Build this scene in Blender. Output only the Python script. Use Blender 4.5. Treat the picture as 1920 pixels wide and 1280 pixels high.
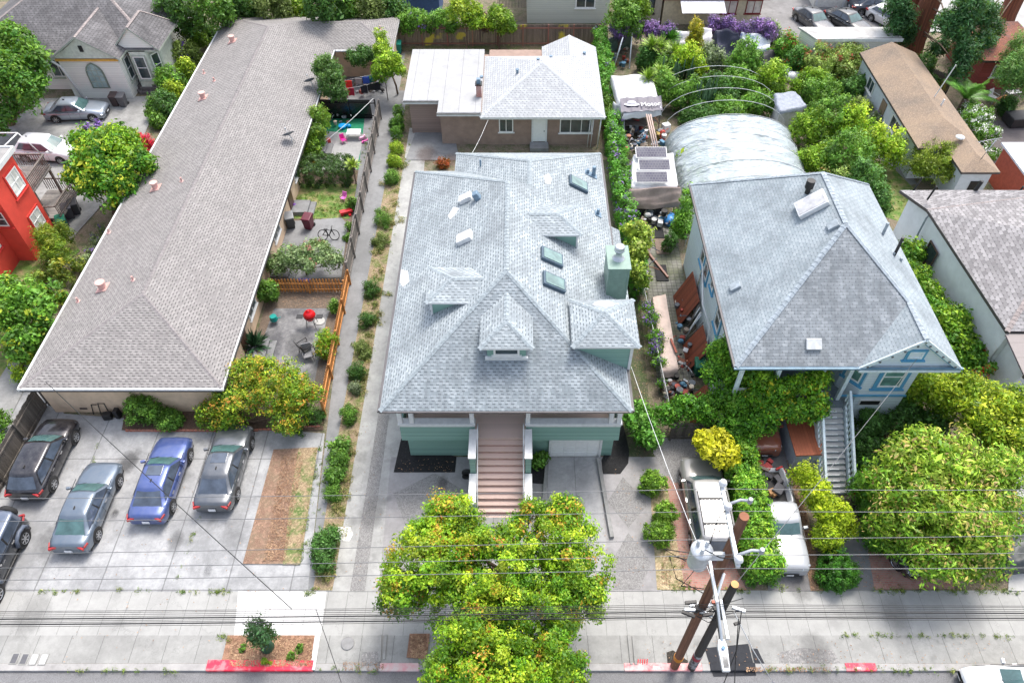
import bpy, bmesh, math, random
import numpy as np
from mathutils import Vector, Matrix
R = math.radians
random.seed(7); rng = np.random.default_rng(7)
for o in list(bpy.data.objects): bpy.data.objects.remove(o, do_unlink=True)
SC = bpy.context.scene; COL = SC.collection
# ---------------------------------------------------------------- camera, sky, sun, exposure
F, CX, CY, H, TH = 1400.0, 972.0, 640.0, 34.0, R(48.6)
cam = bpy.data.objects.new('camera', bpy.data.cameras.new('camera')); COL.objects.link(cam)
cam.location = (0, 0, H); cam.rotation_euler = (R(90) - TH, 0, 0)
cam.data.sensor_width = 36; cam.data.lens = F / 1920 * 36; cam.data.shift_x = (960 - CX) / 1920
cam.data.clip_end = 1000; SC.camera = cam
SUN_EL, SUN_AZ = R(62), R(28)            # azimuth measured from +y towards +x
W = bpy.data.worlds.new('World'); SC.world = W; W.use_nodes = True
wn = W.node_tree; bg = wn.nodes['Background']
sky = wn.nodes.new('ShaderNodeTexSky'); sky.sky_type = 'NISHITA'; sky.sun_disc = False
sky.sun_elevation = SUN_EL; sky.sun_rotation = SUN_AZ; sky.dust_density = 4; sky.air_density = 1.0; sky.ozone_density = 1.0
hs = wn.nodes.new('ShaderNodeHueSaturation'); hs.inputs['Saturation'].default_value = .62; wn.links.new(sky.outputs[0], hs.inputs['Color']); wn.links.new(hs.outputs[0], bg.inputs[0]); bg.inputs[1].default_value = 0.15
sl = bpy.data.lights.new('sun', 'SUN'); sl.energy = 1.25; sl.angle = R(18); sl.color = (1, .95, .88)
so = bpy.data.objects.new('sun', sl); COL.objects.link(so)
so.rotation_euler = Vector((math.sin(SUN_AZ) * math.cos(SUN_EL), math.cos(SUN_AZ) * math.cos(SUN_EL), math.sin(SUN_EL))).to_track_quat('Z', 'Y').to_euler()
SC.view_settings.view_transform = 'Standard'; SC.view_settings.look = 'None'; SC.view_settings.gamma = 1
SC.view_settings.exposure = 1.22
SC.cycles.max_bounces = 6; SC.cycles.diffuse_bounces = 3; SC.cycles.transparent_max_bounces = 8
# ---------------------------------------------------------------- photo pixel -> world point
def ray(u, v):
    dv = v - CY
    return (u - CX, F * math.cos(TH) - dv * math.sin(TH), -F * math.sin(TH) - dv * math.cos(TH))
def P(u, v, z=0.0):
    d = ray(u, v); t = (H - z) / -d[2]
    return Vector((d[0] * t, d[1] * t, z))
def Py(u, v, y):
    d = ray(u, v); t = y / d[1]
    return Vector((d[0] * t, y, H + d[2] * t))
def Ppl(u, v, p0, n):
    d = Vector(ray(u, v)); o = Vector((0, 0, H)); n = Vector(n); t = (Vector(p0) - o).dot(n) / d.dot(n)
    return o + d * t
# ---------------------------------------------------------------- materials
MATS = {}
class NT:
    def __init__(s, name):
        s.m = bpy.data.materials.new(name); s.m.use_nodes = True; s.t = s.m.node_tree
        s.b = s.t.nodes['Principled BSDF']
    def n(s, typ, **kw):
        o = s.t.nodes.new('ShaderNode' + typ)
        for k, v in kw.items():
            if k in o.inputs: s.set(o.inputs[k], v)
            else: setattr(o, k, v)
        return o
    def set(s, inp, v):
        if isinstance(v, bpy.types.NodeSocket): s.t.links.new(v, inp)
        else: inp.default_value = v
    def ma(s, op, a, b=0.0, c=None):
        o = s.t.nodes.new('ShaderNodeMath'); o.operation = op
        s.set(o.inputs[0], a); s.set(o.inputs[1], b)
        if c is not None: s.set(o.inputs[2], c)
        return o.outputs[0]
    def mix(s, f, a, b, typ='MIX'):
        o = s.t.nodes.new('ShaderNodeMix'); o.data_type = 'RGBA'; o.blend_type = typ
        s.set(o.inputs[0], f)
        for i, v in ((6, a), (7, b)):
            if not isinstance(v, bpy.types.NodeSocket) and len(v) == 3: v = (*v, 1)
            s.set(o.inputs[i], v)
        return o.outputs[2]
    def noise(s, scale, detail=3, coord=None, rough=.6):
        o = s.n('TexNoise', Scale=scale, Detail=detail, Roughness=rough)
        if coord is not None: s.t.links.new(coord, o.inputs['Vector'])
        return o.outputs[0]
    def ramp(s, f, lo, hi):
        o = s.n('MapRange'); s.set(o.inputs[0], f); s.set(o.inputs[1], lo); s.set(o.inputs[2], hi); o.clamp = True
        return o.outputs[0]
    def bump(s, h, st=.3, d=.02):
        o = s.n('Bump', Strength=st, Distance=d); s.t.links.new(h, o.inputs['Height']); s.t.links.new(o.outputs[0], s.b.inputs['Normal'])
    def obj(s): return s.n('TexCoord').outputs['Object']
def c4(c): return (*c, 1)
def flat(name, col, rough=.6, metal=0, spec=.5, var=.12, scale=4, bump=0, bs=40, coat=0, dark=None):
    if name in MATS: return MATS[name]
    t = NT(name); co = t.obj()
    n1 = t.ramp(t.noise(scale, 5, co), .3, .7)
    d = dark or tuple(x * (1 - var * 1.6) for x in col); l = tuple(min(1, x * (1 + var)) for x in col)
    t.set(t.b.inputs['Base Color'], t.mix(n1, d, l))
    t.b.inputs['Roughness'].default_value = rough; t.b.inputs['Metallic'].default_value = metal
    t.b.inputs['Specular IOR Level'].default_value = spec
    if coat: t.b.inputs['Coat Weight'].default_value = coat; t.b.inputs['Coat Roughness'].default_value = .04
    if bump: t.bump(t.noise(bs, 4, co), bump, .02)
    MATS[name] = t.m; return t.m
def shingle(name, base, dark, light, row=.155, tab=.3, dash=.5, rough=.85, blotch=0.35, stain=None, k=.72, streak=0):
    if name in MATS: return MATS[name]
    base, dark, light = (tuple(x * k_ for x in q) for q, k_ in ((base, k), (dark, k * .85), (light, k * 1.1))); stain = stain and tuple(x * .5 for x in stain)
    t = NT(name); uv = t.n('TexCoord').outputs['UV']; s = t.n('SeparateXYZ'); t.t.links.new(uv, s.inputs[0])
    U, V = s.outputs[0], s.outputs[1]
    r = t.ma('DIVIDE', V, row); ri = t.ma('FLOOR', r); rf = t.ma('FRACT', r)
    u = t.ma('ADD', t.ma('DIVIDE', U, tab), t.ma('MULTIPLY', ri, .5)); 
    wob = t.n('TexWhiteNoise', noise_dimensions='1D'); t.t.links.new(ri, wob.inputs['W']); u = t.ma('ADD', u, t.ma('MULTIPLY', wob.outputs[0], .35))
    ui = t.ma('FLOOR', u); uf = t.ma('FRACT', u)
    cb = t.n('CombineXYZ'); t.t.links.new(ui, cb.inputs[0]); t.t.links.new(ri, cb.inputs[1])
    wn_ = t.n('TexWhiteNoise', noise_dimensions='2D'); t.t.links.new(cb.outputs[0], wn_.inputs[0]); rnd = wn_.outputs[0]
    co = t.obj()
    c = t.mix(rnd, base, light)
    # shadow line at the butt of part of each tab, painted in as a dark band
    band = t.ma('MULTIPLY', t.ma('LESS_THAN', rf, .34), t.ma('LESS_THAN', uf, dash))
    band = t.ma('MULTIPLY', band, t.ma('GREATER_THAN', rnd, .12))
    c = t.mix(t.ma('MULTIPLY', band, .8), c, dark)
    gap = t.ma('LESS_THAN', rf, .08); c = t.mix(t.ma('MULTIPLY', gap, .6), c, dark)
    seam = t.ma('LESS_THAN', uf, .05); c = t.mix(t.ma('MULTIPLY', seam, .4), c, dark)
    g = t.ramp(t.noise(60, 2, co), .3, .7); c = t.mix(t.ma('MULTIPLY', g, .25), c, dark)
    b = t.ramp(t.noise(.5, 8, co, .7), .42, .68); c = t.mix(t.ma('MULTIPLY', b, blotch), c, stain or tuple(x * .55 for x in base))
    if streak:      # algae streaks running down the slope
        mp = t.n('Mapping'); t.t.links.new(uv, mp.inputs[0]); mp.inputs['Scale'].default_value = (2.2, .45, 1)
        q = t.ma('MULTIPLY', t.ramp(t.noise(1.0, 6, mp.outputs[0], .7), .42, .72), streak); c = t.mix(q, c, tuple(x * .35 for x in base))
    t.set(t.b.inputs['Base Color'], c); t.b.inputs['Roughness'].default_value = rough
    t.bump(t.ma('ADD', t.ma('MULTIPLY', t.ma('SUBTRACT', 1.0, rf), .8), t.ma('MULTIPLY', t.ma('LESS_THAN', uf, dash), .5)), .6, .03)
    MATS[name] = t.m; return t.m
def boards(name, col, pitch=.14, axis=2, dark=None, rough=.7, depth=.5, var=.2, line=.1):
    """horizontal / vertical boards: dark joint every `pitch` along a world axis"""
    if name in MATS: return MATS[name]
    t = NT(name); co = t.obj(); s = t.n('SeparateXYZ'); t.t.links.new(co, s.inputs[0])
    a = s.outputs[axis] if axis < 3 else t.ma('ADD', s.outputs[0], s.outputs[1])
    q = t.ma('DIVIDE', a, pitch); f = t.ma('FRACT', q); i = t.ma('FLOOR', q)
    w = t.n('TexWhiteNoise', noise_dimensions='1D'); t.t.links.new(i, w.inputs['W'])
    mp = t.n('Mapping'); t.t.links.new(co, mp.inputs[0]); mp.inputs['Scale'].default_value = (14, 14, 1.2) if axis == 3 else (1.2, 1.2, 14)
    gr = t.ramp(t.noise(1.5, 5, mp.outputs[0]), .3, .75)
    c = t.mix(w.outputs[0], tuple(x * (1 - var) for x in col), tuple(min(1, x * (1 + var * .5)) for x in col))
    c = t.mix(t.ma('MULTIPLY', gr, var * 1.6), c, dark or tuple(x * .5 for x in col))
    c = t.mix(t.ma('MULTIPLY', t.ma('LESS_THAN', f, line), .7), c, dark or tuple(x * .45 for x in col))
    t.set(t.b.inputs['Base Color'], c); t.b.inputs['Roughness'].default_value = rough
    t.bump(f, depth, .02)
    MATS[name] = t.m; return t.m
KC = .84
def concrete(name, col, gx=0, gy=0, ox=0, oy=0, stain=.5, scol=None, agg=0, lw=.03, rough=.9):
    if name in MATS: return MATS[name]
    col = tuple(x * KC for x in col); scol = scol and tuple(x * KC for x in scol)
    t = NT(name); co = t.obj()
    n1 = t.ramp(t.noise(.35, 9, co, .75), .42, .6); n2 = t.ramp(t.noise(1.9, 7, co, .75), .42, .64); n3 = t.noise(35, 3, co)
    lt = tuple(min(1, x * 1.13) for x in col); dk = scol or tuple(x * .6 for x in col)
    c = t.mix(t.ma('MULTIPLY', n1, stain), lt, dk); c = t.mix(t.ma('MULTIPLY', n2, stain * .55), c, dk); c = t.mix(t.ma('MULTIPLY', t.ramp(t.noise(.8, 3, co, .5), .62, .72), stain * .8), c, tuple(x * .42 for x in col))
    c = t.mix(t.ma('MULTIPLY', t.ramp(n3, .35, .65), .16), c, tuple(x * .6 for x in col))
    mp = t.n('Mapping'); t.t.links.new(co, mp.inputs[0]); mp.inputs['Scale'].default_value = (6, .5, 1)
    c = t.mix(t.ma('MULTIPLY', t.ramp(t.noise(1.2, 4, mp.outputs[0]), .5, .8), .25 * stain), c, dk)
    if agg:
        v = t.n('TexVoronoi', Scale=agg); t.t.links.new(co, v.inputs['Vector'])
        c = t.mix(.55, c, t.mix(t.ramp(v.outputs['Color'], 0, 1), tuple(x * .35 for x in col), tuple(min(1, x * 1.9) for x in col)))
    # hairline cracks
    v = t.n('TexVoronoi', Scale=.32, feature='DISTANCE_TO_EDGE'); wv = t.n('TexNoise', Scale=2.5, Detail=5); t.t.links.new(co, wv.inputs['Vector'])
    ad = t.n('VectorMath', operation='ADD'); t.t.links.new(co, ad.inputs[0]); t.t.links.new(wv.outputs[1], ad.inputs[1]); t.t.links.new(ad.outputs[0], v.inputs['Vector'])
    c = t.mix(t.ma('MULTIPLY', t.ma('LESS_THAN', v.outputs[0], .005), .22), c, tuple(x * .4 for x in col))
    if gx:
        s = t.n('SeparateXYZ'); t.t.links.new(co, s.inputs[0])
        wob = t.ma('MULTIPLY', t.ma('SUBTRACT', t.noise(9, 2, co), .5), .05)
        for k, (g, o_) in enumerate(((gx, ox), (gy, oy))):
            if not g: continue
            f = t.ma('FRACT', t.ma('DIVIDE', t.ma('ADD', t.ma('SUBTRACT', s.outputs[k], o_), wob), g))
            c = t.mix(t.ma('MULTIPLY', t.ma('LESS_THAN', f, lw / g), .62), c, tuple(x * .28 for x in col))
    t.set(t.b.inputs['Base Color'], c); t.b.inputs['Roughness'].default_value = rough
    t.bump(n3, .25, .01); MATS[name] = t.m; return t.m
def soil(name, a, b, c_=None, s1=1.2, s2=30, bump=.8, thr=(.45, .6)):
    if name in MATS: return MATS[name]
    t = NT(name); co = t.obj()
    c = t.mix(t.ramp(t.noise(s2, 4, co, .75), .35, .65), a, b)
    if c_: c = t.mix(t.ramp(t.noise(s1, 6, co, .7), *thr), c, c_)
    v = t.n('TexVoronoi', Scale=s2 * .5); t.t.links.new(co, v.inputs['Vector'])
    c = t.mix(t.ma('MULTIPLY', t.ramp(v.outputs['Color'], .5, 1), .5), c, tuple(min(1, x * 1.7) for x in b))
    t.set(t.b.inputs['Base Color'], c); t.b.inputs['Roughness'].default_value = .95
    t.bump(t.noise(s2, 5, co), bump, .05); MATS[name] = t.m; return t.m
def brickm(name, a, b, mortar, bw=.2, rh=.1, wall=False, rough=.85):
    if name in MATS: return MATS[name]
    t = NT(name); co = t.obj(); vec = co
    if wall:
        s = t.n('SeparateXYZ'); t.t.links.new(co, s.inputs[0]); cb = t.n('CombineXYZ')
        t.t.links.new(t.ma('ADD', s.outputs[0], s.outputs[1]), cb.inputs[0]); t.t.links.new(s.outputs[2], cb.inputs[1]); vec = cb.outputs[0]
    k = t.n('TexBrick', Scale=1.0); t.t.links.new(vec, k.inputs['Vector'])
    k.inputs['Color1'].default_value = c4(a); k.inputs['Color2'].default_value = c4(b); k.inputs['Mortar'].default_value = c4(mortar)
    k.inputs['Brick Width'].default_value = bw; k.inputs['Row Height'].default_value = rh; k.inputs['Mortar Size'].default_value = .012
    c = t.mix(t.ma('MULTIPLY', t.ramp(t.noise(1.4, 6, co, .7), .4, .65), .5), k.outputs[0], mortar)
    t.set(t.b.inputs['Base Color'], c); t.b.inputs['Roughness'].default_value = rough; MATS[name] = t.m; return t.m
def leafm():
    if 'leaf' in MATS: return MATS['leaf']
    t = NT('leaf'); a = t.n('VertexColor', layer_name='Col')
    t.set(t.b.inputs['Base Color'], a.outputs[0]); t.b.inputs['Roughness'].default_value = .5; t.b.inputs['Specular IOR Level'].default_value = .35
    tr = t.n('BsdfTranslucent'); t.t.links.new(t.mix(.4, a.outputs[0], (.5, .8, .05)), tr.inputs[0])
    mx = t.n('MixShader'); mx.inputs[0].default_value = .22
    t.t.links.new(t.b.outputs[0], mx.inputs[1]); t.t.links.new(tr.outputs[0], mx.inputs[2])
    t.t.links.new(mx.outputs[0], t.t.nodes['Material Output'].inputs[0]); MATS['leaf'] = t.m; return t.m
def glassm(name='window_glass', col=(.03, .045, .05), rough=.06):
    if name in MATS: return MATS[name]
    t = NT(name); co = t.obj(); t.set(t.b.inputs['Base Color'], t.mix(t.ramp(t.noise(1.5, 3, co), .35, .65), col, tuple(x * 1.8 for x in col)))
    t.b.inputs['Roughness'].default_value = rough; t.b.inputs['Specular IOR Level'].default_value = .9; MATS[name] = t.m; return t.m
def paint(name, col, metal=.35, rough=.28):
    if name in MATS: return MATS[name]
    t = NT(name); co = t.obj()
    dust = t.ramp(t.noise(3, 6, co, .7), .35, .8)
    t.set(t.b.inputs['Base Color'], t.mix(t.ma('MULTIPLY', dust, .18), col, (.35, .34, .32)))
    t.set(t.b.inputs['Roughness'], t.ma('ADD', rough, t.ma('MULTIPLY', dust, .2)))
    t.b.inputs['Metallic'].default_value = metal; t.b.inputs['Coat Weight'].default_value = 1; t.b.inputs['Coat Roughness'].default_value = .05
    MATS[name] = t.m; return t.m
white = lambda: flat('white_paint', (.8, .8, .78), .5, var=.06)
# ---------------------------------------------------------------- mesh building
class MB:
    def __init__(s): s.v = []; s.f = []; s.m = []; s.uv = {}; s.sm = set()
    def add(s, vs, fs, mi=0, smooth=False):
        o = len(s.v); s.v += [tuple(p) for p in vs]
        for f in fs:
            s.f.append(tuple(i + o for i in f)); s.m.append(mi)
            if smooth: s.sm.add(len(s.f) - 1)
        return s
    def box(s, x0, x1, y0, y1, z0, z1, mi=0):
        return s.add([(x0, y0, z0), (x1, y0, z0), (x1, y1, z0), (x0, y1, z0), (x0, y0, z1), (x1, y0, z1), (x1, y1, z1), (x0, y1, z1)],
                     [(3, 2, 1, 0), (4, 5, 6, 7), (0, 1, 5, 4), (1, 2, 6, 5), (2, 3, 7, 6), (3, 0, 4, 7)], mi)
    def obox(s, c, sx, sy, sz, rot=None, mi=0):      # centred box, rot = Matrix 3x3 / z angle
        if rot is None: rot = Matrix.Identity(3)
        elif isinstance(rot, (int, float)): rot = Matrix.Rotation(rot, 3, 'Z')
        c = Vector(c); q = [c + rot @ Vector((a * sx / 2, b * sy / 2, d * sz / 2)) for d in (-1, 1) for a, b in ((-1, -1), (1, -1), (1, 1), (-1, 1))]
        return s.add(q, [(3, 2, 1, 0), (4, 5, 6, 7), (0, 1, 5, 4), (1, 2, 6, 5), (2, 3, 7, 6), (3, 0, 4, 7)], mi)
    def cyl(s, p0, p1, r0, r1=None, n=10, mi=0, caps=True, smooth=True):
        r1 = r0 if r1 is None else r1; p0 = Vector(p0); p1 = Vector(p1); d = (p1 - p0)
        if d.length < 1e-6: return s
        q = d.to_track_quat('Z', 'Y'); vs = []
        for p, r in ((p0, r0), (p1, r1)):
            for i in range(n):
                a = 2 * math.pi * i / n; vs.append(p + q @ Vector((r * math.cos(a), r * math.sin(a), 0)))
        s.add(vs, [(i, (i + 1) % n, n + (i + 1) % n, n + i) for i in range(n)], mi, smooth)
        if caps: s.add(vs, [tuple(range(n - 1, -1, -1)), tuple(range(n, 2 * n))], mi)
        return s
    def tube(s, pts, r, n=6, mi=0):
        pts = [Vector(p) for p in pts]
        rs = r if isinstance(r, (list, tuple)) else [r] * len(pts)
        rings = []; up = Vector((0, 0, 1))
        for i, p in enumerate(pts):
            d = (pts[min(i + 1, len(pts) - 1)] - pts[max(i - 1, 0)]).normalized()
            a = d.cross(up); a = a.normalized() if a.length > .05 else Vector((1, 0, 0)); b = a.cross(d)
            rings.append([p + (a * math.cos(2 * math.pi * k / n) + b * math.sin(2 * math.pi * k / n)) * rs[i] for k in range(n)])
        vs = [q for rg in rings for q in rg]; fs = []
        for i in range(len(pts) - 1):
            fs += [(i * n + k, i * n + (k + 1) % n, (i + 1) * n + (k + 1) % n, (i + 1) * n + k) for k in range(n)]
        fs += [tuple(range(n - 1, -1, -1)), tuple(range((len(pts) - 1) * n, len(pts) * n))]
        return s.add(vs, fs, mi, True)
    def lathe(s, prof, c=(0, 0, 0), n=16, mi=0, smooth=True, sc=(1, 1)):
        vs = []; c = Vector(c)
        for r, z in prof:
            for i in range(n):
                a = 2 * math.pi * i / n; vs.append(c + Vector((r * math.cos(a) * sc[0], r * math.sin(a) * sc[1], z)))
        fs = []
        for j in range(len(prof) - 1): fs += [(j * n + i, j * n + (i + 1) % n, (j + 1) * n + (i + 1) % n, (j + 1) * n + i) for i in range(n)]
        s.add(vs, fs, mi, smooth)
        s.add(vs[:n], [tuple(range(n - 1, -1, -1))], mi); s.add(vs[-n:], [tuple(range(n))], mi)
        return s
    def ell(s, c, rx, ry, rz, n=14, m=9, mi=0):
        prof = [(max(1e-3, math.sin(math.pi * j / m)), -math.cos(math.pi * j / m)) for j in range(m + 1)]
        vs = [(c[0] + rx * r * math.cos(2 * math.pi * i / n), c[1] + ry * r * math.sin(2 * math.pi * i / n), c[2] + rz * z) for r, z in prof for i in range(n)]
        return s.add(vs, [(j * n + i, j * n + (i + 1) % n, (j + 1) * n + (i + 1) % n, (j + 1) * n + i) for j in range(m) for i in range(n)], mi, True)
    def prism(s, poly, z0, z1, mi=0, top=None):      # poly ccw list of (x,y); top: list of z per vertex
        n = len(poly); vs = [(p[0], p[1], z0) for p in poly] + [(p[0], p[1], z1 if top is None else top[i]) for i, p in enumerate(poly)]
        return s.add(vs, [tuple(range(n - 1, -1, -1)), tuple(range(n, 2 * n))] + [(i, (i + 1) % n, n + (i + 1) % n, n + i) for i in range(n)], mi)
    def sheet(s, poly, z=0, mi=0): return s.add([(p[0], p[1], z) for p in poly], [tuple(range(len(poly)))], mi)
    def quad(s, *pts, mi=0): return s.add(pts, [tuple(range(len(pts)))], mi)
    def build(s, name, mats, parent=None, loc=None, bevel=0, uv=None, smooth=False, seg=2, fixn=True):
        """verts are in world space (or the thing's local space when the thing stands at the origin while it is built)"""
        root = parent
        while root is not None and root.parent is not None: root = root.parent
        off = Vector(root.location) if root is not None else (Vector(loc) if loc is not None else Vector((0, 0, 0)))
        me = bpy.data.meshes.new(name)
        me.from_pydata([(p[0] - off[0], p[1] - off[1], p[2] - off[2]) for p in s.v], [], s.f)
        for m in (mats if isinstance(mats, (list, tuple)) else [mats]): me.materials.append(m)
        me.polygons.foreach_set('material_index', s.m)
        me.polygons.foreach_set('use_smooth', [smooth or (i in s.sm) for i in range(len(s.f))])
        if fixn and len(s.f) < 20000:
            bm = bmesh.new(); bm.from_mesh(me); bmesh.ops.recalc_face_normals(bm, faces=bm.faces); bm.to_mesh(me); bm.free()
        if uv: slope_uv(me)
        o = bpy.data.objects.new(name, me); COL.objects.link(o)
        if parent is not None: o.parent = parent
        else: o.location = off
        if bevel:
            b = o.modifiers.new('bevel', 'BEVEL'); b.width = bevel; b.segments = seg; b.limit_method = 'ANGLE'; b.angle_limit = R(40)
        return o
def slope_uv(me):
    ul = me.uv_layers.new(name='UVMap').data
    for p in me.polygons:
        n = p.normal; h = Vector((0, 0, 1)).cross(n)
        h = h.normalized() if h.length > .02 else Vector((1, 0, 0)); w = n.cross(h)
        for li, vi in zip(p.loop_indices, p.vertices):
            c = me.vertices[vi].co; ul[li].uv = (c.dot(h), c.dot(w))
def letters(name, body, size, mat, parent, loc, rot=(0, 0, 0), align='LEFT', offset=0.0, ext=.004):
    cu = bpy.data.curves.new('tmp', 'FONT'); cu.body = body; cu.size = size; cu.extrude = ext; cu.offset = offset; cu.align_x = align
    to = bpy.data.objects.new('tmp', cu); COL.objects.link(to); bpy.context.view_layer.update()
    me = bpy.data.meshes.new_from_object(to.evaluated_get(bpy.context.evaluated_depsgraph_get())); bpy.data.objects.remove(to, do_unlink=True); bpy.data.curves.remove(cu)
    me.materials.clear(); me.materials.append(mat); o = bpy.data.objects.new(name, me); COL.objects.link(o); o.parent = parent; o.location = loc; o.rotation_euler = rot; return o
def tag(o, label=None, cat=None, group=None, kind=None):
    if label: o['label'] = label
    if cat: o['category'] = cat
    if group: o['group'] = group
    if kind: o['kind'] = kind
    return o
def thing(name, label, cat, loc=(0, 0, 0), group=None, rz=0):
    o = bpy.data.objects.new(name, None); COL.objects.link(o); o.empty_display_size = .3
    o.location = loc; o.rotation_euler = (0, 0, rz); return tag(o, label, cat, group)
KIDS = {}
def dup(root, loc, rz=None, label=None, group=None, scale=None):
    bm = {}
    for o in bpy.data.objects:
        if o.parent: bm.setdefault(o.parent.name, []).append(o)
    def cp(o, par):
        c = o.copy(); COL.objects.link(c); c.parent = par
        for ch in bm.get(o.name, []): cp(ch, c)
        return c
    r = cp(root, None); r.location = loc
    if rz is not None: r.rotation_euler = (0, 0, rz)
    if scale: r.scale = scale if isinstance(scale, (tuple, list)) else (scale,) * 3
    if label: r['label'] = label
    if group: r['group'] = group
    return r
def struct(name, mb, mat, **kw):
    o = mb.build(name, mat, **kw); o['kind'] = 'structure'; return o
# ---------------------------------------------------------------- foliage
def leaves(name, lobes, n, size, cols, parent=None, loc=None, clump=.42, tips=None, tipf=.12, up=.5, flat_=1.0, asp=.5, ground=0.03, cn=28, box=None, inner=.3, seed=None, plain=False):
    """one mesh of small leaf faces gathered in clumps over the lobes (x,y,z,rx,ry,rz) of a crown; box=(x0,x1,y0,y1,z0,z1) gives a clipped hedge"""
    g = np.random.default_rng(seed if seed is not None else int(rng.integers(1 << 30)))
    n = int(n * 1.3); size *= .87; cn *= 1.3; nc = int(max(6, n // cn)); amp = .22
    if box is not None:
        b = np.array(box, float).reshape(3, 2); L = b[:, 1] - b[:, 0]
        ar = np.array([L[1] * L[2], L[1] * L[2], L[0] * L[2], L[0] * L[2], L[0] * L[1] * 1.2]); fc = g.choice(5, nc, p=ar / ar.sum())
        C = b[:, 0] + g.random((nc, 3)) * L
        for k, (ax, sd) in enumerate(((0, 0), (0, 1), (1, 0), (1, 1), (2, 1))):
            q = fc == k; C[q, ax] = b[ax, sd]
        O = np.zeros((nc, 3)); 
        for k, (ax, sd) in enumerate(((0, 0), (0, 1), (1, 0), (1, 1), (2, 1))): O[fc == k, ax] = 1 if sd else -1
        hz = (C[:, 2] - b[2, 0]) / max(.01, L[2])
    else:
        sub_ = []
        for l in np.array(lobes, float):
            if plain or min(l[3], l[4]) < .55: sub_.append(l); continue
            sub_.append([l[0], l[1], l[2], l[3] * .92, l[4] * .92, l[5] * .9])
            for q in range(7 if l[3] > 1.2 else 5):
                dd = g.normal(size=3); dd[2] = abs(dd[2]) * .8; dd /= np.linalg.norm(dd); k_ = g.uniform(.25, .45)
                sub_.append([l[0] + dd[0] * l[3] * .72, l[1] + dd[1] * l[4] * .72, l[2] + dd[2] * l[5] * .7, l[3] * k_, l[4] * k_, l[5] * k_])
        lb = np.array(sub_, float); vol = (lb[:, 3] * lb[:, 4] * lb[:, 5]) ** (2 / 3); w = g.choice(len(lb), nc, p=vol / vol.sum())
        d = g.normal(size=(nc, 3)); d[:, 2] = np.where(d[:, 2] < -.35 * np.abs(d[:, 2]).mean(), d[:, 2] * .6, d[:, 2]); d /= np.linalg.norm(d, axis=1)[:, None]
        rad = np.where(g.random(nc) < inner, g.uniform(.35, .85, nc), g.uniform(.82, 1.1, nc)) 
        C = lb[w, :3] + d * lb[w, 3:] * rad[:, None]; O = d
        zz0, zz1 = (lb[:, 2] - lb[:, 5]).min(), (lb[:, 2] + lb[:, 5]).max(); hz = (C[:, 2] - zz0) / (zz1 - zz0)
    cl = g.integers(0, nc, n); cs = clump * g.uniform(.6, 1.25, nc)
    off = g.normal(size=(n, 3)) * .5; off /= np.maximum(1, np.linalg.norm(off, axis=1)[:, None] / 1.1)
    C = C + O * (np.sin(C[:, [0]] * 2.3 / max(.3, clump * 2.4) + C[:, [2]] * 1.7) * np.sin(C[:, [1]] * 2.1 / max(.3, clump * 2.4) + 1)) * clump * .55
    Pn = C[cl] + off * cs[cl][:, None] * np.array([1, 1, flat_])
    Pn[:, 2] = np.maximum(Pn[:, 2], ground)
    N = g.normal(size=(n, 3)) * .75 + O[cl] * .6 + off * .8 + np.array([0, 0, up]); N /= np.linalg.norm(N, axis=1)[:, None]
    T = np.cross(N, g.normal(size=(n, 3))); T /= np.linalg.norm(T, axis=1)[:, None]; B = np.cross(N, T)
    s = size * np.exp(g.normal(0, .32, n))[:, None]
    V = np.stack([Pn - T * s * .5, Pn + B * s * asp * .5 + T * s * .05, Pn + T * s * .5 - N * s * .08, Pn - B * s * asp * .5 + T * s * .05], 1).reshape(-1, 3)
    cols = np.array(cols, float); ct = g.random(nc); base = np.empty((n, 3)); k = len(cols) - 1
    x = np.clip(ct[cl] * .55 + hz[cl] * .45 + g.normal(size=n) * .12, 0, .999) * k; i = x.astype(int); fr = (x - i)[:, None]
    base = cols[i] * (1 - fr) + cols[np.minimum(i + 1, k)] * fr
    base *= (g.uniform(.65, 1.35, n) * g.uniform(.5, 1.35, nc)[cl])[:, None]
    if tips is not None:
        tips = np.array(tips, float).reshape(-1, 3); isT = (g.random(nc) < tipf)[cl] & (off[:, 2] > -.1) & (g.random(n) < .75)
        base *= np.array([1.12, 1.2, .95]); base[isT] = 1.15 * tips[g.integers(0, len(tips), isT.sum())] * g.uniform(.7, 1.2, (isT.sum(), 1))
    root = parent
    while root is not None and root.parent is not None: root = root.parent
    o3 = np.array(root.location if root is not None else (loc if loc is not None else (0, 0, 0)))
    V = V - o3
    me = bpy.data.meshes.new(name); me.vertices.add(4 * n); me.vertices.foreach_set('co', V.ravel())
    me.loops.add(4 * n); me.loops.foreach_set('vertex_index', np.arange(4 * n, dtype=np.int32))
    me.polygons.add(n); me.polygons.foreach_set('loop_start', np.arange(0, 4 * n, 4, dtype=np.int32)); me.polygons.foreach_set('loop_total', np.full(n, 4, np.int32))
    me.update(); ca = me.color_attributes.new('Col', 'FLOAT_COLOR', 'POINT')
    ca.data.foreach_set('color', np.repeat(np.concatenate([np.clip(base, 0, 1), np.ones((n, 1))], 1), 4, 0).ravel())
    me.materials.append(leafm()); me.validate()
    o = bpy.data.objects.new(name, me); COL.objects.link(o)
    if parent is not None: o.parent = parent
    elif loc is not None: o.location = loc
    return o
bark = lambda: flat('bark', (.16, .11, .075), .9, var=.35, scale=9, bump=.8, bs=22)
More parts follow.
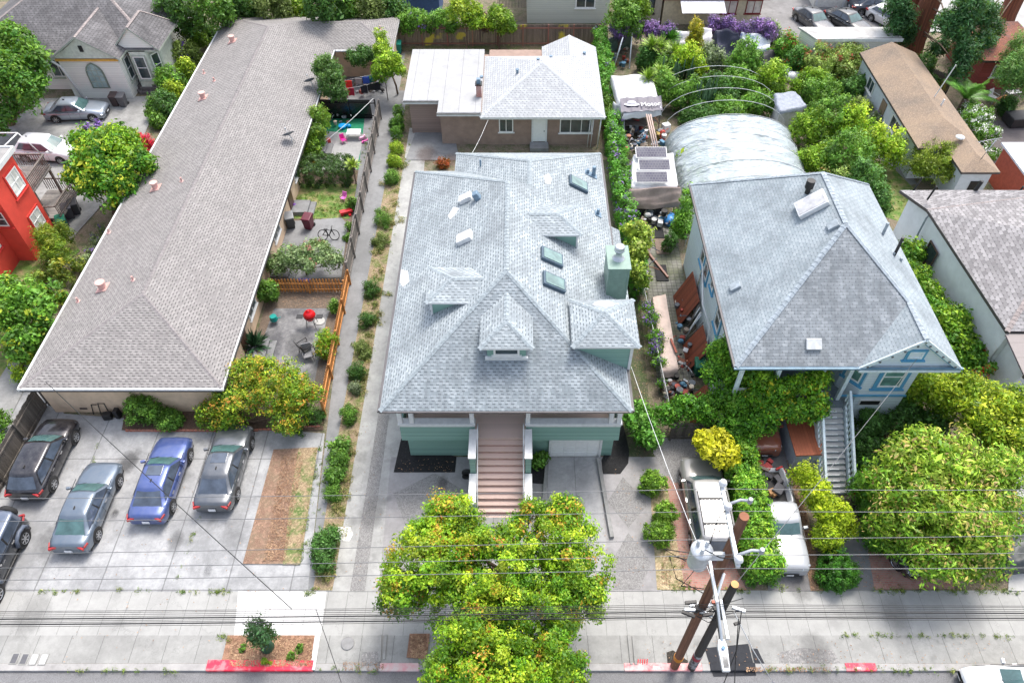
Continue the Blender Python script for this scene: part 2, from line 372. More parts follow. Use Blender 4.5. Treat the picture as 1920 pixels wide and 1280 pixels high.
def branches(mb, base, lobes, r, h0=None, mi=0, lean=(0, 0), g=None):
    b = Vector(base); top = Vector((0, 0, 0)); 
    for l in lobes: top += Vector(l[:3])
    top /= len(lobes); zmin = min(l[2] - l[5] for l in lobes)
    fork = Vector((b.x + (top.x - b.x) * .4 + lean[0], b.y + (top.y - b.y) * .4 + lean[1], b.z + max(.3, (zmin - b.z) * .9 if h0 is None else h0)))
    mid = (b + fork) / 2 + Vector((random.uniform(-.1, .1), random.uniform(-.1, .1), 0)) * (fork - b).length * .5
    mb.tube([b - Vector((0, 0, .1)), b + (mid - b) * .15, mid, fork], [r * 1.45, r * 1.1, r * .9, r * .75], 9, mi)
    for l in lobes:
        c = Vector(l[:3]); m = (fork + c) / 2 + Vector((0, 0, -.15 * (c - fork).length)); mb.tube([fork, m, c], [r * .6, r * .42, r * .2], 6, mi)
        for k in range(4):
            a = random.uniform(0, 6.28); e = c + Vector((math.cos(a) * l[3] * .75, math.sin(a) * l[4] * .75, random.uniform(-.2, .7) * l[5])); mb.tube([m.lerp(c, .5), (m + e) / 2 + Vector((0, 0, .1)), e], [r * .28, r * .2, r * .06], 5, mi)
def tree(name, label, base, lobes, n, size, cols, r=.14, cat='tree', group=None, **kw):
    t = thing(name, label, cat, base, group)
    leaves('crown', lobes, n, size, cols, parent=t, **kw)
    mb = MB(); branches(mb, base, lobes, r); mb.build('trunk', bark(), t, fixn=False); return t
def bush(name, label, lobes, n, size, cols, cat='bush', group=None, loc=None, **kw):
    loc = loc or (lobes[0][0], lobes[0][1], 0)
    o = leaves(name, lobes, n, size, cols, loc=loc, **kw); return tag(o, label, cat, group)
G_DK = [(.022, .07, .015), (.05, .14, .025), (.1, .23, .045)]
G_MD = [(.035, .1, .015), (.09, .22, .025), (.19, .35, .045)]
G_YG = [(.05, .13, .01), (.15, .29, .015), (.32, .45, .03)]
G_LM = [(.08, .2, .012), (.25, .42, .02), (.5, .58, .04)]
G_OL = [(.08, .12, .03), (.17, .23, .06), (.28, .34, .1)]
G_GR = [(.07, .1, .05), (.15, .2, .1), (.28, .33, .2)]
PUR = [(.18, .09, .4), (.3, .16, .5), (.14, .07, .3)]
# ---------------------------------------------------------------- roofs, windows, walls
def roof(parent, faces, mat, fascia, thick=.16, name='roof', caps=None, capm=None, gutter=None, alt=(), altm=None):
    """faces = lists of (x,y,z) corners; top shingled, boundary gets a fascia and a soffit"""
    top = MB(); edges = {}
    for fi, f in enumerate(faces):
        f = [tuple(round(c, 4) for c in p) for p in f]
        a = Vector(f[0]); nn = Vector((0, 0, 0))
        for i in range(1, len(f) - 1): nn += (Vector(f[i]) - a).cross(Vector(f[i + 1]) - a)
        if nn.z < 0: f = f[::-1]
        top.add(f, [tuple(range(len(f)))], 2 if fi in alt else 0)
        for i in range(len(f)): edges[(f[i], f[(i + 1) % len(f)])] = 1
        top.add([(p[0], p[1], p[2] - thick) for p in f[::-1]], [tuple(range(len(f)))], 1)
    for (a, b) in edges:
        if (b, a) in edges: continue
        top.add([a, b, (b[0], b[1], b[2] - thick), (a[0], a[1], a[2] - thick)][::-1], [(0, 1, 2, 3)], 1)
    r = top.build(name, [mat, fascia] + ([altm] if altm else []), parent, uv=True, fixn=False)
    if caps:
        cb = MB()
        for a, b in caps:
            a = Vector(a); b = Vector(b); d = b - a; n = max(1, int(d.length / .26)); side = d.cross(Vector((0, 0, 1))).normalized(); up = side.cross(d).normalized()
            for i in range(n):
                p = a + d * (i / n); q = a + d * min(1.0, (i + 1.12) / n); w = .13
                lo, hi = up * .012, up * .032
                dn = Vector((0, 0, -w * .42))
                vs = [p + hi, p + side * w + dn + hi, q + side * w + dn + lo, q + lo, q - side * w + dn + lo, p - side * w + dn + hi]
                if d.z > 0 or True: cb.add(vs, [(0, 1, 2, 3), (0, 3, 4, 5)]); cb.add([vs[1], vs[0], vs[0] - hi, vs[1] - hi], [(0, 1, 2, 3)]); cb.add([vs[0], vs[5], vs[5] - hi, vs[0] - hi], [(0, 1, 2, 3)])
        cb.build('ridge_cap', capm or mat, r, uv=True, fixn=False)
    if gutter:
        gb = MB()
        for a, b in gutter[0]:
            a = Vector(a); b = Vector(b); d = (b - a).normalized(); out = d.cross(Vector((0, 0, 1))); c = (a + b) / 2
            ang = math.atan2(d.y, d.x); gb.obox(c + Vector((0, 0, -.07)) + Vector(gutter[2]) * 0, (b - a).length, .11, .11, ang)
        gb.build('gutter', gutter[1], r, bevel=.02)
    return r
def window(parent, c, nrm, w, h, frame=None, panes=(1, 1), fw=.08, glass=None, trim=None, tw=.12, name='window', depth=.06, sill=True, arch=False, bay=None):
    """framed window centred at c on a wall whose outward normal is nrm; panes = columns, rows"""
    frame = frame or white(); nrm = Vector(nrm).normalized(); s = Vector((0, 0, 1)).cross(nrm).normalized(); up = nrm.cross(s)
    c = Vector(c); rot = Matrix((s, nrm, up)).transposed()
    f = MB()
    def bar(x, z, sx, sz, d, mi=0, mb=None): (mb or f).obox(c + s * x + up * z + nrm * (d / 2 + .004), sx, d, sz, rot, mi)
    if trim is not None:
        for x, z, sx, sz in ((-(w / 2 + tw / 2), 0, tw, h + 2 * tw), (w / 2 + tw / 2, 0, tw, h + 2 * tw), (0, h / 2 + tw / 2, w - .002, tw), (0, -(h / 2 + tw / 2), w - .002, tw)): bar(x, z, sx, sz, depth, 1)
    e = depth + .012
    bar(-(w / 2 - fw / 2), 0, fw, h, e); bar(w / 2 - fw / 2, 0, fw, h, e); bar(0, h / 2 - fw / 2, w - 2 * fw, fw, e - .004); bar(0, -(h / 2 - fw / 2), w - 2 * fw, fw, e - .004)
    for i in range(1, panes[0]): bar(-w / 2 + w * i / panes[0], 0, fw * .7, h - 2 * fw, e - .012)
    for j in range(1, panes[1]): bar(0, -h / 2 + h * j / panes[1], w - 2 * fw, fw * .7, e - .02)
    o = f.build(name, [frame, trim or frame], parent)
    g = MB(); g.obox(c + nrm * .02, w - fw, .02, h - fw, rot); g.build('pane', glass or glassm(), o)
    if sill: q = MB(); q.obox(c - up * (h / 2 + (tw if trim else 0) + .035) + nrm * .06, w + .2 + (2 * tw if trim else 0), .13, .06, rot); q.build('sill', trim or frame, o)
    return o
def walls(parent, poly, z0, z1, mat, name='wall', top=None):
    m = MB(); m.prism(poly, z0, z1, top=top); return m.build(name, mat, parent)
def rect(x0, x1, y0, y1): return [(x0, y0), (x1, y0), (x1, y1), (x0, y1)]
def hip(x0, x1, y0, y1, z, rise, ends=(1, 1), axis=1):
    """hip roof over a rectangle, ridge along axis; ends flags: hipped end (1) or gable (0). returns faces, cap edges"""
    if axis == 1:
        xm = (x0 + x1) / 2; hw = (x1 - x0) / 2; zr = z + rise
        a = (xm, y0 + (hw if ends[0] else 0), zr); b = (xm, y1 - (hw if ends[1] else 0), zr)
        A, B, C_, D = (x0, y0, z), (x1, y0, z), (x1, y1, z), (x0, y1, z)
        fs = [[A, a, b, D], [B, C_, b, a]]; cp = [(a, b)]
        if ends[0]: fs.append([A, B, a]); cp += [(A, a), (B, a)]
        if ends[1]: fs.append([C_, D, b]); cp += [(C_, b), (D, b)]
    else:
        ym = (y0 + y1) / 2; hw = (y1 - y0) / 2; zr = z + rise
        a = (x0 + (hw if ends[0] else 0), ym, zr); b = (x1 - (hw if ends[1] else 0), ym, zr)
        A, B, C_, D = (x0, y0, z), (x1, y0, z), (x1, y1, z), (x0, y1, z)
        fs = [[A, B, b, a], [D, a, b, C_]]; cp = [(a, b)]
        if ends[0]: fs.append([A, a, D]); cp += [(A, a), (D, a)]
        if ends[1]: fs.append([B, C_, b]); cp += [(B, b), (C_, b)]
    return fs, cp
# ---------------------------------------------------------------- ground, street, paving
CURB = 10.95
struct('ground', MB().sheet([(-260, -60), (260, -60), (260, 420), (-260, 420)], -.14), soil('bare_soil', (.13, .1, .075), (.2, .16, .12), (.1, .11, .05)))
struct('road', MB().box(-120, 120, -8, CURB - .15, -.2, -.11), concrete('asphalt', (.2, .2, .205), stain=.6, agg=60))
struct('lot_ground', MB().box(-120, 120, CURB, 260, -.2, 0), soil('lot_soil', (.15, .12, .085), (.22, .18, .13), (.09, .11, .045)))
CONC = (.5, .5, .49)
m_walk = concrete('sidewalk_concrete', (.4, .4, .385), .92, .0, .3, 12.35, .35, lw=.02)
m_apron = concrete('apron_concrete', (.36, .36, .345), 1.45, 0, .2, 0, .6, lw=.03)
m_park = concrete('parking_concrete', (.42, .425, .43), 3.0, 7.2, -22.75, 14.4, .7, lw=.06, scol=(.2, .205, .21))
m_drive = concrete('drive_concrete', (.44, .44, .425), 0, 2.6, 0, 0, .7, lw=.05)
m_path = concrete('path_concrete', (.27, .275, .28), 0, 3.4, 0, 1, .6, lw=.05)
m_agg = concrete('aggregate_concrete', (.25, .245, .24), agg=26, stain=.4)
m_patio = concrete('patio_concrete', (.3, .3, .3), stain=1.0, scol=(.1, .1, .11))
m_new = concrete('new_concrete', (.68, .68, .67), .92, 0, .3, 0, .1, lw=.02)
_k = [0]
def pad(name, mat, pts, z=None, px=True):
    _k[0] += 1; zz = .003 * ((_k[0] - 1) % 23 + 1) if z is None else z
    q = [P(u, v, zz) if px else (u, v, 0) for u, v in pts]
    return struct(name, MB().sheet([(p[0], p[1]) for p in q], zz), mat)
y_sw0, y_sw1 = 12.33, 14.42
pad('sidewalk', m_walk, rect(-110, 110, y_sw0, y_sw1), px=False)
pad('apron', m_apron, rect(-110, 110, CURB + .17, y_sw0), px=False)
pad('sidewalk_patch', m_new, [(439, 1190), (447, 1108), (612, 1108), (602, 1190)])
pad('parking_lot', m_park, [(-300, 1108), (577, 1108), (609, 812), (120, 775), (60, 700), (-200, 700)])
pad('walkway', m_path, [(577, 1108), (623, 1108), (764, 170), (690, 170), (604, 880)])
pad('planting_strip', soil('dry_bed', (.2, .14, .09), (.34, .26, .17), (.12, .15, .04)), [(587, 1106), (623, 1106), (667, 850), (765, 260), (738, 260), (637, 800)])
pad('driveway', m_drive, [(623, 1108), (745, 1108), (800, 240), (768, 240)])
pad('driveway_band', m_agg, [(656, 1107), (684, 1107), (741, 700), (722, 700)])
pad('driveway_patch', m_new, [(634, 987), (657, 987), (662, 1001), (655, 1014), (632, 1013)])
pad('front_court', concrete('court_concrete', (.36, .35, .35), stain=.6), [(733, 856), (1265, 856), (1240, 1107), (710, 1107)])
pad('aggregate_paving', m_agg, [(738, 925), (815, 886), (880, 925), (880, 980), (760, 985)])
pad('aggregate_paving', m_agg, [(1168, 894), (1215, 945), (1178, 989), (1139, 940)])
pad('aggregate_paving', m_agg, [(1178, 998), (1222, 1055), (1200, 1104), (1150, 1104), (1148, 1050)])
pad('aggregate_paving', m_agg, [(1225, 820), (1320, 820), (1300, 900), (1262, 905), (1225, 850)])
m_blk = soil('black_mulch', (.008, .008, .009), (.02, .02, .021), s2=24)
pad('black_mulch_bed', m_blk, [(752, 822), (856, 856), (853, 885), (738, 885)])
pad('black_mulch_bed', m_blk, [(1128, 862), (1165, 780), (1180, 845), (1178, 868), (1163, 888), (1130, 888)])
pad('black_mulch_bed', m_blk, [(994, 862), (1021, 862), (1021, 907), (994, 905)])
pad('garage_ramp', concrete('ramp_concrete', (.4, .4, .4), 1.45, 0, 1.5, 0, .7, lw=.03), [(1025, 856), (1124, 856), (1143, 1107), (1020, 1107)])
m_straw = soil('straw_mulch', (.15, .085, .058), (.28, .18, .125), (.21, .15, .1), s2=18)
pad('dirt_bed', m_straw, [(513, 842), (592, 838), (560, 1058), (455, 1056)])
pad('straw_bed', soil('straw', (.2, .13, .08), (.36, .28, .17), (.1, .15, .04), s2=22), [(560, 840), (596, 838), (563, 1058), (530, 1058), (545, 930)])
m_mulch = soil('bark_mulch', (.15, .075, .045), (.34, .2, .13), (.2, .11, .07), s2=16)
pad('tree_bed', m_mulch, [(427, 1190), (592, 1190), (582, 1252), (412, 1252)])
pad('tree_bed', m_mulch, [(768, 1187), (806, 1187), (800, 1235), (762, 1232)])
pad('planting_bed', soil('shade_soil', (.07, .045, .03), (.13, .085, .06)), [(235, 770), (608, 768), (606, 806), (228, 806)])
m_grass = soil('lawn_grass', (.05, .12, .02), (.13, .22, .04), (.3, .24, .12), s2=30, thr=(.45, .62))
pad('back_yard', soil('yard_soil', (.1, .075, .055), (.17, .13, .1)), [(440, 760), (600, 760), (715, 190), (590, 190), (545, 420)])
pad('rear_patio', m_path, [(575, 318), (690, 318), (745, 190), (760, 100), (640, 120), (600, 190)])
pad('toy_patio', concrete('toy_patio_concrete', (.42, .42, .42), 0, 0, stain=.5), [(556, 318), (678, 318), (690, 250), (600, 245)])
pad('artificial_turf', flat('turf', (.01, .2, .1), .9, bump=.5), [(675, 318), (692, 250), (700, 222), (625, 222), (600, 245), (683, 252), (668, 318)])
pad('lawn', m_grass, [(547, 410), (655, 410), (670, 345), (556, 345)])
pad('side_patio', m_path, [(540, 415), (640, 408), (652, 420), (640, 520), (500, 525)])
pad('grill_patio', m_patio, [(470, 700), (590, 715), (612, 600), (620, 578), (514, 578)])
pad('right_yard', soil('moss_soil', (.06, .055, .04), (.12, .11, .07), (.06, .09, .03)), [(1160, 900), (1230, 900), (1200, 560), (1160, 300), (1130, 300)])
pad('alley_paving', concrete('mossy_stone', (.3, .29, .27), .32, .28, 0, 0, .8, lw=.05, scol=(.1, .12, .05)), [(1235, 740), (1300, 740), (1290, 560), (1265, 420), (1205, 420), (1215, 560)])
pad('car_court', concrete('car_court_concrete', (.3, .29, .29), stain=.8, gy=2.1), [(1440, 1107), (1545, 1107), (1480, 820), (1430, 820)])
m_bp = brickm('brick_paving', (.32, .12, .09), (.42, .2, .16), (.3, .24, .2), .22, .11)
pad('brick_paving', m_bp, [(1240, 895), (1290, 880), (1400, 1105), (1232, 1105)])
pad('dry_grass_bed', soil('dry_grass', (.28, .21, .12), (.45, .36, .23), (.15, .15, .06), s2=20), [(1218, 905), (1250, 905), (1285, 1105), (1232, 1105)])
pad('brick_paving', m_bp, [(1610, 1020), (1780, 1040), (1790, 1104), (1640, 1104)])
pad('entry_path', m_path, [(1560, 985), (1620, 985), (1640, 1106), (1590, 1106)])
pad('right_drive', concrete('right_drive_concrete', (.5, .5, .49), .0, 2.4, stain=.4), [(1890, 1107), (2100, 1107), (1990, 640), (1900, 640), (1905, 900)])
pad('dirt_yard', soil('dirt_yard_soil', (.07, .05, .035), (.14, .1, .07)), [(1650, 800), (1880, 830), (1890, 1060), (1640, 1020)])
pad('leaf_litter', soil('leaf_litter', (.14, .08, .05), (.4, .27, .17), s2=18), [(1478, 850), (1490, 850), (1545, 1107), (1520, 1107)])
pad('left_lane', concrete('left_lane_concrete', (.37, .37, .36), stain=.8), [(-150, 1000), (0, 820), (60, 700), (40, 560), (150, 430), (240, 330), (300, 180), (60, 185), (0, 250), (-300, 250), (-300, 1000)])
pad('left_verge', m_grass, [(-60, 800), (30, 660), (45, 560), (150, 470), (110, 420), (20, 500), (-80, 560)])
pad('rear_lawn', soil('rear_lawn_soil', (.13, .1, .06), (.25, .2, .11), (.1, .14, .04)), [(750, 95), (1120, 95), (1110, 60), (745, 60)])
pad('pergola_court', m_path, [(760, 300), (862, 300), (850, 245), (780, 245)])
pad('top_lot', concrete('top_lot_asphalt', (.27, .265, .265), stain=.6), [(1480, 90), (1700, 75), (1740, -60), (1340, -60), (1400, 60)])
pad('top_road', concrete('top_road_surface', (.42, .42, .41), stain=.3), [(1740, 60), (2200, 60), (2200, -260), (1740, -60)])
pad('garden_path', m_path, [(1690, 350), (1720, 345), (1640, 230), (1580, 140), (1560, 140), (1620, 260)])
pad('garden_lawn', m_grass, [(1640, 400), (1700, 420), (1720, 360), (1660, 300), (1640, 330)])
pad('red_house_court', concrete('dark_court', (.16, .14, .14), stain=.6), [(1800, 220), (1920, 230), (1990, 330), (1880, 330), (1830, 270)])
pad('asphalt_patch', flat('fresh_asphalt', (.022, .024, .03), .85, bump=.6), [(1321, 1214), (1403, 1206), (1414, 1248), (1331, 1248)])
pad('asphalt_patch', flat('fresh_asphalt', (.022, .024, .03), .85), [(1408, 1215), (1420, 1215), (1436, 1248), (1416, 1248)])
pad('asphalt_patch', soil('old_asphalt', (.15, .15, .15), (.3, .29, .28)), [(1462, 1222), (1500, 1214), (1560, 1217), (1577, 1243), (1461, 1243)])
pad('asphalt_patch', soil('old_asphalt', (.15, .15, .15), (.3, .29, .28)), [(680, 1222), (712, 1220), (712, 1247), (674, 1247)])
pad('pole_dirt', soil('pole_dirt', (.02, .018, .016), (.06, .05, .04)), [(1250, 1222), (1262, 1218), (1290, 1238), (1288, 1250), (1252, 1248)])
pad('asphalt_patch', flat('fresh_asphalt', (.022, .024, .03), .85), [(1331, 1250), (1414, 1250), (1418, 1266), (1338, 1268)], z=-.105)
def stain(u, v, r, col=(.05, .05, .052), st=.7, sy=1.4):
    t = NT('oil_stain_%d_%d' % (u, v)); co = t.obj(); ln = t.n('VectorMath', operation='LENGTH'); mp = t.n('Mapping'); t.t.links.new(co, mp.inputs[0]); mp.inputs['Scale'].default_value = (1 / r, 1 / (r * sy), 1); t.t.links.new(mp.outputs[0], ln.inputs[0])
    f = t.ma('SUBTRACT', 1.0, t.ma('ADD', ln.outputs['Value'], t.ma('MULTIPLY', t.ma('SUBTRACT', t.noise(2.6, 6, co, .7), .5), 1.3))); f = t.ma('MULTIPLY', t.ramp(f, 0, .55), st * .75)
    t.b.inputs['Base Color'].default_value = (*col, 1); t.b.inputs['Roughness'].default_value = .7; tr = t.n('BsdfTransparent'); mx = t.n('MixShader'); t.set(mx.inputs[0], f); t.t.links.new(tr.outputs[0], mx.inputs[1]); t.t.links.new(t.b.outputs[0], mx.inputs[2]); t.t.links.new(mx.outputs[0], t.t.nodes['Material Output'].inputs[0])
    p = P(u, v, .085); m = MB(); m.add([(p.x + a * r * 1.6, p.y + b * r * sy * 1.6, p.z) for a, b in ((-1, -1), (1, -1), (1, 1), (-1, 1))], [(0, 1, 2, 3)]); o = m.build('oil_stain', t.m, None, loc=p); o['kind'] = 'structure'
for q in ((242, 864, .6), (175, 1000, .5, (.06, .06, .06), .4), (330, 1010, .45, (.06, .06, .06), .35), (100, 1010, .9, (.08, .08, .08), .35), (440, 1000, .9, (.09, .09, .09), .3), (390, 1068, .3, (.05, .05, .05), .4), (215, 962, .22), (700, 960, .8, (.1, .1, .1), .35), (660, 700, .7, (.1, .1, .1), .35), (800, 290, 1.0, (.1, .06, .05), .55), (845, 300, .7, (.12, .07, .06), .5), (1075, 960, .7, (.08, .08, .08), .4), (560, 640, .9, (.04, .04, .045), .5), (600, 700, .9, (.05, .05, .05), .5), (1500, 1095, .7, (.08, .08, .08), .45), (830, 905, .35, (.05, .04, .04), .5), (1680, 1150, .8, (.15, .15, .14), .35), (900, 1150, .9, (.15, .15, .14), .3), (1530, 1225, .8, (.1, .1, .1), .4), (60, 1150, .9, (.16, .16, .15), .35)): stain(*q)
# stone kerb along the street, with painted stretches
kb = MB()
for u0, u1 in ((-900, 388), (590, 712), (786, 1170), (1316, 1331), (1416, 1585), (1642, 2900)):
    x0, x1 = P(u0, 1248).x, P(u1, 1248).x; kb.box(x0, x1, CURB - .15, CURB + .165, -.16, .006 + .012 * (0 < 1))
struct('asphalt_patch', MB().box(P(1331, 1248).x, P(1416, 1248).x, CURB - .15, CURB + .19, -.16, .045), flat('fresh_asphalt', (.022, .024, .03), .85), bevel=.03)
struct('curb', kb, concrete('curb_concrete', (.42, .41, .4), stain=.6), bevel=.02)
def painted_curb(label, u0, u1, col, txt=None, tw=.25, fade=0):
    x0, x1 = P(u0, 1248).x, P(u1, 1248).x
    t = NT('curb_' + str(u0)); co = t.obj()
    c = t.mix(t.ma('MULTIPLY', t.ramp(t.noise(2.2, 6, co, .7), .5 - .18 * fade, .6), .3 + .6 * fade), col, (.55, .5, .48)); t.set(t.b.inputs['Base Color'], c); t.b.inputs['Roughness'].default_value = .6
    m = MB(); m.box(x0, x1, CURB - .16, CURB + (.3 if fade == .05 else .18), -.16, .035 if fade != .05 else .075); o = m.build('painted_curb', t.m, None, loc=(x0, CURB, 0), bevel=.03)
    tag(o, label, 'curb')
    if txt:
        letters('curb_lettering', txt, tw, flat('curb_letter_white', (.7, .5, .52), .6), o, ((x1 - x0) * .42, -.09, .04), align='CENTER', offset=.012)
painted_curb('bright red painted curb beside the mulched tree bed', 388, 588, (.75, .02, .06), '*EPA*', .2, .05)
painted_curb('short worn pink curb corner near the big street tree', 712, 786, (.6, .25, .27), None, fade=.9)
painted_curb('faded red and white curb below the utility poles', 1170, 1316, (.6, .12, .14), '*EPA*', .18, .8)
painted_curb('short dark red curb stub right of the asphalt patch', 1585, 1642, (.6, .03, .07), '*EPA*', .12, .1)
# white kerb returns framing the beds
for n_, (a, b) in enumerate((((596, 1190), (586, 1256)), ((1178, 1190), (1184, 1246)), ((1187, 1192), (1192, 1246)), ((714, 1190), (712, 1240)), ((724, 1190), (720, 1236)))):
    p, q = P(*a), P(*b); m = MB(); d = q - p; m.obox((p + q) / 2 + Vector((0, 0, .02)), d.length, .24 if n_ == 0 else .12, .1, math.atan2(d.y, d.x)); struct('curb_return', m, m_new if n_ in (0,) else m_apron, bevel=.015)
# ramp side walls and shallow kerbs
for a, b, h in (((1121, 862), (1147, 1010), .35), ((1026, 864), (1020, 940), .25)):
    p, q = P(*a), P(*b); m = MB(); d = q - p; m.obox((p + q) / 2 + Vector((0, 0, h / 2 - .1)), d.length, .2, h, math.atan2(d.y, d.x)); o = m.build('ramp_wall', concrete('ramp_wall_concrete', (.35, .35, .34), stain=.8), None, loc=(p.x, p.y, 0), bevel=.02)
    tag(o, 'long low concrete wall right of the garage ramp' if h > .3 else 'short low concrete wall between steps and garage ramp', 'low wall')
m = MB()
for a, b in (((236, 808), (470, 808)), ((470, 808), (600, 800))):
    p, q = P(*a), P(*b); d = q - p; n = int(d.length / .22)
    for i in range(n): c = p.lerp(q, (i + .5) / n); m.obox(c + Vector((0, 0, .06)), .2, .1, .12, math.atan2(d.y, d.x) + random.uniform(-.06, .06))
tag(m.build('brick_edging', brickm('red_brick', (.4, .1, .06), (.5, .18, .12), (.3, .2, .16), .2, .1), None, loc=P(236, 808), bevel=.01), 'low red brick edging along the planting bed behind the parked cars', 'edging')

# ================================================================ GREEN HOUSE
FA_W = flat('white_fascia', (.68, .69, .69), .55, var=.08); GREEN = (.25, .415, .355)
m_gr = shingle('pale_shingle', (.38, .435, .465), (.12, .15, .17), (.53, .59, .62), dash=.5, blotch=.65, stain=(.28, .32, .35), k=.76)
m_grcap = flat('ridge_shingle', (.29, .335, .36), .85, var=.25, scale=8)
m_gsh = boards('green_shingle_siding', GREEN, .13, 2, dark=(.14, .29, .24), var=.15)
m_gt = flat('green_trim', (.13, .3, .23), .5)
m_step = boards('step_board', (.72, .54, .47), .3, 1, dark=(.5, .34, .3), var=.08, depth=.1, line=.0)
g = thing('green_house', 'two-storey green shingled house with pale hip roof and brown front steps', 'house', (-.6, 21.5, 0))
ze, zr = 5.2, 8.7; x0, x1 = -6.6, 5.4; xm = -.6; PK = (xm, 27, zr); PB = (xm, 34.2, zr)
E = lambda x, y: (x, y, ze)
xr = .65; zr2 = 7.95; RB = (xr, 37.25, zr2); xl2 = -4.1
# junction of rear ridge with main right slope: same slope plane as the main right slope
sl_ = (zr - ze) / 6.0
faces = [[E(x0, 21), E(x1, 21), PK], [E(x0, 21), PK, PB, E(x0, 40)], [(5.4, 26.3, 5.2), (6.05, 26.3, 4.82), (6.05, 34.6, 4.82), (5.4, 34.6, 5.2)], [E(x1, 21), E(x1, 42), RB, (xr, 34.9, zr2 + .0), PB, PK], [E(x0, 40), PB, (xr, 34.9, zr2), E(xl2, 40)], [E(xl2, 40.0), (xr, 34.9, zr2), RB, E(xl2, 42)], [E(xl2, 42), RB, E(x1, 42)]]
roof(g, faces, m_gr, FA_W, .2, caps=[(E(x0, 21), PK), (E(x1, 21), PK), (PK, PB), (E(x0, 40), PB), (E(xl2, 42), RB), (E(x1, 42), RB), (RB, (xr, 34.9, zr2))], capm=m_grcap, alt=(0,), altm=shingle('weathered_shaded_front_shingle', (.36, .42, .455), (.1, .125, .145), (.5, .56, .6), dash=.5, blotch=.6, stain=(.28, .33, .37), k=.72, streak=.5))  # front slope: weather streaks, plus its shade painted in as a darker base
gm = MB(); gm.box(x0 - .02, x1 + .02, 20.92, 21.0, ze - .1, ze - .03); gm.box(x0 - .13, x0 - .005, 21.0, 39.9, ze - .16, ze - .03); gm.box(x1 + .005, x1 + .13, 21.0, 41.9, ze - .16, ze - .03)
gm.build('gutter', flat('gutter_dark', (.08, .075, .08), .5), g)
walls(g, [(-6.1, 24), (4.9, 24), (4.9, 41.5), (-3.8, 41.5), (-3.8, 39.6), (-6.1, 39.6)], 0, 5.06, m_gsh)
walls(g, rect(-5.75, -2.4, 21.85, 24), 0, 2.4, m_gsh, 'lower_wall')
walls(g, rect(.6, 4.95, 21.85, 24), 0, 2.4, m_gsh, 'lower_wall')
for a, b in ((-5.95, -2.2), (.38, 5.12)):       # flared shingled parapets with white cap rails
    m = MB(); y = 21.45
    m.add([(a, y, 2.05), (b, y, 2.05), (b, y + .12, 3.3), (a, y + .12, 3.3), (a + .0, y + .45, 2.05), (b, y + .45, 2.05), (b, y + .3, 3.3), (a, y + .3, 3.3)], [(0, 1, 2, 3), (5, 4, 7, 6), (4, 0, 3, 7), (1, 5, 6, 2), (3, 2, 6, 7), (0, 4, 5, 1)])
    m.add([(a + .2 if a < 0 else a + .2, y + .4, 1.95), (b - .2, y + .4, 1.95), (b, y, 2.06), (a, y, 2.06)], [(0, 1, 2, 3)])
    m.build('porch_parapet', m_gsh, g)
    MB().box(a - .06, b + .06, y + .02, y + .42, 3.3, 3.42).build('porch_rail', FA_W, g, bevel=.015)
    MB().box(a - .01, b + .01, y + .09, y + .16, 3.1, 3.3).build('porch_rail', FA_W, g)
m = MB(); m.box(-5.95, 5.12, 21.62, 24.0, 2.42, 2.6); m.box(-2.15, .35, 21.2, 21.62, 2.42, 2.6); m.build('porch_floor', m_step, g)
MB().box(-5.95, -5.8, 21.9, 24, 2.6, 3.3).build('porch_parapet', m_gsh, g); MB().box(4.97, 5.12, 21.9, 24, 2.6, 3.3).build('porch_parapet', m_gsh, g)
for xx in (-5.88, -5.3, -2.3, .48, 4.6, 5.0): MB().box(xx - .11, xx + .11, 21.52, 21.76, 3.42, 5.05).build('porch_post', FA_W, g, bevel=.01)
MB().box(-6.05, 5.2, 21.5, 21.78, 4.86, 5.02).build('porch_beam', FA_W, g)
MB().box(-.95, 0, 23.93, 23.99, 2.6, 4.7).build('door', flat('brown_door', (.1, .05, .035), .4), g)
window(g, (-4, 24, 3.9), (0, -1, 0), 1.8, 1.3, panes=(2, 1)); window(g, (2.8, 24, 3.9), (0, -1, 0), 1.8, 1.3, panes=(2, 1))
# garage door
gd = MB(); gx0, gx1 = 1.72, 4.25
gd.box(gx0, gx1, 21.78, 21.84, 0, 2.0)
for i in range(4):
    for j in range(4): gd.box(gx0 + .06 + j * .62, gx0 + .6 + j * .62, 21.755, 21.78, .07 + i * .49, .46 + i * .49)
d_ = gd.build('garage_door', flat('door_white', (.78, .79, .78), .45, var=.04), g, bevel=.01)
fm = MB(); fm.box(gx0 - .12, gx0, 21.72, 21.86, 0, 2.12); fm.box(gx1, gx1 + .12, 21.72, 21.86, 0, 2.12); fm.box(gx0, gx1, 21.72, 21.86, 2.0, 2.12); fm.build('door_frame', FA_W, d_)
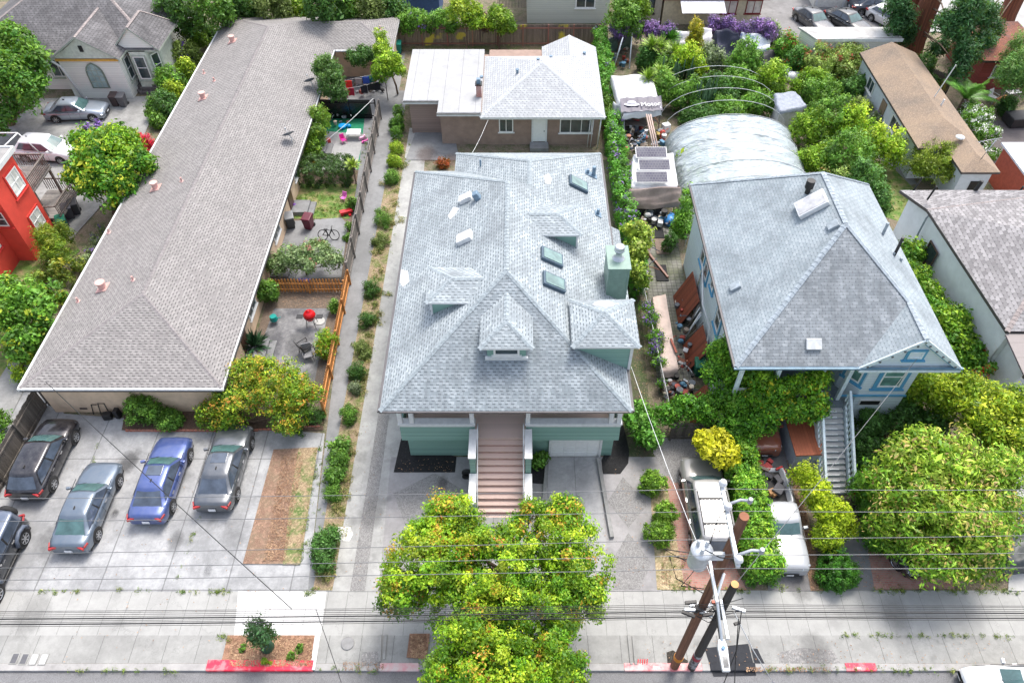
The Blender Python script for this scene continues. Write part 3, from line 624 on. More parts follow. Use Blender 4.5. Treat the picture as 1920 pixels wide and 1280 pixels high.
# front steps: 13 risers
st = MB(); nst = 13; ys0, ys1 = 18.05, 21.25; run = (ys1 - ys0) / (nst - 1); ris = 2.6 / nst
for i in range(nst - 1):
    z = ris * (i + 1); y = ys0 + run * i; st.box(-2.1, .33, y, y + run + .0, max(0, z - ris - .3), z - .045); 
s_ = st.build('front_stair', flat('riser_brown', (.6, .38, .33), .7), g)
for i in range(nst - 1):
    z = ris * (i + 1); y = ys0 + run * i; MB().box(-2.1, .33, y - .035, y + run - .002, z - .044, z).build('step', m_step, s_, bevel=.01)
for sx, sy in ((-2.4, -2.12), (.35, .63)):
    m = MB(); m.box(sx, sy, 19.75, 21.4, 0, 3.0); m.box(sx, sy, 18.05, 19.75, 0, 1.62); m.build('stair_side_wall', m_gsh, s_)
    MB().box(sx - .05, sy + .05, 19.7, 21.42, 3.0, 3.09).build('stair_cap', FA_W, s_, bevel=.01); MB().box(sx - .05, sy + .05, 18.0, 19.7, 1.62, 1.71).build('stair_cap', FA_W, s_, bevel=.01)
    hx = sy + .1 if sx < -1 else sx - .1
    m = MB(); m.tube([(hx, 21.5, 3.45), (hx, 21.1, 3.45), (hx, 18.3, 1.25), (hx, 18.15, .95)], .03, 8)
    for yy, zz in ((21.2, 3.4), (19.8, 2.45), (18.4, 1.3)): m.tube([(hx, yy, zz), (hx, yy, zz - .9)], .022, 6)
    m.build('handrail', FA_W, s_)
struct('step_pad', MB().box(-2.2, .45, 17.55, 18.05, .0, .3), m_apron, bevel=.02)
# dormers
def dormer(face, cx, w, yf, zb, ze_, rise, yback, facedir, label=None):
    pass
d1, cp = hip(-1.85, .7, 22.9, 26.6, 7.5, .62, (1, 0))
d = MB().box(-1.5, .36, 23.25, 26.4, 5.9, 7.42).build('dormer', m_gsh, g)
roof(d, d1, m_gr, FA_W, .1, name='dormer_roof', caps=cp, capm=m_grcap)
window(d, (-.57, 23.25, 6.98), (0, -1, 0), 1.25, .62, panes=(1, 1), fw=.1)
MB().box(-1.6, .46, 23.1, 23.25, 6.42, 6.58).build('dormer_apron', FA_W, d, bevel=.01)
d2, cp = hip(-4.6, -1.0, 25.8, 28.4, 7.6, .45, (1, 0), axis=0)
d = MB().box(-4.36, -1.3, 26.1, 28.1, 5.6, 7.52).build('dormer', m_gsh, g); roof(d, d2, m_gr, FA_W, .1, name='dormer_roof', caps=cp, capm=m_grcap)
window(d, (-4.36, 27.1, 6.95), (-1, 0, 0), 1.4, .6)
MB().box(-4.42, -4.32, 26.04, 26.14, 6.4, 7.5).build('corner_board', FA_W, d)
d3, cp = hip(-.2, 3.45, 30.9, 33.5, 7.6, .45, (0, 1), axis=0)
d = MB().box(0, 3.2, 31.2, 33.2, 5.6, 7.52).build('dormer', m_gsh, g); roof(d, d3, m_gr, FA_W, .1, name='dormer_roof', caps=cp, capm=m_grcap)
window(d, (3.2, 32.2, 6.95), (1, 0, 0), 1.4, .6)
MB().box(3.16, 3.26, 31.14, 31.24, 6.4, 7.5).build('corner_board', FA_W, d)
d4, cp = hip(2.55, 5.8, 23.25, 26.45, 7.2, .75, (1, 1), axis=1)
d = MB().box(2.85, 5.5, 23.6, 26.1, 4.6, 7.1).build('stair_tower', m_gsh, g); roof(d, d4, m_gr, FA_W, .1, name='tower_roof', caps=cp, capm=m_grcap)
MB().box(5.42, 5.56, 23.54, 23.68, 4.9, 7.1).build('corner_board', FA_W, d)
window(d, (5.5, 24.85, 6.1), (1, 0, 0), 1.2, 1.2)
# chimney
ch = MB(); ch.box(4.7, 5.8, 28.4, 30.15, 0, 7.4); ch.box(4.64, 5.86, 28.34, 30.21, 7.4, 7.5)
for a in (4.7, 5.7): ch.box(a, a + .1, 28.37, 28.41, 3, 7.4)
c_ = ch.build('chimney', flat('chimney_green', (.2, .3, .255), .5, var=.08), g, bevel=.02)
m = MB(); m.lathe([(.34, 7.5), (.3, 7.56), (.17, 7.64), (.17, 8.0), (.27, 8.02), (.27, 8.1), (.24, 8.11), (.24, 8.16), (.27, 8.17), (.27, 8.3), (.2, 8.34), (.02, 8.35)], (5.25, 29.2, 0), 20); m.build('flue_cap', flat('galvanised', (.55, .58, .6), .35, metal=.7), c_)
# skylights on the right slope, sized from the photo corners
nR = Vector((sl_, 0, 1)).normalized(); pR = (x1, 30, ze)
aslope = math.atan(sl_); rotR = Matrix.Rotation(aslope, 3, 'Y'); rotL = Matrix.Rotation(-aslope, 3, 'Y')
m_fr = flat('skylight_frame', (.06, .1, .14), .4); m_sg = glassm('skylight_glass', (.1, .16, .15), .12)
for c0 in ((1083, 347), (1033, 484), (1037, 531)):
    c = Ppl(*c0, pR, nR); s0 = MB()
    s0.obox(c + nR * .09, 1.3, .95, .2, rotR); k = s0.build('skylight', m_fr, g, bevel=.02)
    MB().obox(c + nR * .205, 1.1, .75, .03, rotR).build('pane', m_sg, k)
nL = Vector((-sl_, 0, 1)).normalized(); pL = (x0, 30, ze)
m_vent = flat('vent_slate', (.16, .24, .32), .6); m_vw = flat('vent_white', (.72, .73, .73), .5)
for uv_, mt, sx, sy, sz in (((875, 374), m_vw, .8, .55, .3), ((897, 372), m_vent, .35, .4, .5), ((873, 448), m_vw, .9, .7, .3)):
    c = Ppl(*uv_, pL, nL); MB().obox(c + nL * sz * .4, sx, sy, sz, rotL).build('roof_vent', mt, g, bevel=.05)
for uv_, h in (((1102, 325), .3), ((1113, 330), .7), ((1121, 402), .4)):
    c = Ppl(*uv_, pR, nR); m = MB(); m.cyl(c - Vector((0, 0, .1)), c + Vector((0, 0, h)), .09 if h < .6 else .12); m.obox(c + nR * .03, .45, .45, .03, rotR); m.build('vent_pipe', m_vent, g)
c = Ppl(901, 312, (xl2, 41, ze), Vector((-.579, 0, 1)).normalized()); MB().cyl(c, c + Vector((0, 0, .5)), .06).build('vent_pipe', m_vent, g)
c = Ppl(906, 318, (xl2, 41, ze), Vector((-.579, 0, 1)).normalized())
m_chip = flat('bare_patch', (.6, .62, .63), .8)
for pts, pl, nn in (((((840, 405), (850, 388), (862, 390), (852, 405), (844, 412))), pL, nL), ((((1020, 330), (1028, 325), (1034, 335), (1032, 346), (1022, 344))), pR, nR), ((((752, 505), (765, 508), (768, 528), (756, 538), (750, 530))), pL, nL)):
    m = MB(); q = [Ppl(u, v, pl, nn) + Vector(nn) * .012 for u, v in pts]; m.add(q, [tuple(range(len(q)))]); m.build('roof_patch', m_chip, g)
m = MB(); m.lathe([(.55, 7.6), (.5, 7.66), (.02, 7.68)], (4.2, 25.7, 0), 10, sc=(1, .45)); m.build('roof_patch', m_chip, g)
m = MB(); m.tube([(x0 - .02, 33.5, ze - .15), (-6.25, 33.7, 4.7), (-6.2, 33.7, 0.1)], .05, 8); m.build('downspout', FA_W, g)
m = MB(); m.tube([(5.5, 23.5, 5.0), (5.3, 23.2, 4.7), (5.1, 23.1, 0.1)], .05, 8); m.build('downspout', FA_W, g)

# ================================================================ LEFT APARTMENT BUILDING
m_ar = shingle('brown_grey_shingle', (.4, .38, .37), (.09, .083, .08), (.5, .475, .46), dash=.5, blotch=.3, tab=.32, k=.6)
m_arcap = flat('ridge_grey', (.24, .222, .22), .9, var=.2, scale=8)
m_st = flat('cream_stucco', (.7, .52, .36), .9, var=.12, scale=1.5, bump=.3)
a = thing('apartment_block', 'long single-storey cream stucco apartment block with brown-grey hip roof', 'building', (-21, 24.7, 0))
X0, X1, Y0, Y1, ZE = -26.4, -15.7, 24.3, 66.6, 2.75; XM = -21.05; ZR = 4.45
p, q = (XM, 29.65, ZR), (XM, 61.25, ZR); Z = lambda x, y: (x, y, ZE)
ZW = 3.75; wy0, wy1 = 60.6, 66.6; wym = 63.6; j = (XM + 1.9, wym, ZW + .12)
xe = -10.7; we = (xe - 3.0, wym, ZW)
ji = (-18.85, wym, ZW)
fs = [[Z(X0, Y0), Z(X1, Y0), p], [Z(X0, Y0), p, q, Z(X0, Y1)], [Z(X1, Y0), Z(X1, wy0), ji, q, p], [Z(X0, Y1), q, ji, we, Z(xe, Y1)], [Z(X1, wy0), Z(xe, wy0), we, ji], [Z(xe, wy0), Z(xe, Y1), we]]
roof(a, fs, m_ar, FA_W, .18, caps=[(Z(X0, Y0), p), (Z(X1, Y0), p), (p, q), (q, Z(X0, Y1)), (ji, we), (we, Z(xe, Y1)), (we, Z(xe, wy0))], capm=m_arcap)
m = MB(); m.box(X0 - .1, X1 + .1, Y0 - .13, Y0 - .01, ZE - .13, ZE - .01); m.box(X0 - .13, X0 - .01, Y0, Y1, ZE - .13, ZE - .01); m.box(X1 + .01, X1 + .08, Y0, wy0, ZE - .1, ZE - .01); m.box(X1 + .14, xe + .1, wy0 - .13, wy0 - .01, ZE - .13, ZE - .01)
m.build('gutter', FA_W, a)
m = MB(); m.box(X0 - .15, X0 - .135, Y0, Y1, ZE - .12, ZE - .02); m.box(X1 + .085, X1 + .13, Y0, wy0, ZE - .17, ZE - .05); m.box(X0, X1, Y0 - .15, Y0 - .135, ZE - .19, ZE - .11); m.build('gutter_shadow_strip', flat('gutter_shadow_dark', (.05, .05, .05), .6), a)  # dark strips stand in for the shadow line along the gutter
walls(a, [(-25.9, 24.7), (-16.2, 24.7), (-16.2, 61.1), (-11.1, 61.1), (-11.1, 66.2), (-25.9, 66.2)], 0, 2.65, m_st)
for xx in (-24.2, -21.8, -19.4): MB().box(xx - .2, xx + .2, 24.66, 24.69, .32, .42).build('crawl_vent', flat('vent_dark', (.05, .04, .04), .8), a)
for yy in (31.5, 38.5, 45.2, 52.5): 
    window(a, (-16.2, yy, 1.55), (1, 0, 0), 1.5, 1.1, panes=(2, 1)); 
for yy in (29.2, 36.0, 42.6, 50.0):
    MB().box(-16.19, -16.13, yy - .45, yy + .45, .35, 2.35).build('door', flat('brown_door', (.1, .05, .035), .4), a)
    m = MB(); m.box(-16.2, -15.0, yy - .7, yy + .7, 0, .33); m.box(-15.0, -14.6, yy - .7, yy + .7, 0, .17); m.build('stoop', m_path, a, bevel=.02)
m_pink = flat('pink_vent', (.62, .38, .34), .7)
nAL = Vector((-(ZR - ZE) / 5.35, 0, 1)).normalized(); nAR = Vector(((ZR - ZE) / 5.35, 0, 1)).normalized(); nAF = Vector((0, -(ZR - ZE) / 5.35, 1)).normalized()
for uv_, h, r in (((436, 78), .42, .2), ((381, 184), .42, .2), ((292, 353), .42, .2), ((193, 540), .42, .22)):
    c = Ppl(*uv_, (X0, 30, ZE), nAL); m = MB(); m.cyl(c - Vector((0, 0, .1)), c + Vector((0, 0, h)), r, n=16); m.cyl(c + Vector((0, 0, h)), c + Vector((0, 0, h + .07)), r * 1.25, n=16); m.obox(c + nAL * .025, .7, .7, .03, Matrix.Rotation(-math.atan(.318), 3, 'Y')); m.build('roof_vent', m_pink, a)
for uv_, in (((383, 138),), ((341, 340),), ((250, 525),), ((147, 565),), ((205, 436),), ((402, 152),), ((91, 705),), ((713, 55),)):
    c = Ppl(*uv_, (X0, 30, ZE), nAL if uv_[0] < 700 and uv_[1] < 650 else nAF) if uv_[0] < 700 else P(*uv_, 3.2); m = MB(); m.cyl(c - Vector((0, 0, .1)), c + Vector((0, 0, .3)), .06, n=10); m.lathe([(.16, 0), (.12, .03), (.05, .06)], c, 10); m.build('vent_pipe', m_pink, a)
# satellite dishes on the eave
def dish(label, u, v):
    c = Ppl(u, v, (X1, 40, ZE), nAR); t = thing('satellite_dish', label, 'satellite dish', c, 'satellite dishes on the apartment roof')
    m = MB(); m.tube([c, c + Vector((0, 0, .45)), c + Vector((-.1, 0, .6))], .025); m.tube([c + Vector((.25, .1, -.1)), c + Vector((0, 0, .45))], .015); m.tube([c + Vector((.1, -.3, -.05)), c + Vector((0, 0, .4))], .015); m.build('mast', flat('galvanised', (.55, .58, .6), .35, metal=.7), t)
    rot = Matrix.Rotation(R(-35), 4, 'X') @ Matrix.Rotation(R(-20), 4, 'Y'); m = MB(); prof = [(.01, 0), (.2, .02), (.35, .06), (.45, .11), (.46, .12), (.34, .08), (.2, .04), (.01, .02)]
    m.lathe(prof, (0, 0, 0), 20); m.v = [tuple(c + Vector((-.12, -.02, .62)) + (rot @ Vector(p_))) for p_ in m.v]; m.build('reflector', flat('dish_grey', (.14, .16, .19), .45), t)
    m = MB(); e = c + Vector((-.12, .0, .62)) + rot @ Vector((0, -.2, .45)); m.tube([c + Vector((0, 0, .5)), e], .015); m.obox(e, .08, .08, .12); m.build('feed_arm', flat('galvanised', (.55, .58, .6), .35, metal=.7), t)
dish('grey satellite dish on the eave beside the tall clipped tree', 587, 166); dish('grey satellite dish on the eave above the child yard', 548, 267)
# ================================================================ CARS
CS = 1.06
m_tyre = flat('tyre_rubber', (.02, .02, .02), .85); m_alloy = flat('alloy', (.5, .51, .53), .3, metal=.8); m_blk_ = flat('black_plastic', (.015, .015, .016), .5)
m_head = flat('headlight_glass', (.6, .65, .7), .1, spec=.9); m_tail = flat('tail_red', (.35, .01, .01), .15, spec=.8); m_plate = flat('plate_white', (.7, .72, .75), .5)
m_cg = glassm('car_glass', (.045, .058, .08), .04); m_cgg = glassm('car_glass_green', (.05, .1, .1), .05)
def wheel_at(parent, x, y, r, side, w=.22, rim=None, spokes=7):
    m = MB(); prof = [(r * .62, -w / 2), (r * .93, -w / 2), (r, -w * .3), (r, w * .3), (r * .93, w / 2), (r * .62, w / 2)]
    tmp = MB(); tmp.lathe(prof, (0, 0, 0), 24); m.v = [(x + a, y + c, r + b) for a, b, c in tmp.v]; m.f = tmp.f; m.m = tmp.m; m.sm = set(tmp.sm)
    t = m.build('wheel', m_tyre, parent)
    q = MB(); yo = y + side * (w / 2 + .004)
    q.cyl((x, yo - side * .03, r), (x, yo - side * .015, r), r * .64, n=24, mi=1); 
    tmp = MB(); tmp.lathe([(r * .6, -.01), (r * .66, 0.012), (r * .66, .0), (r * .58, -.012)], (0, 0, 0), 24)
    o = len(q.v); q.v += [(x + a, yo + side * c, r + b) for a, b, c in tmp.v]; q.f += [tuple(i + o for i in f) for f in tmp.f]; q.m += tmp.m
    q.cyl((x, yo - side * .02, r), (x, yo + side * .008, r), r * .16, n=12)
    for k in range(spokes):
        a = 2 * math.pi * k / spokes; rot = Matrix.Rotation(-a, 3, 'Y'); q.obox(Vector((x, yo - side * .004, r)) + rot @ Vector((r * .37, 0, 0)), r * .5, .018, r * .13, rot)
    q.build('rim', [rim or m_alloy, m_blk_], t, fixn=True); return t
def car(label, loc, hd, L=4.75, Wd=1.83, Ht=1.44, col=(.1, .1, .12), kind='sedan', group='cars parked on the concrete lot', sunroof=False, glass=None, name='parked_car', cat='car', roofcol=None, rim=None, wheels=(1, 1, 1, 1), parts=True, metal=.5, plate=True, wr=.33, rack=False):
    """x forward, y left, built at the origin and then moved as a whole"""
    t = thing(name, label, cat, (0, 0, 0), group); pm = paint('paint_' + '_'.join('%03d' % int(c * 1000) for c in col), col, metal=metal)
    gl = glass or m_cg; hw = Wd / 2
    K = {'sedan': dict(b=.93, n=.70, tr=.98, f0=.2, f1=.035, r1=-.21, r0=-.38, wt=.68),
         'hatch': dict(b=1.0, n=.78, tr=1.02, f0=.23, f1=.05, r1=-.33, r0=-.455, wt=.7),
         'suv': dict(b=1.08, n=.92, tr=1.1, f0=.25, f1=.12, r1=-.43, r0=-.475, wt=.78),
         'pickup': dict(b=1.08, n=.93, tr=1.05, f0=.19, f1=.1, r1=-.06, r0=-.09, wt=.8),
         'jeep': dict(b=1.15, n=1.08, tr=1.15, f0=.16, f1=.11, r1=-.44, r0=-.46, wt=.86)}[kind]
    N = 34; m = MB(); rows = []
    for i in range(N + 1):
        s = -1 + 2 * i / N; s = math.copysign(abs(s) ** .85, s); x = s * L / 2; e = abs(s)
        w = hw * (1 - .16 * max(0, (e - .72) / .28) ** 2.2) if kind not in ('jeep',) else hw * (1 - .05 * max(0, (e - .85) / .15) ** 2) * (.84 if x > L * K['f0'] else .9)
        if x / L > K['f0']:
            q = (x / L - K['f0']) / (.5 - K['f0']); zt = K['b'] + .02 - (K['b'] - K['n']) * q ** 1.7
        elif x / L < K['r0']:
            q = (K['r0'] - x / L) / (.5 + K['r0']); zt = K['tr'] - .05 * q ** 2
        else: zt = K['b'] + (K['tr'] - K['b']) * max(0, -(x / L) / -K['r0'] if False else (K['f0'] - x / L) / (K['f0'] - K['r0']))
        dz = 0
        if e > .93: dz = ((e - .93) / .07) ** 2 * (.17 if s > 0 else .12)
        lo = .2 + (.12 * max(0, (e - .9) / .1))
        if kind == 'pickup' and x / L < K['r0'] - .03 and e < .97: pr = [(0, .62), (.78 * w, .62), (.8 * w, zt - .02), (.9 * w, zt + .02), (w, zt - .12), (w, .55), (.98 * w, .35), (.9 * w, lo)]
        else: pr = [(0, zt + .015 - dz), (.55 * w, zt - dz), (.82 * w, zt - .035 - dz), (.95 * w, zt - .11 - dz), (w, zt - .26 - dz * .5), (w, .55), (.98 * w, .35), (.9 * w, lo)]
        full = [(-y, z) for y, z in pr[::-1]] + pr[1:]
        rows.append([(x - (math.copysign(.06, s) * (1 if e > .99 else 0)), y, z) for y, z in full])
    n = len(rows[0]); vs = [p for r in rows for p in r]
    fs = []; mi = []
    for i in range(N):
        for k in range(n - 1):
            fs.append((i * n + k, (i + 1) * n + k, (i + 1) * n + k + 1, i * n + k + 1))
    fs += [tuple(range(n)), tuple(range(N * n, (N + 1) * n))]
    m.add(vs, fs, 0, True); m.sm -= {len(fs) - 1, len(fs) - 2}
    body = m.build('body', [pm, m_blk_], t)
    if kind == 'pickup': body.data.materials.append(m_blk_)
    if kind == 'pickup':
        MB().box(-L / 2 + .1, L * (K['r0'] - .04), -.76 * hw, .76 * hw, .6, .635).build('bed_floor', flat('bed_dark', (.03, .03, .03), .8), t)
    # lower dark sills / bumpers
    b = MB(); b.box(-L / 2 * .9, L / 2 * .9, -hw * .93, hw * .93, .17, .3); b.build('underbody', m_blk_, t, bevel=.04)
    # cabin rings
    prof = [(1, -.84), (1, -.3), (1, .3), (1, .84), (.93, 1), (.5, 1), (.08, 1), (.0, 1), (-.42, 1), (-.82, 1), (-.93, 1), (-1, .84), (-1, .3), (-1, -.3), (-1, -.84), (-.93, -1), (-.82, -1), (-.42, -1), (.0, -1), (.08, -1), (.5, -1), (.93, -1)]
    kinds = ['F', 'F', 'F', 'P', 'S', 'S', 'B', 'S', 'S', 'P', 'P', 'R', 'R', 'R', 'P', 'P', 'S', 'S', 'B', 'S', 'S', 'P']
    zb = K['b'] - .03; ht = Ht
    def ring(tt, shrink=1, dz=0):
        xf = L * (K['f0'] + (K['f1'] - K['f0']) * tt); xr = L * (K['r0'] + (K['r1'] - K['r0']) * tt); w = hw * (.93 + (K['wt'] - .93) * tt); z = zb + (ht - .06 - zb) * tt + dz
        cx_ = (xf + xr) / 2; out = []
        for fx, fy in prof:
            x = cx_ + (xf - xr) / 2 * fx * shrink; y = w * fy * shrink
            if abs(fx) == 1: x += math.copysign(.09 * (1 - fy * fy) * shrink, fx)
            if abs(fy) == 1: y *= 1 - .03 * fx * fx
            zz = z + (.012 * (1 - fy * fy) if shrink == 1 and tt == 1 else 0)
            if tt < .02 : zz += (K['tr'] - K['b']) * (1 - fx) / 2
            out.append((x, y, zz))
        return out
    R_ = [ring(0), ring(.12), ring(.5), ring(.88), ring(1), ring(1, .88, .035), ring(1, .55, .056), ring(1, .2, .06)]
    m = MB(); n = len(prof); fs = []
    for i in range(len(R_) - 1): fs += [(i * n + k, i * n + (k + 1) % n, (i + 1) * n + (k + 1) % n, (i + 1) * n + k) for k in range(n)]
    fs.append(tuple(range((len(R_) - 1) * n, len(R_) * n)))
    m.add([p for r in R_ for p in r], fs, 0, True)
    m.build('cabin', paint('paint_roof_%03d' % int(roofcol[0] * 1000), roofcol) if roofcol else pm, t)
    def gpart(nm, ids, mat):
        g_ = MB()
        for k in ids:
            for i in (1, 2):
                q = [Vector(R_[i][k]), Vector(R_[i][(k + 1) % n]), Vector(R_[i + 1][(k + 1) % n]), Vector(R_[i + 1][k])]
                nn = (q[1] - q[0]).cross(q[3] - q[0]).normalized(); 
                if nn.dot(q[0] - Vector((q[0].x * .5, 0, .6))) < 0: nn = -nn
                g_.add([a + nn * .012 for a in q], [(0, 1, 2, 3)], 0, True)
        g_.build(nm, mat, t)
    gpart('windscreen', [0, 1, 2], glass or m_cgg); gpart('rear_window', [11, 12, 13], gl)
    gpart('side_window', [4, 5], m_cg); gpart('side_window', [7, 8], m_cg); gpart('side_window', [16, 17], m_cg); gpart('side_window', [19, 20], m_cg)
    if parts:
        # frames between windows, lights, plates, mirrors
        g_ = MB()
        for k in (6, 18): 
            for i in (1, 2):
                q = [Vector(R_[i][k]), Vector(R_[i][(k + 1) % n]), Vector(R_[i + 1][(k + 1) % n]), Vector(R_[i + 1][k])]; o_ = Vector((0, .012 if k == 6 else -.012, 0)); g_.add([a + o_ for a in q], [(0, 1, 2, 3)])
        g_.build('door_pillar', m_blk_, t)
        hz = K['n'] - .14
        for sy in (-1, 1):
            m = MB(); m.add([(L / 2 - .03, sy * hw * .5, hz), (L / 2 - .26, sy * hw * .955, hz + .05), (L / 2 - .3, sy * hw * .93, hz + .14), (L / 2 - .08, sy * hw * .5, hz + .12), (L / 2 - .3, sy * hw * .7, hz + .06)], [(0, 1, 2, 3), (0, 1, 4), (1, 2, 4), (2, 3, 4), (3, 0, 4)]); m.build('headlight', m_head, t)
            tz = K['tr'] - .2; m = MB(); m.obox((-L / 2 + .06, sy * hw * .68, tz), .1, hw * .42, .13, sy * R(22)); m.obox((-L / 2 + .2, sy * hw * .915, tz + .01), .26, .05, .12, sy * R(18)); m.build('tail_light', m_tail, t, bevel=.015)
            m = MB(); mx = L * K['f0'] - .3; m.obox((mx, sy * (hw + .07), K['b'] + .08), .12, .2, .13, sy * R(12)); m.tube([(mx, sy * hw * .93, K['b']), (mx, sy * (hw + .02), K['b'] + .05)], .025); m.build('mirror', pm, t, bevel=.03)
            m = MB()
            for hx in (.02, -.19): m.obox((L * hx, sy * (hw + .012), K['b'] - .13), .2, .035, .035)
            m.build('door_handle', flat('chrome', (.6, .6, .6), .15, metal=1), t)
            m = MB()
            for hx in (.115, -.055, -.25): m.obox((L * hx, sy * (hw + .0005), .62), .012, .006, .62)
            m.build('door_seam', m_blk_, t)
            m = MB(); m.obox((0, sy * (hw * .935), zb + .075), L * .5, .02, .025); m.build('window_trim', m_blk_, t)
        if plate: MB().box(-L / 2 - .012, -L / 2 + .03, -.16, .16, .48 if kind != 'pickup' else .5, .63).build('license_plate', m_plate, t)
        MB().box(L / 2 - .03, L / 2 + .008, -.4, .4, .36, .52).build('grille', m_blk_, t, bevel=.02)
        MB().box(L / 2 - .02, L / 2 + .012, -.16, .16, .4, .5).build('license_plate', m_plate, t)
        m = MB(); cw = L * K['f0'] + .06
        for sy in (-.45, .25): m.tube([(cw, sy * hw, K['b'] + .01), (cw - .16, (sy + .45) * hw, K['b'] + .07)], .012)
        m.build('wiper', m_blk_, t)
        if kind != 'pickup': m = MB(); m.obox((L * K['r1'] + .35, 0, ht + .03), .16, .04, .06); m.build('antenna_fin', m_blk_, t, bevel=.01)
    if sunroof: m = MB(); m.obox((L * (K['f1'] - .055), 0, ht + .008), .55, hw * .82, .02); m.build('sunroof', m_cg, t, bevel=.01)
    if rack:
        m = MB()
        for sy in (-1, 1): m.tube([(L * .02, sy * hw * .66, ht - .02), (L * 0, sy * hw * .66, ht + .05), (L * -.38, sy * hw * .66, ht + .05), (L * -.4, sy * hw * .66, ht - .02)], .02)
        for xx in (-.06, -.3): m.obox((L * xx, 0, ht + .05), .06, hw * 1.3, .03)
        m.build('roof_rack', m_blk_, t)
        m = MB()
        for k in range(-3, 4): m.obox((L * -.18, k * .17, ht + .01), L * .42, .03, .015)
        m.build('roof_rib', pm, t)
    ax = L * .3
    for i, (x, sd) in enumerate(((ax, -1), (ax, 1), (-ax, -1), (-ax, 1))):
        if not wheels[i]: continue
        A = MB(); A.cyl((x, sd * (hw - .05), wr + .02), (x, sd * (hw + .006), wr + .02), wr + .065, n=24); A.build('wheel_arch', m_blk_, t)
        wheel_at(t, x, sd * (hw - .1 + .012), wr, sd, rim=rim)
    t.location = loc; t.rotation_euler = (0, 0, hd); t.scale = (CS,) * 3; return t
UPY, DNY, RTX, LTX = R(90), R(-90), 0.0, R(180)
def place(u, v, L):     # rear bumper ground pixel for a car heading +y -> centre
    p = P(u, v, .25); return (p.x, p.y + L * CS / 2, 0)
car('black rounded crossover hatchback nearest the wooden fence', place(52, 941, 4.55), UPY, 4.55, 1.84, 1.58, (.012, .011, .018), 'hatch', wr=.35)
car('slate blue-grey sedan second from the wooden fence', place(134, 1040, 4.7), UPY, 4.7, 1.8, 1.45, (.13, .17, .22), 'sedan', glass=m_cgg)
car('indigo blue sedan with sunroof and blue glossy boot', place(278, 986, 4.75), UPY, 4.75, 1.8, 1.43, (.065, .105, .3), 'sedan', sunroof=True)
car('dark grey sedan with sunroof parked nearest the dirt bed', place(401, 963, 4.85), UPY, 4.85, 1.84, 1.45, (.1, .112, .13), 'sedan', sunroof=True)
jp = P(20, 1070, .5)
j_ = car('grey boxy off-road car with spare wheel at the left photo edge', (jp.x - 1.1, jp.y + .3, 0), DNY, 4.4, 1.85, 1.8, (.035, .04, .05), 'jeep', wr=.4, name='off_road_car', roofcol=(.1, .13, .19))
jl = j_.location.copy(); j_.location = (0, 0, 0); j_.rotation_euler = (0, 0, 0); j_.scale = (1, 1, 1)
m = MB(); tmp = MB(); tmp.lathe([(.2, -.12), (.38, -.12), (.4, -.05), (.4, .06), (.36, .12), (.05, .13)], (0, 0, 0), 22); m.v = [(-2.35 - c, a, 1.0 + b) for a, b, c in tmp.v]; m.f = tmp.f; m.m = tmp.m; m.sm = set(tmp.sm); m.build('spare_wheel', m_tyre, j_)
for sx in (1.32, -1.32):
    for sd in (-1, 1):
        m = MB(); m.tube([(sx + .5, sd * .93, .55), (sx + .36, sd * .93, .86), (sx, sd * .93, .96), (sx - .36, sd * .93, .86), (sx - .5, sd * .93, .55)], .1, 6); m.build('fender_flare', flat('flare_grey', (.09, .11, .15), .5), j_)
j_.location = jl; j_.rotation_euler = (0, 0, DNY); j_.scale = (CS,) * 3
p = P(140, 226, .2); car('silver sedan parked sideways in front of the white house', (p.x, p.y + .9, 0), R(4), 4.6, 1.8, 1.45, (.33, .38, .45), 'sedan', group='cars on the left neighbour drive')
p = P(70, 300, .2); car('white sport utility car behind the red building deck', (p.x + .7, p.y + .75, 0), R(-6), 4.5, 1.85, 1.6, (.72, .73, .75), 'hatch', group='cars on the left neighbour drive', metal=0)
car('silver minivan with roof rack beside the brick paving', (9.4, 18.5, 0), UPY, 5.2, 1.98, 1.82, (.3, .29, .27), 'suv', name='minivan', cat='minivan', group=None, rack=True, metal=.3, roofcol=(.42, .41, .4))
car('white old pickup truck with open cluttered bed', (12.75, 17.75, 0), DNY, 5.3, 1.8, 1.6, (.36, .375, .4), 'pickup', name='pickup_truck', cat='pickup', group=None, metal=0)
car('rusty red old truck half buried under the ivy', (13.0, 23.6, 0), DNY, 3.9, 1.7, 1.7, (.28, .08, .04), 'suv', name='old_truck', cat='truck', group=None, metal=0)
p = P(1745, 1040, .3); car('black car almost hidden beneath the big leafy tree', (18.4, 17.3, 0), R(-72), 4.6, 1.8, 1.45, (.012, .013, .016), 'sedan', group=None)
car('white sedan on the road cut off by the bottom photo edge', (P(1930, 1262, 1).x - .2, 9.85, -.11), LTX, 4.7, 1.85, 1.45, (.75, .76, .78), 'sedan', group=None, metal=0)
for lb, u, v, hd, col, kd in (('dark grey sedan nearest the white garage corner', 1527, 50, R(-70), (.045, .05, .06), 'sedan'), ('black convertible-roof car between two dark cars', 1592, 52, R(-60), (.02, .023, .028), 'sedan'), ('dark blue-grey sedan parked beside the garage doors', 1640, 22, RTX, (.04, .05, .075), 'sedan'), ('white car partly hidden behind the redwood branches', 1672, 48, R(-60), (.7, .7, .7), 'hatch')):
    p = P(u, v, .3); car(lb, (p.x, p.y + .6, 0), hd, 4.6, 1.82, 1.45, col, kd, group='cars in the rear parking court', metal=.2)
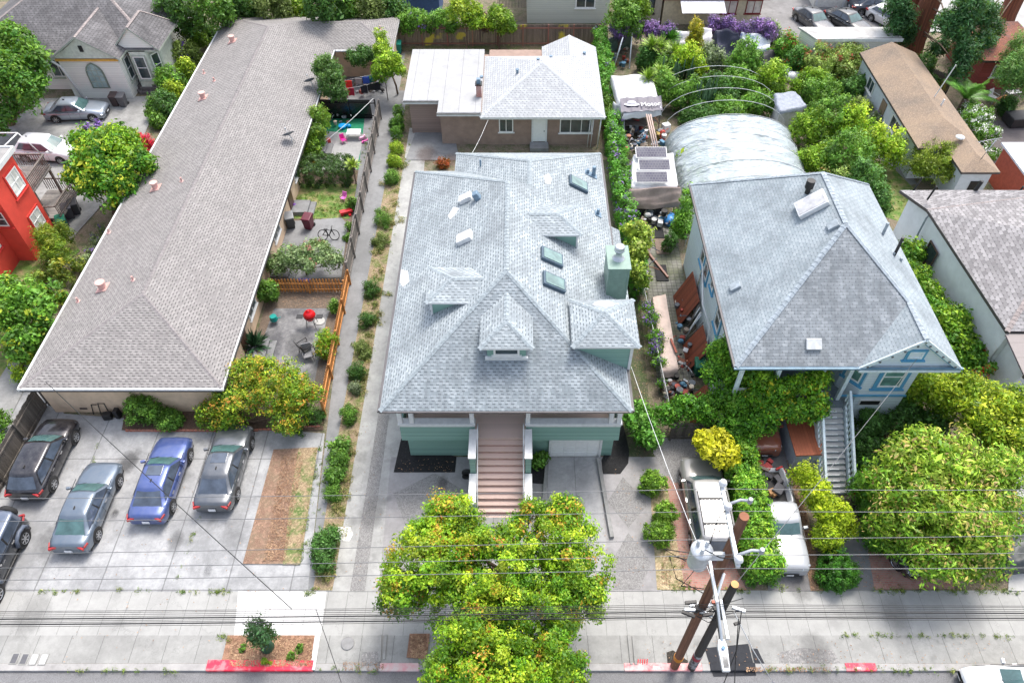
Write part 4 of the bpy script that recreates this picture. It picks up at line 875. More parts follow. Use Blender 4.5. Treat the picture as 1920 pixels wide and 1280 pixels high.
# ================================================================ OTHER BUILDINGS
m_wr = shingle('white_shingle', (.5, .52, .54), (.28, .3, .32), (.6, .62, .64), dash=.35, blotch=.15, row=.2, k=.74)
m_wrc = flat('ridge_white', (.48, .5, .52), .85, var=.12)
BRN = (.3, .215, .175); m_br = flat('brown_stucco', BRN, .9, var=.1, scale=2, bump=.3); m_brs = boards('brown_siding', (.32, .23, .2), .2, 2, var=.1, line=.08)
h = thing('brown_cottage', 'single-storey brown stucco cottage with white hip and flat roofs', 'house', (1.85, 50.6, 0))
ze = 2.8
f, cp = hip(-2.9, 6.6, 50.1, 61.0, ze, 2.0, (1, 1))
A, B, C_, D = (-2.9, 50.1, ze), (6.6, 50.1, ze), (6.6, 61.0, ze), (-2.9, 59.4, ze)
pk = (1.85, 54.85, 4.8); rw0, rw1 = 2.0, 6.6; rr = ((4.3), 61.0, 3.85); pr2 = (4.3, 57.4, 3.87)
fs = [[A, B, pk], [A, pk, (-2.9, 59.4, ze)], [B, C_, rr, pr2, pk], [(-2.9, 59.4, ze), pk, pr2, (rw0, 59.4, ze)], [(rw0, 59.4, ze), pr2, rr, (rw0, 61.0, ze)]]
roof(h, fs, m_wr, FA_W, .18, caps=[(A, pk), (B, pk), (pr2, rr), (pk, pr2)], capm=m_wrc)
walls(h, rect(-2.45, 6.2, 50.7, 60.7), 0, 2.7, m_br)
m = MB(); m.add([(rw0 + .02, 60.9, ze), (6.58, 60.9, ze), (4.3, 60.9, 3.8)], [(0, 1, 2)]); m.build('gable_end', m_br, h)
m_flat = concrete('white_membrane', (.42, .425, .43), 1.25, 0, -8.9, 0, .25, lw=.03)
m = MB(); m.prism([(-8.9, 52), (-6.15, 52), (-6.15, 50.3), (-2.85, 50.3), (-2.85, 60), (-8.9, 60)], 2.85, 3.1); fr = m.build('flat_roof', m_flat, h)
m = MB(); m.box(-8.94, -6.2, 51.94, 51.99, 2.8, 3.05); m.box(-6.2, -2.9, 50.24, 50.29, 2.8, 3.05); m.build('fascia', FA_W, fr)
m = MB(); m.box(-8.9, -6.2, 51.9, 51.935, 2.98, 3.06); m.box(-6.2, -2.9, 50.2, 50.235, 2.98, 3.06); m.build('drip_edge', m_blk_, fr)
walls(h, rect(-8.5, -6.0, 52.3, 59.6), 0, 2.84, m_brs); walls(h, rect(-5.99, -2.46, 50.75, 59.6), 0, 2.84, m_br)
window(h, (-.95, 50.7, 1.75), (0, -1, 0), 1.1, 1.2, panes=(2, 1)); window(h, (4.45, 50.7, 1.7), (0, -1, 0), 2.5, 1.25, panes=(3, 1))
m = MB(); m.box(1.15, 2.1, 50.6, 50.69, .35, 2.45); dd = m.build('door', flat('door_white', (.78, .79, .78), .45, var=.04), h, bevel=.01); MB().ell((2.0, 50.56, 1.3), .04, .04, .04).build('handle', m_blk_, dd)
MB().box(1.02, 1.15, 50.56, 50.69, 0, 2.6).build('door_frame', FA_W, dd); MB().box(2.1, 2.23, 50.56, 50.69, 0, 2.6).build('door_frame', FA_W, dd)
m = MB(); m.box(.9, 2.35, 49.7, 50.56, 0, .34); m.build('stoop', m_path, h, bevel=.02)
for x_ in (5.5, 5.75, 6.3): m = MB(); m.tube([(x_, 50.3, 2.7), (x_ - .1, 50.25, .05)], .05 if x_ > 6 else .03, 6); m.build('downspout', FA_W, h)
for x_ in (-4.0, -1.0, 4.9): MB().box(x_ - .3, x_ + .3, 50.66, 50.69, .25, .45).build('crawl_vent', flat('vent_tan', (.3, .22, .18), .8), h)
m = MB(); m.box(-3.25, -2.75 - .1, 52.4, 52.9, 2.95, 4.1); k = m.build('chimney', brickm('chimney_brick', (.4, .08, .05), (.3, .05, .03), (.5, .45, .42), .2, .08, True), h); MB().box(-3.32, -2.78, 52.33, 52.97, 4.1, 4.2).build('chimney_cap', m_blk_, k, bevel=.02); m = MB(); m.box(-3.2, -2.9, 52.5, 52.8, 4.2, 4.55); m.build('flue', m_vent, k)
for u, v, z in ((970, 130, 4.3), (1033, 105, 4.1), (1037, 114, 4.15), (1049, 117, 4.0), (1096, 98, 3.5), (903, 143, 3.2), (1009, 110, 4.7)):
    c = P(u, v, z); c.z -= .15; m = MB(); m.cyl(c - Vector((0, 0, .5)), c + Vector((0, 0, .1)), .1, n=12); m.cyl(c + Vector((0, 0, .1)), c + Vector((0, 0, .16)), .14, n=12); m.build('vent_pipe', m_vent, h)
# ---------------- blue house on the right
m_bl = boards('pale_blue_siding', (.7, .79, .84), .14, 2, dark=(.2, .27, .32), var=.06, line=.12, depth=.3)
m_blr = shingle('bluish_shingle', (.4, .47, .51), (.2, .25, .28), (.47, .53, .57), dash=.2, blotch=.6, tab=.3, stain=(.2, .24, .27), k=.74)
m_blf = shingle('weathered_shaded_blue_shingle', (.36, .4, .43), (.15, .17, .19), (.5, .54, .57), dash=.15, blotch=.5, tab=.3, stain=(.2, .23, .25), k=.72, streak=.6)  # front slope copy: real streaks, with the slope's shade put into the colour
m_blc = flat('ridge_blue', (.33, .38, .42), .85, var=.2)
m_bt = flat('blue_trim', (.1, .33, .52), .45, var=.06); m_bt2 = flat('pale_blue_trim', (.66, .76, .8), .5)
b = thing('blue_house', 'raised pale blue clapboard house with steep grey hip roof and front gable', 'house', (15.9, 23.4, 0))
z0 = 6.2; X0, X1, Y0, Y1 = 10.5, 21.35, 22.9, 37.3; xm = 15.93; zr = 10.6; p, q = (xm, 28.3, zr), (xm, 32.4, zr)
E = lambda x, y: (x, y, z0)
gz = 8.2; gx = 18.9; gl = 16.45
ps = (zr - z0) / (p[1] - Y0)             # front hip slope
gap = (gx, Y0 + (gz - z0) / ps, gz)
fs = [[E(X0, Y0), E(gl, Y0), gap, p], [E(gl, Y0), (gx, Y0 - .0, gz), gap], [E(X1, Y0), E(X1, Y1), q, p, gap, (gx, Y0, gz)], [E(X0, Y0), p, q, E(X0, Y1)], [E(X0, Y1), q, E(X1, Y1)]]
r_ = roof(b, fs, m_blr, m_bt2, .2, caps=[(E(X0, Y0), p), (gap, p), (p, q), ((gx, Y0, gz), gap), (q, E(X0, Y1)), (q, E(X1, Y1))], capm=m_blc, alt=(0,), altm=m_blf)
# gable pediment with trim
m = MB(); m.add([(gl + .25, Y0 + .12, z0 - .1), (X1 - .25, Y0 + .12, z0 - .1), (gx, Y0 + .12, gz - .25)], [(0, 1, 2)]); m.build('gable_wall', m_bl, b, fixn=False)
for (ax, bx) in ((gl + .05, gx), (X1 - .05, gx)):
    m = MB(); a_ = Vector((ax, Y0 - .04, z0 - .12)); b_ = Vector((gx, Y0 - .04, gz - .14)); d = b_ - a_; c = (a_ + b_) / 2; m.obox(c, d.length, .07, .22, Matrix.Rotation(-math.atan2(d.z, d.x), 3, 'Y')); m.build('barge_board', m_bt2, b)
    m = MB(); m.obox(c + Vector((0, .1, -.19)), d.length * .93, .08, .07, Matrix.Rotation(-math.atan2(d.z, d.x), 3, 'Y')); m.build('gable_moulding', m_bt, b)
    for k in range(5): 
        m = MB(); m.obox(a_.lerp(b_, .12 + k * .19) + Vector((0, -.05, -.05)), .09, .06, .09); m.build('lamp_socket', flat('dark_grey', (.12, .13, .14), .5), b)
window(b, (gx, Y0 + .12, z0 + .75), (0, -1, 0), .7, .5, trim=m_bt, glass=m_bl, frame=m_bt2)
m = MB(); m.box(gl - .0, X1, Y0 - .14, Y0 + .34, z0 - .3, z0 - .16); m.build('cornice', m_bt2, b)
m = MB(); m.box(X0 - .1, X1 + .1, Y0 - .12, Y0 - .01, z0 - .13, z0 - .04); m.build('gutter', flat('slate_blue', (.14, .24, .32), .5), b)
m = MB(); m.box(X0 - .12, X0 - .01, Y0, Y1, z0 - .15, z0 - .02); m.build('gutter', flat('gutter_dark', (.2, .19, .2), .5), b)
# walls: rear body, bay and porch
walls(b, rect(11.0, 20.1, 25.4, 36.8), 0, 6.0, m_bl)
walls(b, [(16.75, 25.39), (16.75, 24.4), (17.55, 23.5), (20.0, 23.5), (20.0, 25.39)], 0, 6.0, m_bl, 'bay')
m = MB(); m.box(11.0, 16.9, 23.4, 25.38, 2.62, 2.8); m.build('porch_floor', flat('grey_deck', (.16, .19, .21), .6), b)
walls(b, rect(11.05, 15.3, 23.9, 24.1), 0, 2.6, m_bl, 'porch_skirt')
for xx in (11.15, 13.0, 15.2, 16.6): MB().box(xx - .1, xx + .1, 23.42, 23.62, 2.8, 6.0).build('porch_post', m_bt2, b, bevel=.02)
m = MB(); m.box(11.1, 15.2, 23.45, 23.55, 3.6, 3.7)
for k in range(26): m.box(11.2 + k * .155, 11.25 + k * .155, 23.47, 23.53, 2.85, 3.6)
m.build('porch_railing', FA_W, b)
MB().box(15.5, 16.45, 25.3, 25.38, 2.8, 5.0).build('door', flat('blue_grey_door', (.12, .2, .24), .4), b)
m_curt = glassm('curtained_glass', (.09, .2, .17), .1)
wn1 = window(b, (18.85, 23.5, 4.7), (0, -1, 0), 1.15, 1.6, panes=(1, 2), trim=m_bt, glass=m_curt, tw=.2)
window(b, (17.15, 23.95, 4.7), Vector((-.9, -.8, 0)), .8, 1.5, panes=(1, 2), trim=m_bt, glass=m_curt, tw=.14)
MB().box(17.9, 18.9, 23.44, 23.49, 2.4, 2.7).build('vent_slot', m_blk_, b); m = MB(); m.box(17.82, 18.98, 23.46, 23.495, 2.32, 2.78); m.build('vent_frame', FA_W, b)
m = MB(); m.box(16.7, 20.06, 23.42, 23.5, 3.1, 3.2); m.build('belt_course', m_bt, b)
# left side wall windows
window(b, (11.0, 31.9, 4.4), (-1, 0, 0), .85, 1.8, panes=(1, 2), trim=m_bt, tw=.12); window(b, (11.0, 33.1, 4.4), (-1, 0, 0), .85, 1.8, panes=(1, 2), trim=m_bt, tw=.12)
window(b, (11.0, 30.3, 4.6), (-1, 0, 0), .6, .9, trim=m_bt, tw=.12); window(b, (11.0, 28.0, 4.2), (-1, 0, 0), .95, 1.7, panes=(1, 2), trim=m_bt, tw=.14); window(b, (11.0, 26.6, 1.4), (-1, 0, 0), .8, 1.1, trim=FA_W, tw=.1)
m = MB(); m.tube([(10.95, 32.8, .2), (10.9, 32.5, 3.8), (10.6, 30, 3.2), (10.85, 28.6, 2.8), (10.85, 28.0, .3)], .06, 8); m.build('waste_pipe', FA_W, b)
# roof fittings
nB = Vector((-(zr - z0) / 5.43, 0, 1)).normalized(); nF = Vector((0, -ps, 1)).normalized(); rB = Matrix.Rotation(-math.atan((zr - z0) / 5.43), 3, 'Y'); rF = Matrix.Rotation(math.atan(ps), 3, 'X')
pBl = (X0, 30, z0)
c = Ppl(1524, 386, pBl, nB); m = MB(); rt = Matrix.Rotation(R(15), 3, 'Z') @ rB; m.obox(c + nB * .15, 1.55, 1.1, .28, rB); k = m.build('skylight', FA_W, b, bevel=.02); MB().obox(c + nB * .3, 1.38, .94, .03, rB).build('pane', glassm('dusty_glass', (.35, .35, .36), .3), k)
c = Ppl(1513, 362, pBl, nB); m = MB(); m.cyl(c, c + Vector((0, 0, .35)), .13, n=14); m.cyl(c + Vector((0, 0, .35)), c + Vector((0, 0, .8)), .22, n=14); m.build('vent_cowl', m_blk_, b)
for u, v in ((1380, 538), (1563, 424)): 
    c = Ppl(u, v, pBl, nB); m = MB(); m.obox(c + nB * .08, .55, .45, .16, rB); m.build('roof_vent', m_blc, b, bevel=.02)
c = Ppl(1525, 645, (0, Y0, z0), nF); m = MB(); m.obox(c + nF * .06, .75, .55, .14, rF); m.build('roof_vent', flat('vent_pale', (.6, .62, .63), .5), b, bevel=.03)
for u, v, h_ in ((1662, 425, .8), (1690, 452, 1.2), (1680, 470, 0.2), (1706, 455, .2)):
    c = Py(u, v, 31 if v < 430 else 29.5); c.x = max(c.x, 17.5); zb = zr - (c.x - xm) * .81; m = MB(); m.cyl((c.x, c.y, zb - .2), (c.x, c.y, zb + h_), .08, n=10); m.build('vent_pipe', m_blk_ if h_ > 1 else m_blc, b)
# front stairs
s_ = MB().box(15.52, 16.88, 23.1, 23.42, 2.5, 2.8).build('stair_landing', flat('grey_deck', (.16, .19, .21), .6), b)
n = 15; y0s, y1s = 19.5, 23.1; run = (y1s - y0s) / n; m_tread = concrete('grey_tread', (.6, .61, .6), stain=.6); m_nose = flat('white_nosing', (.75, .77, .77), .5)
for i in range(n):
    z = 2.75 * (i + 1) / (n + 1); y = y0s + run * i; m = MB(); m.box(15.55, 16.85, y, y + run + .03, z - .05, z); t_ = m.build('step', m_tread, b); MB().box(15.62, 16.5, y - .012, y + .045, z - .04, z + .008).build('nosing', m_nose, t_)
m = MB(); m.add([(15.56, y0s, 0), (16.84, y0s, 0), (16.84, y1s, 2.45), (15.56, y1s, 2.45), (15.56, y1s, 0), (16.84, y1s, 0)], [(0, 1, 2, 3), (0, 3, 4), (1, 5, 2), (3, 2, 5, 4)]); m.build('stair_base', m_bl, b)
for xx in (15.48, 16.95):
    m = MB(); m.add([(xx - .04, y0s, .0), (xx + .04, y0s, .0), (xx + .04, y1s, 2.3), (xx - .04, y1s, 2.3), (xx - .04, y0s, .35), (xx + .04, y0s, .35), (xx + .04, y1s, 2.85), (xx - .04, y1s, 2.85)], [(0, 1, 2, 3), (4, 5, 6, 7), (0, 3, 7, 4), (1, 5, 6, 2), (0, 4, 5, 1)])
    m.build('stringer', m_bt2, b)
    m = MB(); a_ = Vector((xx, y0s, 1.15)); b_ = Vector((xx, y1s + .2, 3.75)); d = b_ - a_; ang = math.atan2(d.z, d.y); m.obox((a_ + b_) / 2, .12, d.length, .08, Matrix.Rotation(ang, 3, 'X')); m.obox((a_ + b_) / 2 - Vector((0, 0, .25)), .05, d.length, .07, Matrix.Rotation(ang, 3, 'X'))
    for k in range(17):
        c = a_.lerp(b_, k / 16); m.box(xx - .03, xx + .03, c.y - .03, c.y + .03, c.z - .85, c.z)
    m.build('stair_railing', m_bt2, b)
# ---------------- red building on the left
m_red = flat('red_stucco', (.72, .07, .045), .85, var=.07, scale=1.2, bump=.3); m_redd = flat('red_trim', (.6, .04, .03), .8)
r = thing('red_building', 'two-storey bright red stucco building cut off by the left photo edge', 'building', (-33, 38, 0))
walls(r, rect(-46, -32.25, 37.15, 40.3), 0, 6.45, m_red); walls(r, rect(-46, -33.4, 34.3, 37.14), 0, 6.3, m_red)
m = MB(); m.box(-46, -32.05, 36.95, 40.5, 6.46, 6.62); m.box(-46, -33.2, 34.1, 36.94, 6.31, 6.47); m.build('roof', concrete('grey_roofing', (.35, .34, .33)), r)
m = MB(); m.box(-46, -32.0, 40.5, 40.6, 6.4, 6.7); m.box(-32.1, -31.98, 36.9, 40.49, 6.4, 6.7); m.build('roof_edge', FA_W, r)
window(r, (-32.25, 39.3, 4.9), (1, 0, 0), 1.3, 1.5, panes=(2, 2), glass=glassm('pale_curtain_glass', (.5, .5, .47), .2), trim=m_redd)
window(r, (-32.25, 39.2, 1.9), (1, 0, 0), 1.2, 1.3, panes=(2, 2), glass=glassm('pale_curtain_glass'), trim=m_redd)
window(r, (-32.9, 37.15, 3.6), (0, -1, 0), .8, 1.1, panes=(1, 2), trim=m_redd); window(r, (-33.4, 35.9, 2.6), (1, 0, 0), 1.1, 1.3, panes=(2, 1), trim=m_redd)
m_wd = boards('weathered_wood', (.2, .17, .15), .14, 3, var=.35, line=.12)
dk = thing('wooden_deck', 'weathered grey two-level wooden deck behind the red building', 'deck', (-32, 42.5, 0))
for zf, xa, xb, ya, yb in ((3.3, -37, -32.3, 40.35, 43.2), (1.0, -33.8, -31.5, 40.4, 43.6)):
    m = MB(); m.box(xa, xb, ya, yb, zf - .12, zf); pf = m.build('platform', boards('deck_boards', (.26, .24, .22), .14, 1, var=.25, line=.12), dk)
    m = MB(); m.box(xb - .1, xb + .02, ya, yb, zf + .95, zf + 1.03); m.box(xb - .06, xb, ya, yb, zf + .1, zf + .17); m.box(xa, xb - .1, yb - .08, yb + .02, zf + .95, zf + 1.03)
    for k in range(int((yb - ya) / .16)): m.box(xb - .05, xb - .01, ya + .05 + k * .16, ya + .09 + k * .16, zf + .1, zf + .95)
    for k in range(int((xb - xa) / .16)): m.box(xa + .05 + k * .16, xa + .09 + k * .16, yb - .05, yb - .01, zf + .1, zf + .95)
    m.box(xa, xb - .1, ya - .04, ya + .04, zf + .95, zf + 1.03) if zf < 2 else None
    m.build('deck_railing', m_wd, dk)
for xx, yy, zz in ((-32.5, 40.6, 3.3), (-32.5, 43.1, 3.3), (-35, 43.1, 3.3)): MB().box(xx - .07, xx + .07, yy - .07, yy + .07, 0, zz).build('post', m_wd, dk)
m = MB(); 
for a_, b_ in (((-38, 41, 6.2), (-33.2, 41, 6.2)), ((-33.2, 41, 6.2), (-33.2, 43.1, 6.0)), ((-38, 43.1, 6.0), (-33.2, 43.1, 6.0)), ((-33.2, 43.1, 6.0), (-32.4, 43.1, 4.3)), ((-35.2, 43.1, 6.0), (-35, 43.1, 4.3)), ((-33.2, 41, 6.2), (-32.4, 40.7, 4.3))): m.tube([a_, b_], .05, 4)
m.build('awning_frame', FA_W, dk)
# ---------------- white house, upper left
m_wh = boards('white_siding', (.9, .89, .84), .16, 2, var=.05, line=.08, depth=.25); m_gnt = flat('sage_trim', (.42, .46, .4), .6); m_or = flat('orange_trim', (.75, .4, .08), .6)
m_dr = shingle('dark_weathered_shingle', (.23, .22, .23), (.07, .07, .075), (.32, .31, .32), dash=.3, blotch=.8, stain=(.07, .07, .075), row=.22, k=.6, streak=.5)
m_dc = flat('ridge_brown', (.3, .26, .25), .85, var=.2)
w = thing('white_house', 'white clapboard house with arched window and dark weathered roof', 'house', (-35, 57.5, 0))
zz = 3.75; E = lambda x, y, z=zz: (x, y, z)
f1 = [[E(-38, 57.1), (-35.2, 57.1, 5.6), (-35.2, 64, 5.6), E(-38, 64)], [E(-32.3, 57.1), E(-32.3, 64), (-35.2, 64, 5.6), (-35.2, 57.1, 5.6)]]
roof(w, f1, m_dr, m_gnt, .16, caps=[((-35.2, 57.1, 5.6), (-35.2, 63, 5.6))], capm=m_dc)
f2, c2 = hip(-46, -29.8, 58.6, 72, zz, 3.4, (1, 1), axis=0); roof(w, f2, m_dr, m_gnt, .16, caps=c2, capm=m_dc)
f3, c3 = hip(-33.5, -29.6, 58.6, 63.6, zz, 1.9, (0, 1), axis=1); roof(w, f3, m_dr, m_gnt, .16, caps=c3, capm=m_dc)
walls(w, rect(-37.6, -32.7, 57.5, 60), 0, 3.7, m_wh); walls(w, rect(-45.6, -37.61, 59, 71), 0, 3.7, m_wh); walls(w, rect(-37.61, -31.2, 60.01, 71), 0, 3.7, m_wh)
walls(w, [(-32.69, 59.8), (-32.2, 58.6), (-30.8, 58.6), (-30.1, 59.8), (-30.1, 62.5), (-31.2, 62.5)], 0, 3.7, flat('sage_wall', (.62, .66, .58), .7), 'bay')
m = MB(); m.add([(-37.7, 57.3, 3.7), (-32.6, 57.3, 3.7), (-35.2, 57.3, 5.4)], [(0, 1, 2)]); m.build('gable_wall', flat('sage_wall', (.62, .66, .58), .7), w, fixn=False); MB().box(-35.3, -35.0, 57.22, 57.29, 4.3, 4.8).build('gable_vent', m_blk_, w)
MB().box(-37.7, -32.6, 57.3, 57.45, 3.45, 3.62).build('frieze', m_or, w)
m = MB(); m.add([(-33.3, 58.8, 3.7), (-29.8, 58.8, 3.7), (-31.55, 58.8, 5.5)], [(0, 1, 2)]); m.build('gable_wall', m_wh, w, fixn=False)
# arched window
m = MB(); cx_, zb_ = -35.0, 1.1; pts = [(-.6, 0), (.6, 0), (.6, 1.1)] + [(.6 * math.cos(a), 1.1 + .9 * math.sin(a)) for a in (.35, .7, 1.1, 1.4)] + [(0, 2.05)] + [(-.6 * math.cos(a), 1.1 + .9 * math.sin(a)) for a in (1.4, 1.1, .7, .35)] + [(-.6, 1.1)]
m.add([(cx_ + x * 1.25, 57.44, zb_ - .12 + z * 1.12) for x, z in pts], [tuple(range(len(pts)))]); wv = m.build('window', flat('dark_sage', (.22, .27, .22), .6), w, fixn=False)
m = MB(); m.add([(cx_ + x, 57.41, zb_ + z) for x, z in pts], [tuple(range(len(pts)))]); m.build('pane', glassm('pale_arch_glass', (.25, .33, .33), .1), wv, fixn=False)
m = MB(); 
for x in (-.2, .2): m.box(cx_ + x - .02, cx_ + x + .02, 57.37, 57.4, zb_, zb_ + 1.9)
for z in (.5, 1.0, 1.5): m.box(cx_ - .6, cx_ + .6, 57.375, 57.405, zb_ + z - .02, zb_ + z + .02)
m.build('glazing_bar', m_gnt, wv)
window(w, (-32.7, 58.7, 2.2), (1, 0, 0), .9, 1.9, panes=(1, 2), trim=m_gnt); window(w, (-31.5, 58.6, 2.2), (0, -1, 0), .95, 2.0, panes=(1, 2), trim=m_gnt); window(w, (-30.45, 59.2, 2.2), (.87, -.5, 0), .8, 2.0, panes=(1, 2), trim=m_gnt)
window(w, (-38.8, 59, 2.0), (0, -1, 0), 1.4, 1.6, panes=(2, 1), trim=m_gnt)
m = MB(); m.tube([(-37.9, 57.1, 3.6), (-37.5, 57.3, 3.0), (-35.9 - .9, 57.3, 0)], .1, 8); m.build('downspout', FA_W, w)
pp = P(292, 160); m = MB()
for k in range(4): m.prism([(pp.x + (1.2 + .28 * k) * math.cos(a), pp.y + .3 + (1.2 + .28 * k) * math.sin(a)) for a in [i * math.pi / 4 + .39 for i in range(8)]], 0 + .0, .9 - .22 * k)
m.build('porch_steps', boards('porch_boards', (.17, .15, .15), .14, 0, var=.3), w)
# ---------------- far right: grey-roofed house, tan house, red cottage, white garage, etc.
m_g2 = shingle('heather_shingle', (.24, .23, .235), (.15, .143, .146), (.43, .415, .42), dash=.3, blotch=.25, row=.2, tab=.32, k=.8)
m_sw = flat('pale_stucco', (.82, .85, .87), .9, var=.05, scale=1.5, bump=.3)
s = thing('grey_roofed_house', 'pale stucco house with heather-grey shingle roof at the right photo edge', 'house', (25.5, 30, 0))
A, B, C_, D = (25.45, 26.1, 5.2), (25.0, 36.2, 5.1), (24.5, 39.0, 4.45), (40, 39.0, 4.45)
rr, ft = (40, 34.6, 9.0), (31, 32, 7.6)
roof(s, [[A, (29.6, 31.0, 7.4), (40, 31, 7.6), (40, 34.6, 9.0), (33, 35.4, 7.15), B], [B, (33, 35.4, 7.15), (40, 34.6, 9.0), D, C_], [A, (40, 26.1, 5.2), (40, 31, 7.6), (29.6, 31.0, 7.4)]], m_g2, flat('dark_gutter', (.07, .06, .06), .5), .2, caps=[(A, (29.6, 31.0, 7.4)), (B, (33, 35.4, 7.15))], capm=m_dc)
walls(s, [(25.9, 26.4), (40, 26.4), (40, 38.6), (25.1, 38.6)], 0, 4.7, m_sw)
m = MB(); m.add([(25.45, 23.6, 4.7), (40, 23.6, 4.7), (40, 26.05, 5.05), (25.4, 26.05, 5.05)], [(0, 1, 2, 3)]); m.add([(25.45, 23.6, 4.6), (40, 23.6, 4.6), (40, 26.05, 4.95), (25.4, 26.05, 4.95)], [(3, 2, 1, 0)]); m.build('awning_roof', boards('awning_felt', (.27, .24, .23), .9, 1, var=.1, line=.03), s)
MB().box(25.4, 40, 23.45, 23.59, 4.55, 4.75).build('gutter', flat('dark_gutter', (.07, .06, .06), .5), s)
walls(s, rect(26.2, 40, 24.4, 26.39), 0, 4.5, m_sw, 'porch_wall')
window(s, (25.3, 34.3, 3.1), (-1, 0, 0), 1.2, 1.4, trim=None, frame=flat('brown_frame', (.1, .06, .05), .5)); window(s, (25.95, 25.3 + 1.4, 3.0), (-1, 0, 0), .6, 1.0)
for u, v in ((1830, 352), (1745, 362), (1907, 362), (1719, 345)):
    c = P(u, v, 5.8); m = MB(); m.cyl(c - Vector((0, 0, .5)), c + Vector((.15, 0, .5)), .06 if u != 1830 else .12); m.build('vent_pipe', m_blk_, s)
m = MB(); m.tube([(25.2, 36, 5.0), (25.05, 36, 4.6), (25.05, 36, .1)], .06); m.build('downspout', m_blc, s)
dk = thing('front_balcony', 'grey railed balcony with pots before the grey-roofed house', 'balcony', (26, 22, 0))
m = MB(); m.box(25.2, 34, 21.9, 24.3, 2.2, 2.35); m.box(25.2, 34, 21.8, 21.9, 1.8, 2.35); m.build('floor', flat('balcony_tan', (.4, .33, .3), .8), dk)
m = MB(); m.box(25.2, 34, 21.86, 21.92, 3.2, 3.26)
for k in range(50): m.box(25.25 + k * .17, 25.275 + k * .17, 21.88, 21.9, 2.35, 3.2)
m.build('railing', m_blk_, dk); walls(dk, rect(25.4, 34, 22.1, 24.3), 0, 2.19, m_sw, 'wall')
# tan long house
m_tan = soil('tan_felt', (.23, .17, .115), (.3, .225, .165), (.15, .125, .105), s1=.3, s2=40, bump=.3, thr=(.4, .75)); m_lw = flat('pale_blue_wall', (.55, .6, .65), .85, var=.05)
t = thing('tan_roofed_cottage', 'long narrow white cottage with worn tan felt roof', 'house', (31, 46, 0))
f, cp = hip(28.8, 33.5, 46.0, 59.9, 2.85, .95, (1, 0)); roof(t, f, m_tan, flat('dark_gutter', (.07, .06, .06), .5), .16)
f, cp = hip(30.8, 33.5, 43.1, 50, 2.85, .55, (1, 0)); roof(t, f, m_tan, flat('dark_gutter', (.07, .06, .06), .5), .16)
walls(t, rect(29.1, 33.2, 46.3, 59.6), 0, 2.75, m_lw); walls(t, rect(31.1, 33.2, 43.4, 46.29), 0, 2.75, m_lw)
for yy, ww in ((56.6, 1.4), (50.6, 1.7), (48.2, .6)): window(t, (29.1, yy, 1.75), (-1, 0, 0), ww, 1.1, panes=(2, 1))
MB().box(29.02, 29.09, 52.9, 53.8, .1, 2.2).build('door', flat('tan_door', (.25, .18, .12), .6), t); MB().box(32, 32.8, 43.33, 43.39, .9, 1.9).build('window', m_blk_, t)
m = MB(); c = P(1752, 182, 3.6); m.cyl(c, c + Vector((.5, 0, 2.6)), .04); m.build('mast', FA_W, t); m = MB(); c = P(1762, 200, 3.4); m.cyl(c - Vector((0, 0, .3)), c + Vector((.1, 0, .6)), .07); m.build('vent_pipe', m_vw, t)
# tv antenna
m = MB(); c = P(1838, 300, 3.3); top = c + Vector((.5, .2, 1.6)); m.tube([c, top], .03); m.tube([top + Vector((-1.4, -.3, -.1)), top + Vector((.4, .1, 0))], .02); 
for k in range(6): q = top + Vector((-1.4 + .3 * k, -.3 + .06 * k, -.08)); m.tube([q + Vector((0, -.3, .1)), q + Vector((0, .3, -.1))], .012)
m.build('aerial', m_alloy, t)
m = MB(); m.lathe([(.3, 0), (.32, .06), (.1, .1)], P(1800, 258, 3.5), 14); m.build('roof_vent', m_vw, t)
# red-roofed garage at the far right edge
e = thing('red_garage', 'low red-brown garage with pale roof at the right photo edge', 'garage', (37, 45, 0))
q0 = P(1868, 255, 2.9); walls(e, [(35.2, 41.2), (46, 41.2), (46, 46.3), (35.2, 46.3)], 0, 2.8, flat('red_brown_wall', (.42, .09, .05), .8)); m = MB(); m.box(35.0, 46, 41.0, 46.6, 2.81, 2.95); m.build('roof', flat('pale_roof', (.6, .62, .66), .8), e)
# red board cottage
q = thing('red_cottage', 'red board cottage with leaf-strewn roof near the palm', 'house', (41, 53, 0)); m_rb = boards('red_boards', (.33, .07, .06), .22, 2, var=.15)
c0 = P(1822, 168, 0); X, Y = c0.x, c0.y
f, cp = hip(X - .5, X + 5.4, Y - .5, Y + 6.5, 2.9, .6, (1, 1)); roof(q, f, soil('leafy_roof', (.17, .06, .04), (.27, .11, .07), (.12, .07, .06)), flat('dark_gutter', (.07, .06, .06), .5), .18)
walls(q, rect(X, X + 4.9, Y, Y + 6), 0, 2.8, m_rb); window(q, (X + 1.7, Y, 1.7), (0, -1, 0), 1.5, 1.1, panes=(2, 1)); MB().box(X + 3.2, X + 4.1, Y - .07, Y - .01, .05, 2.1).build('door', m_blk_, q)
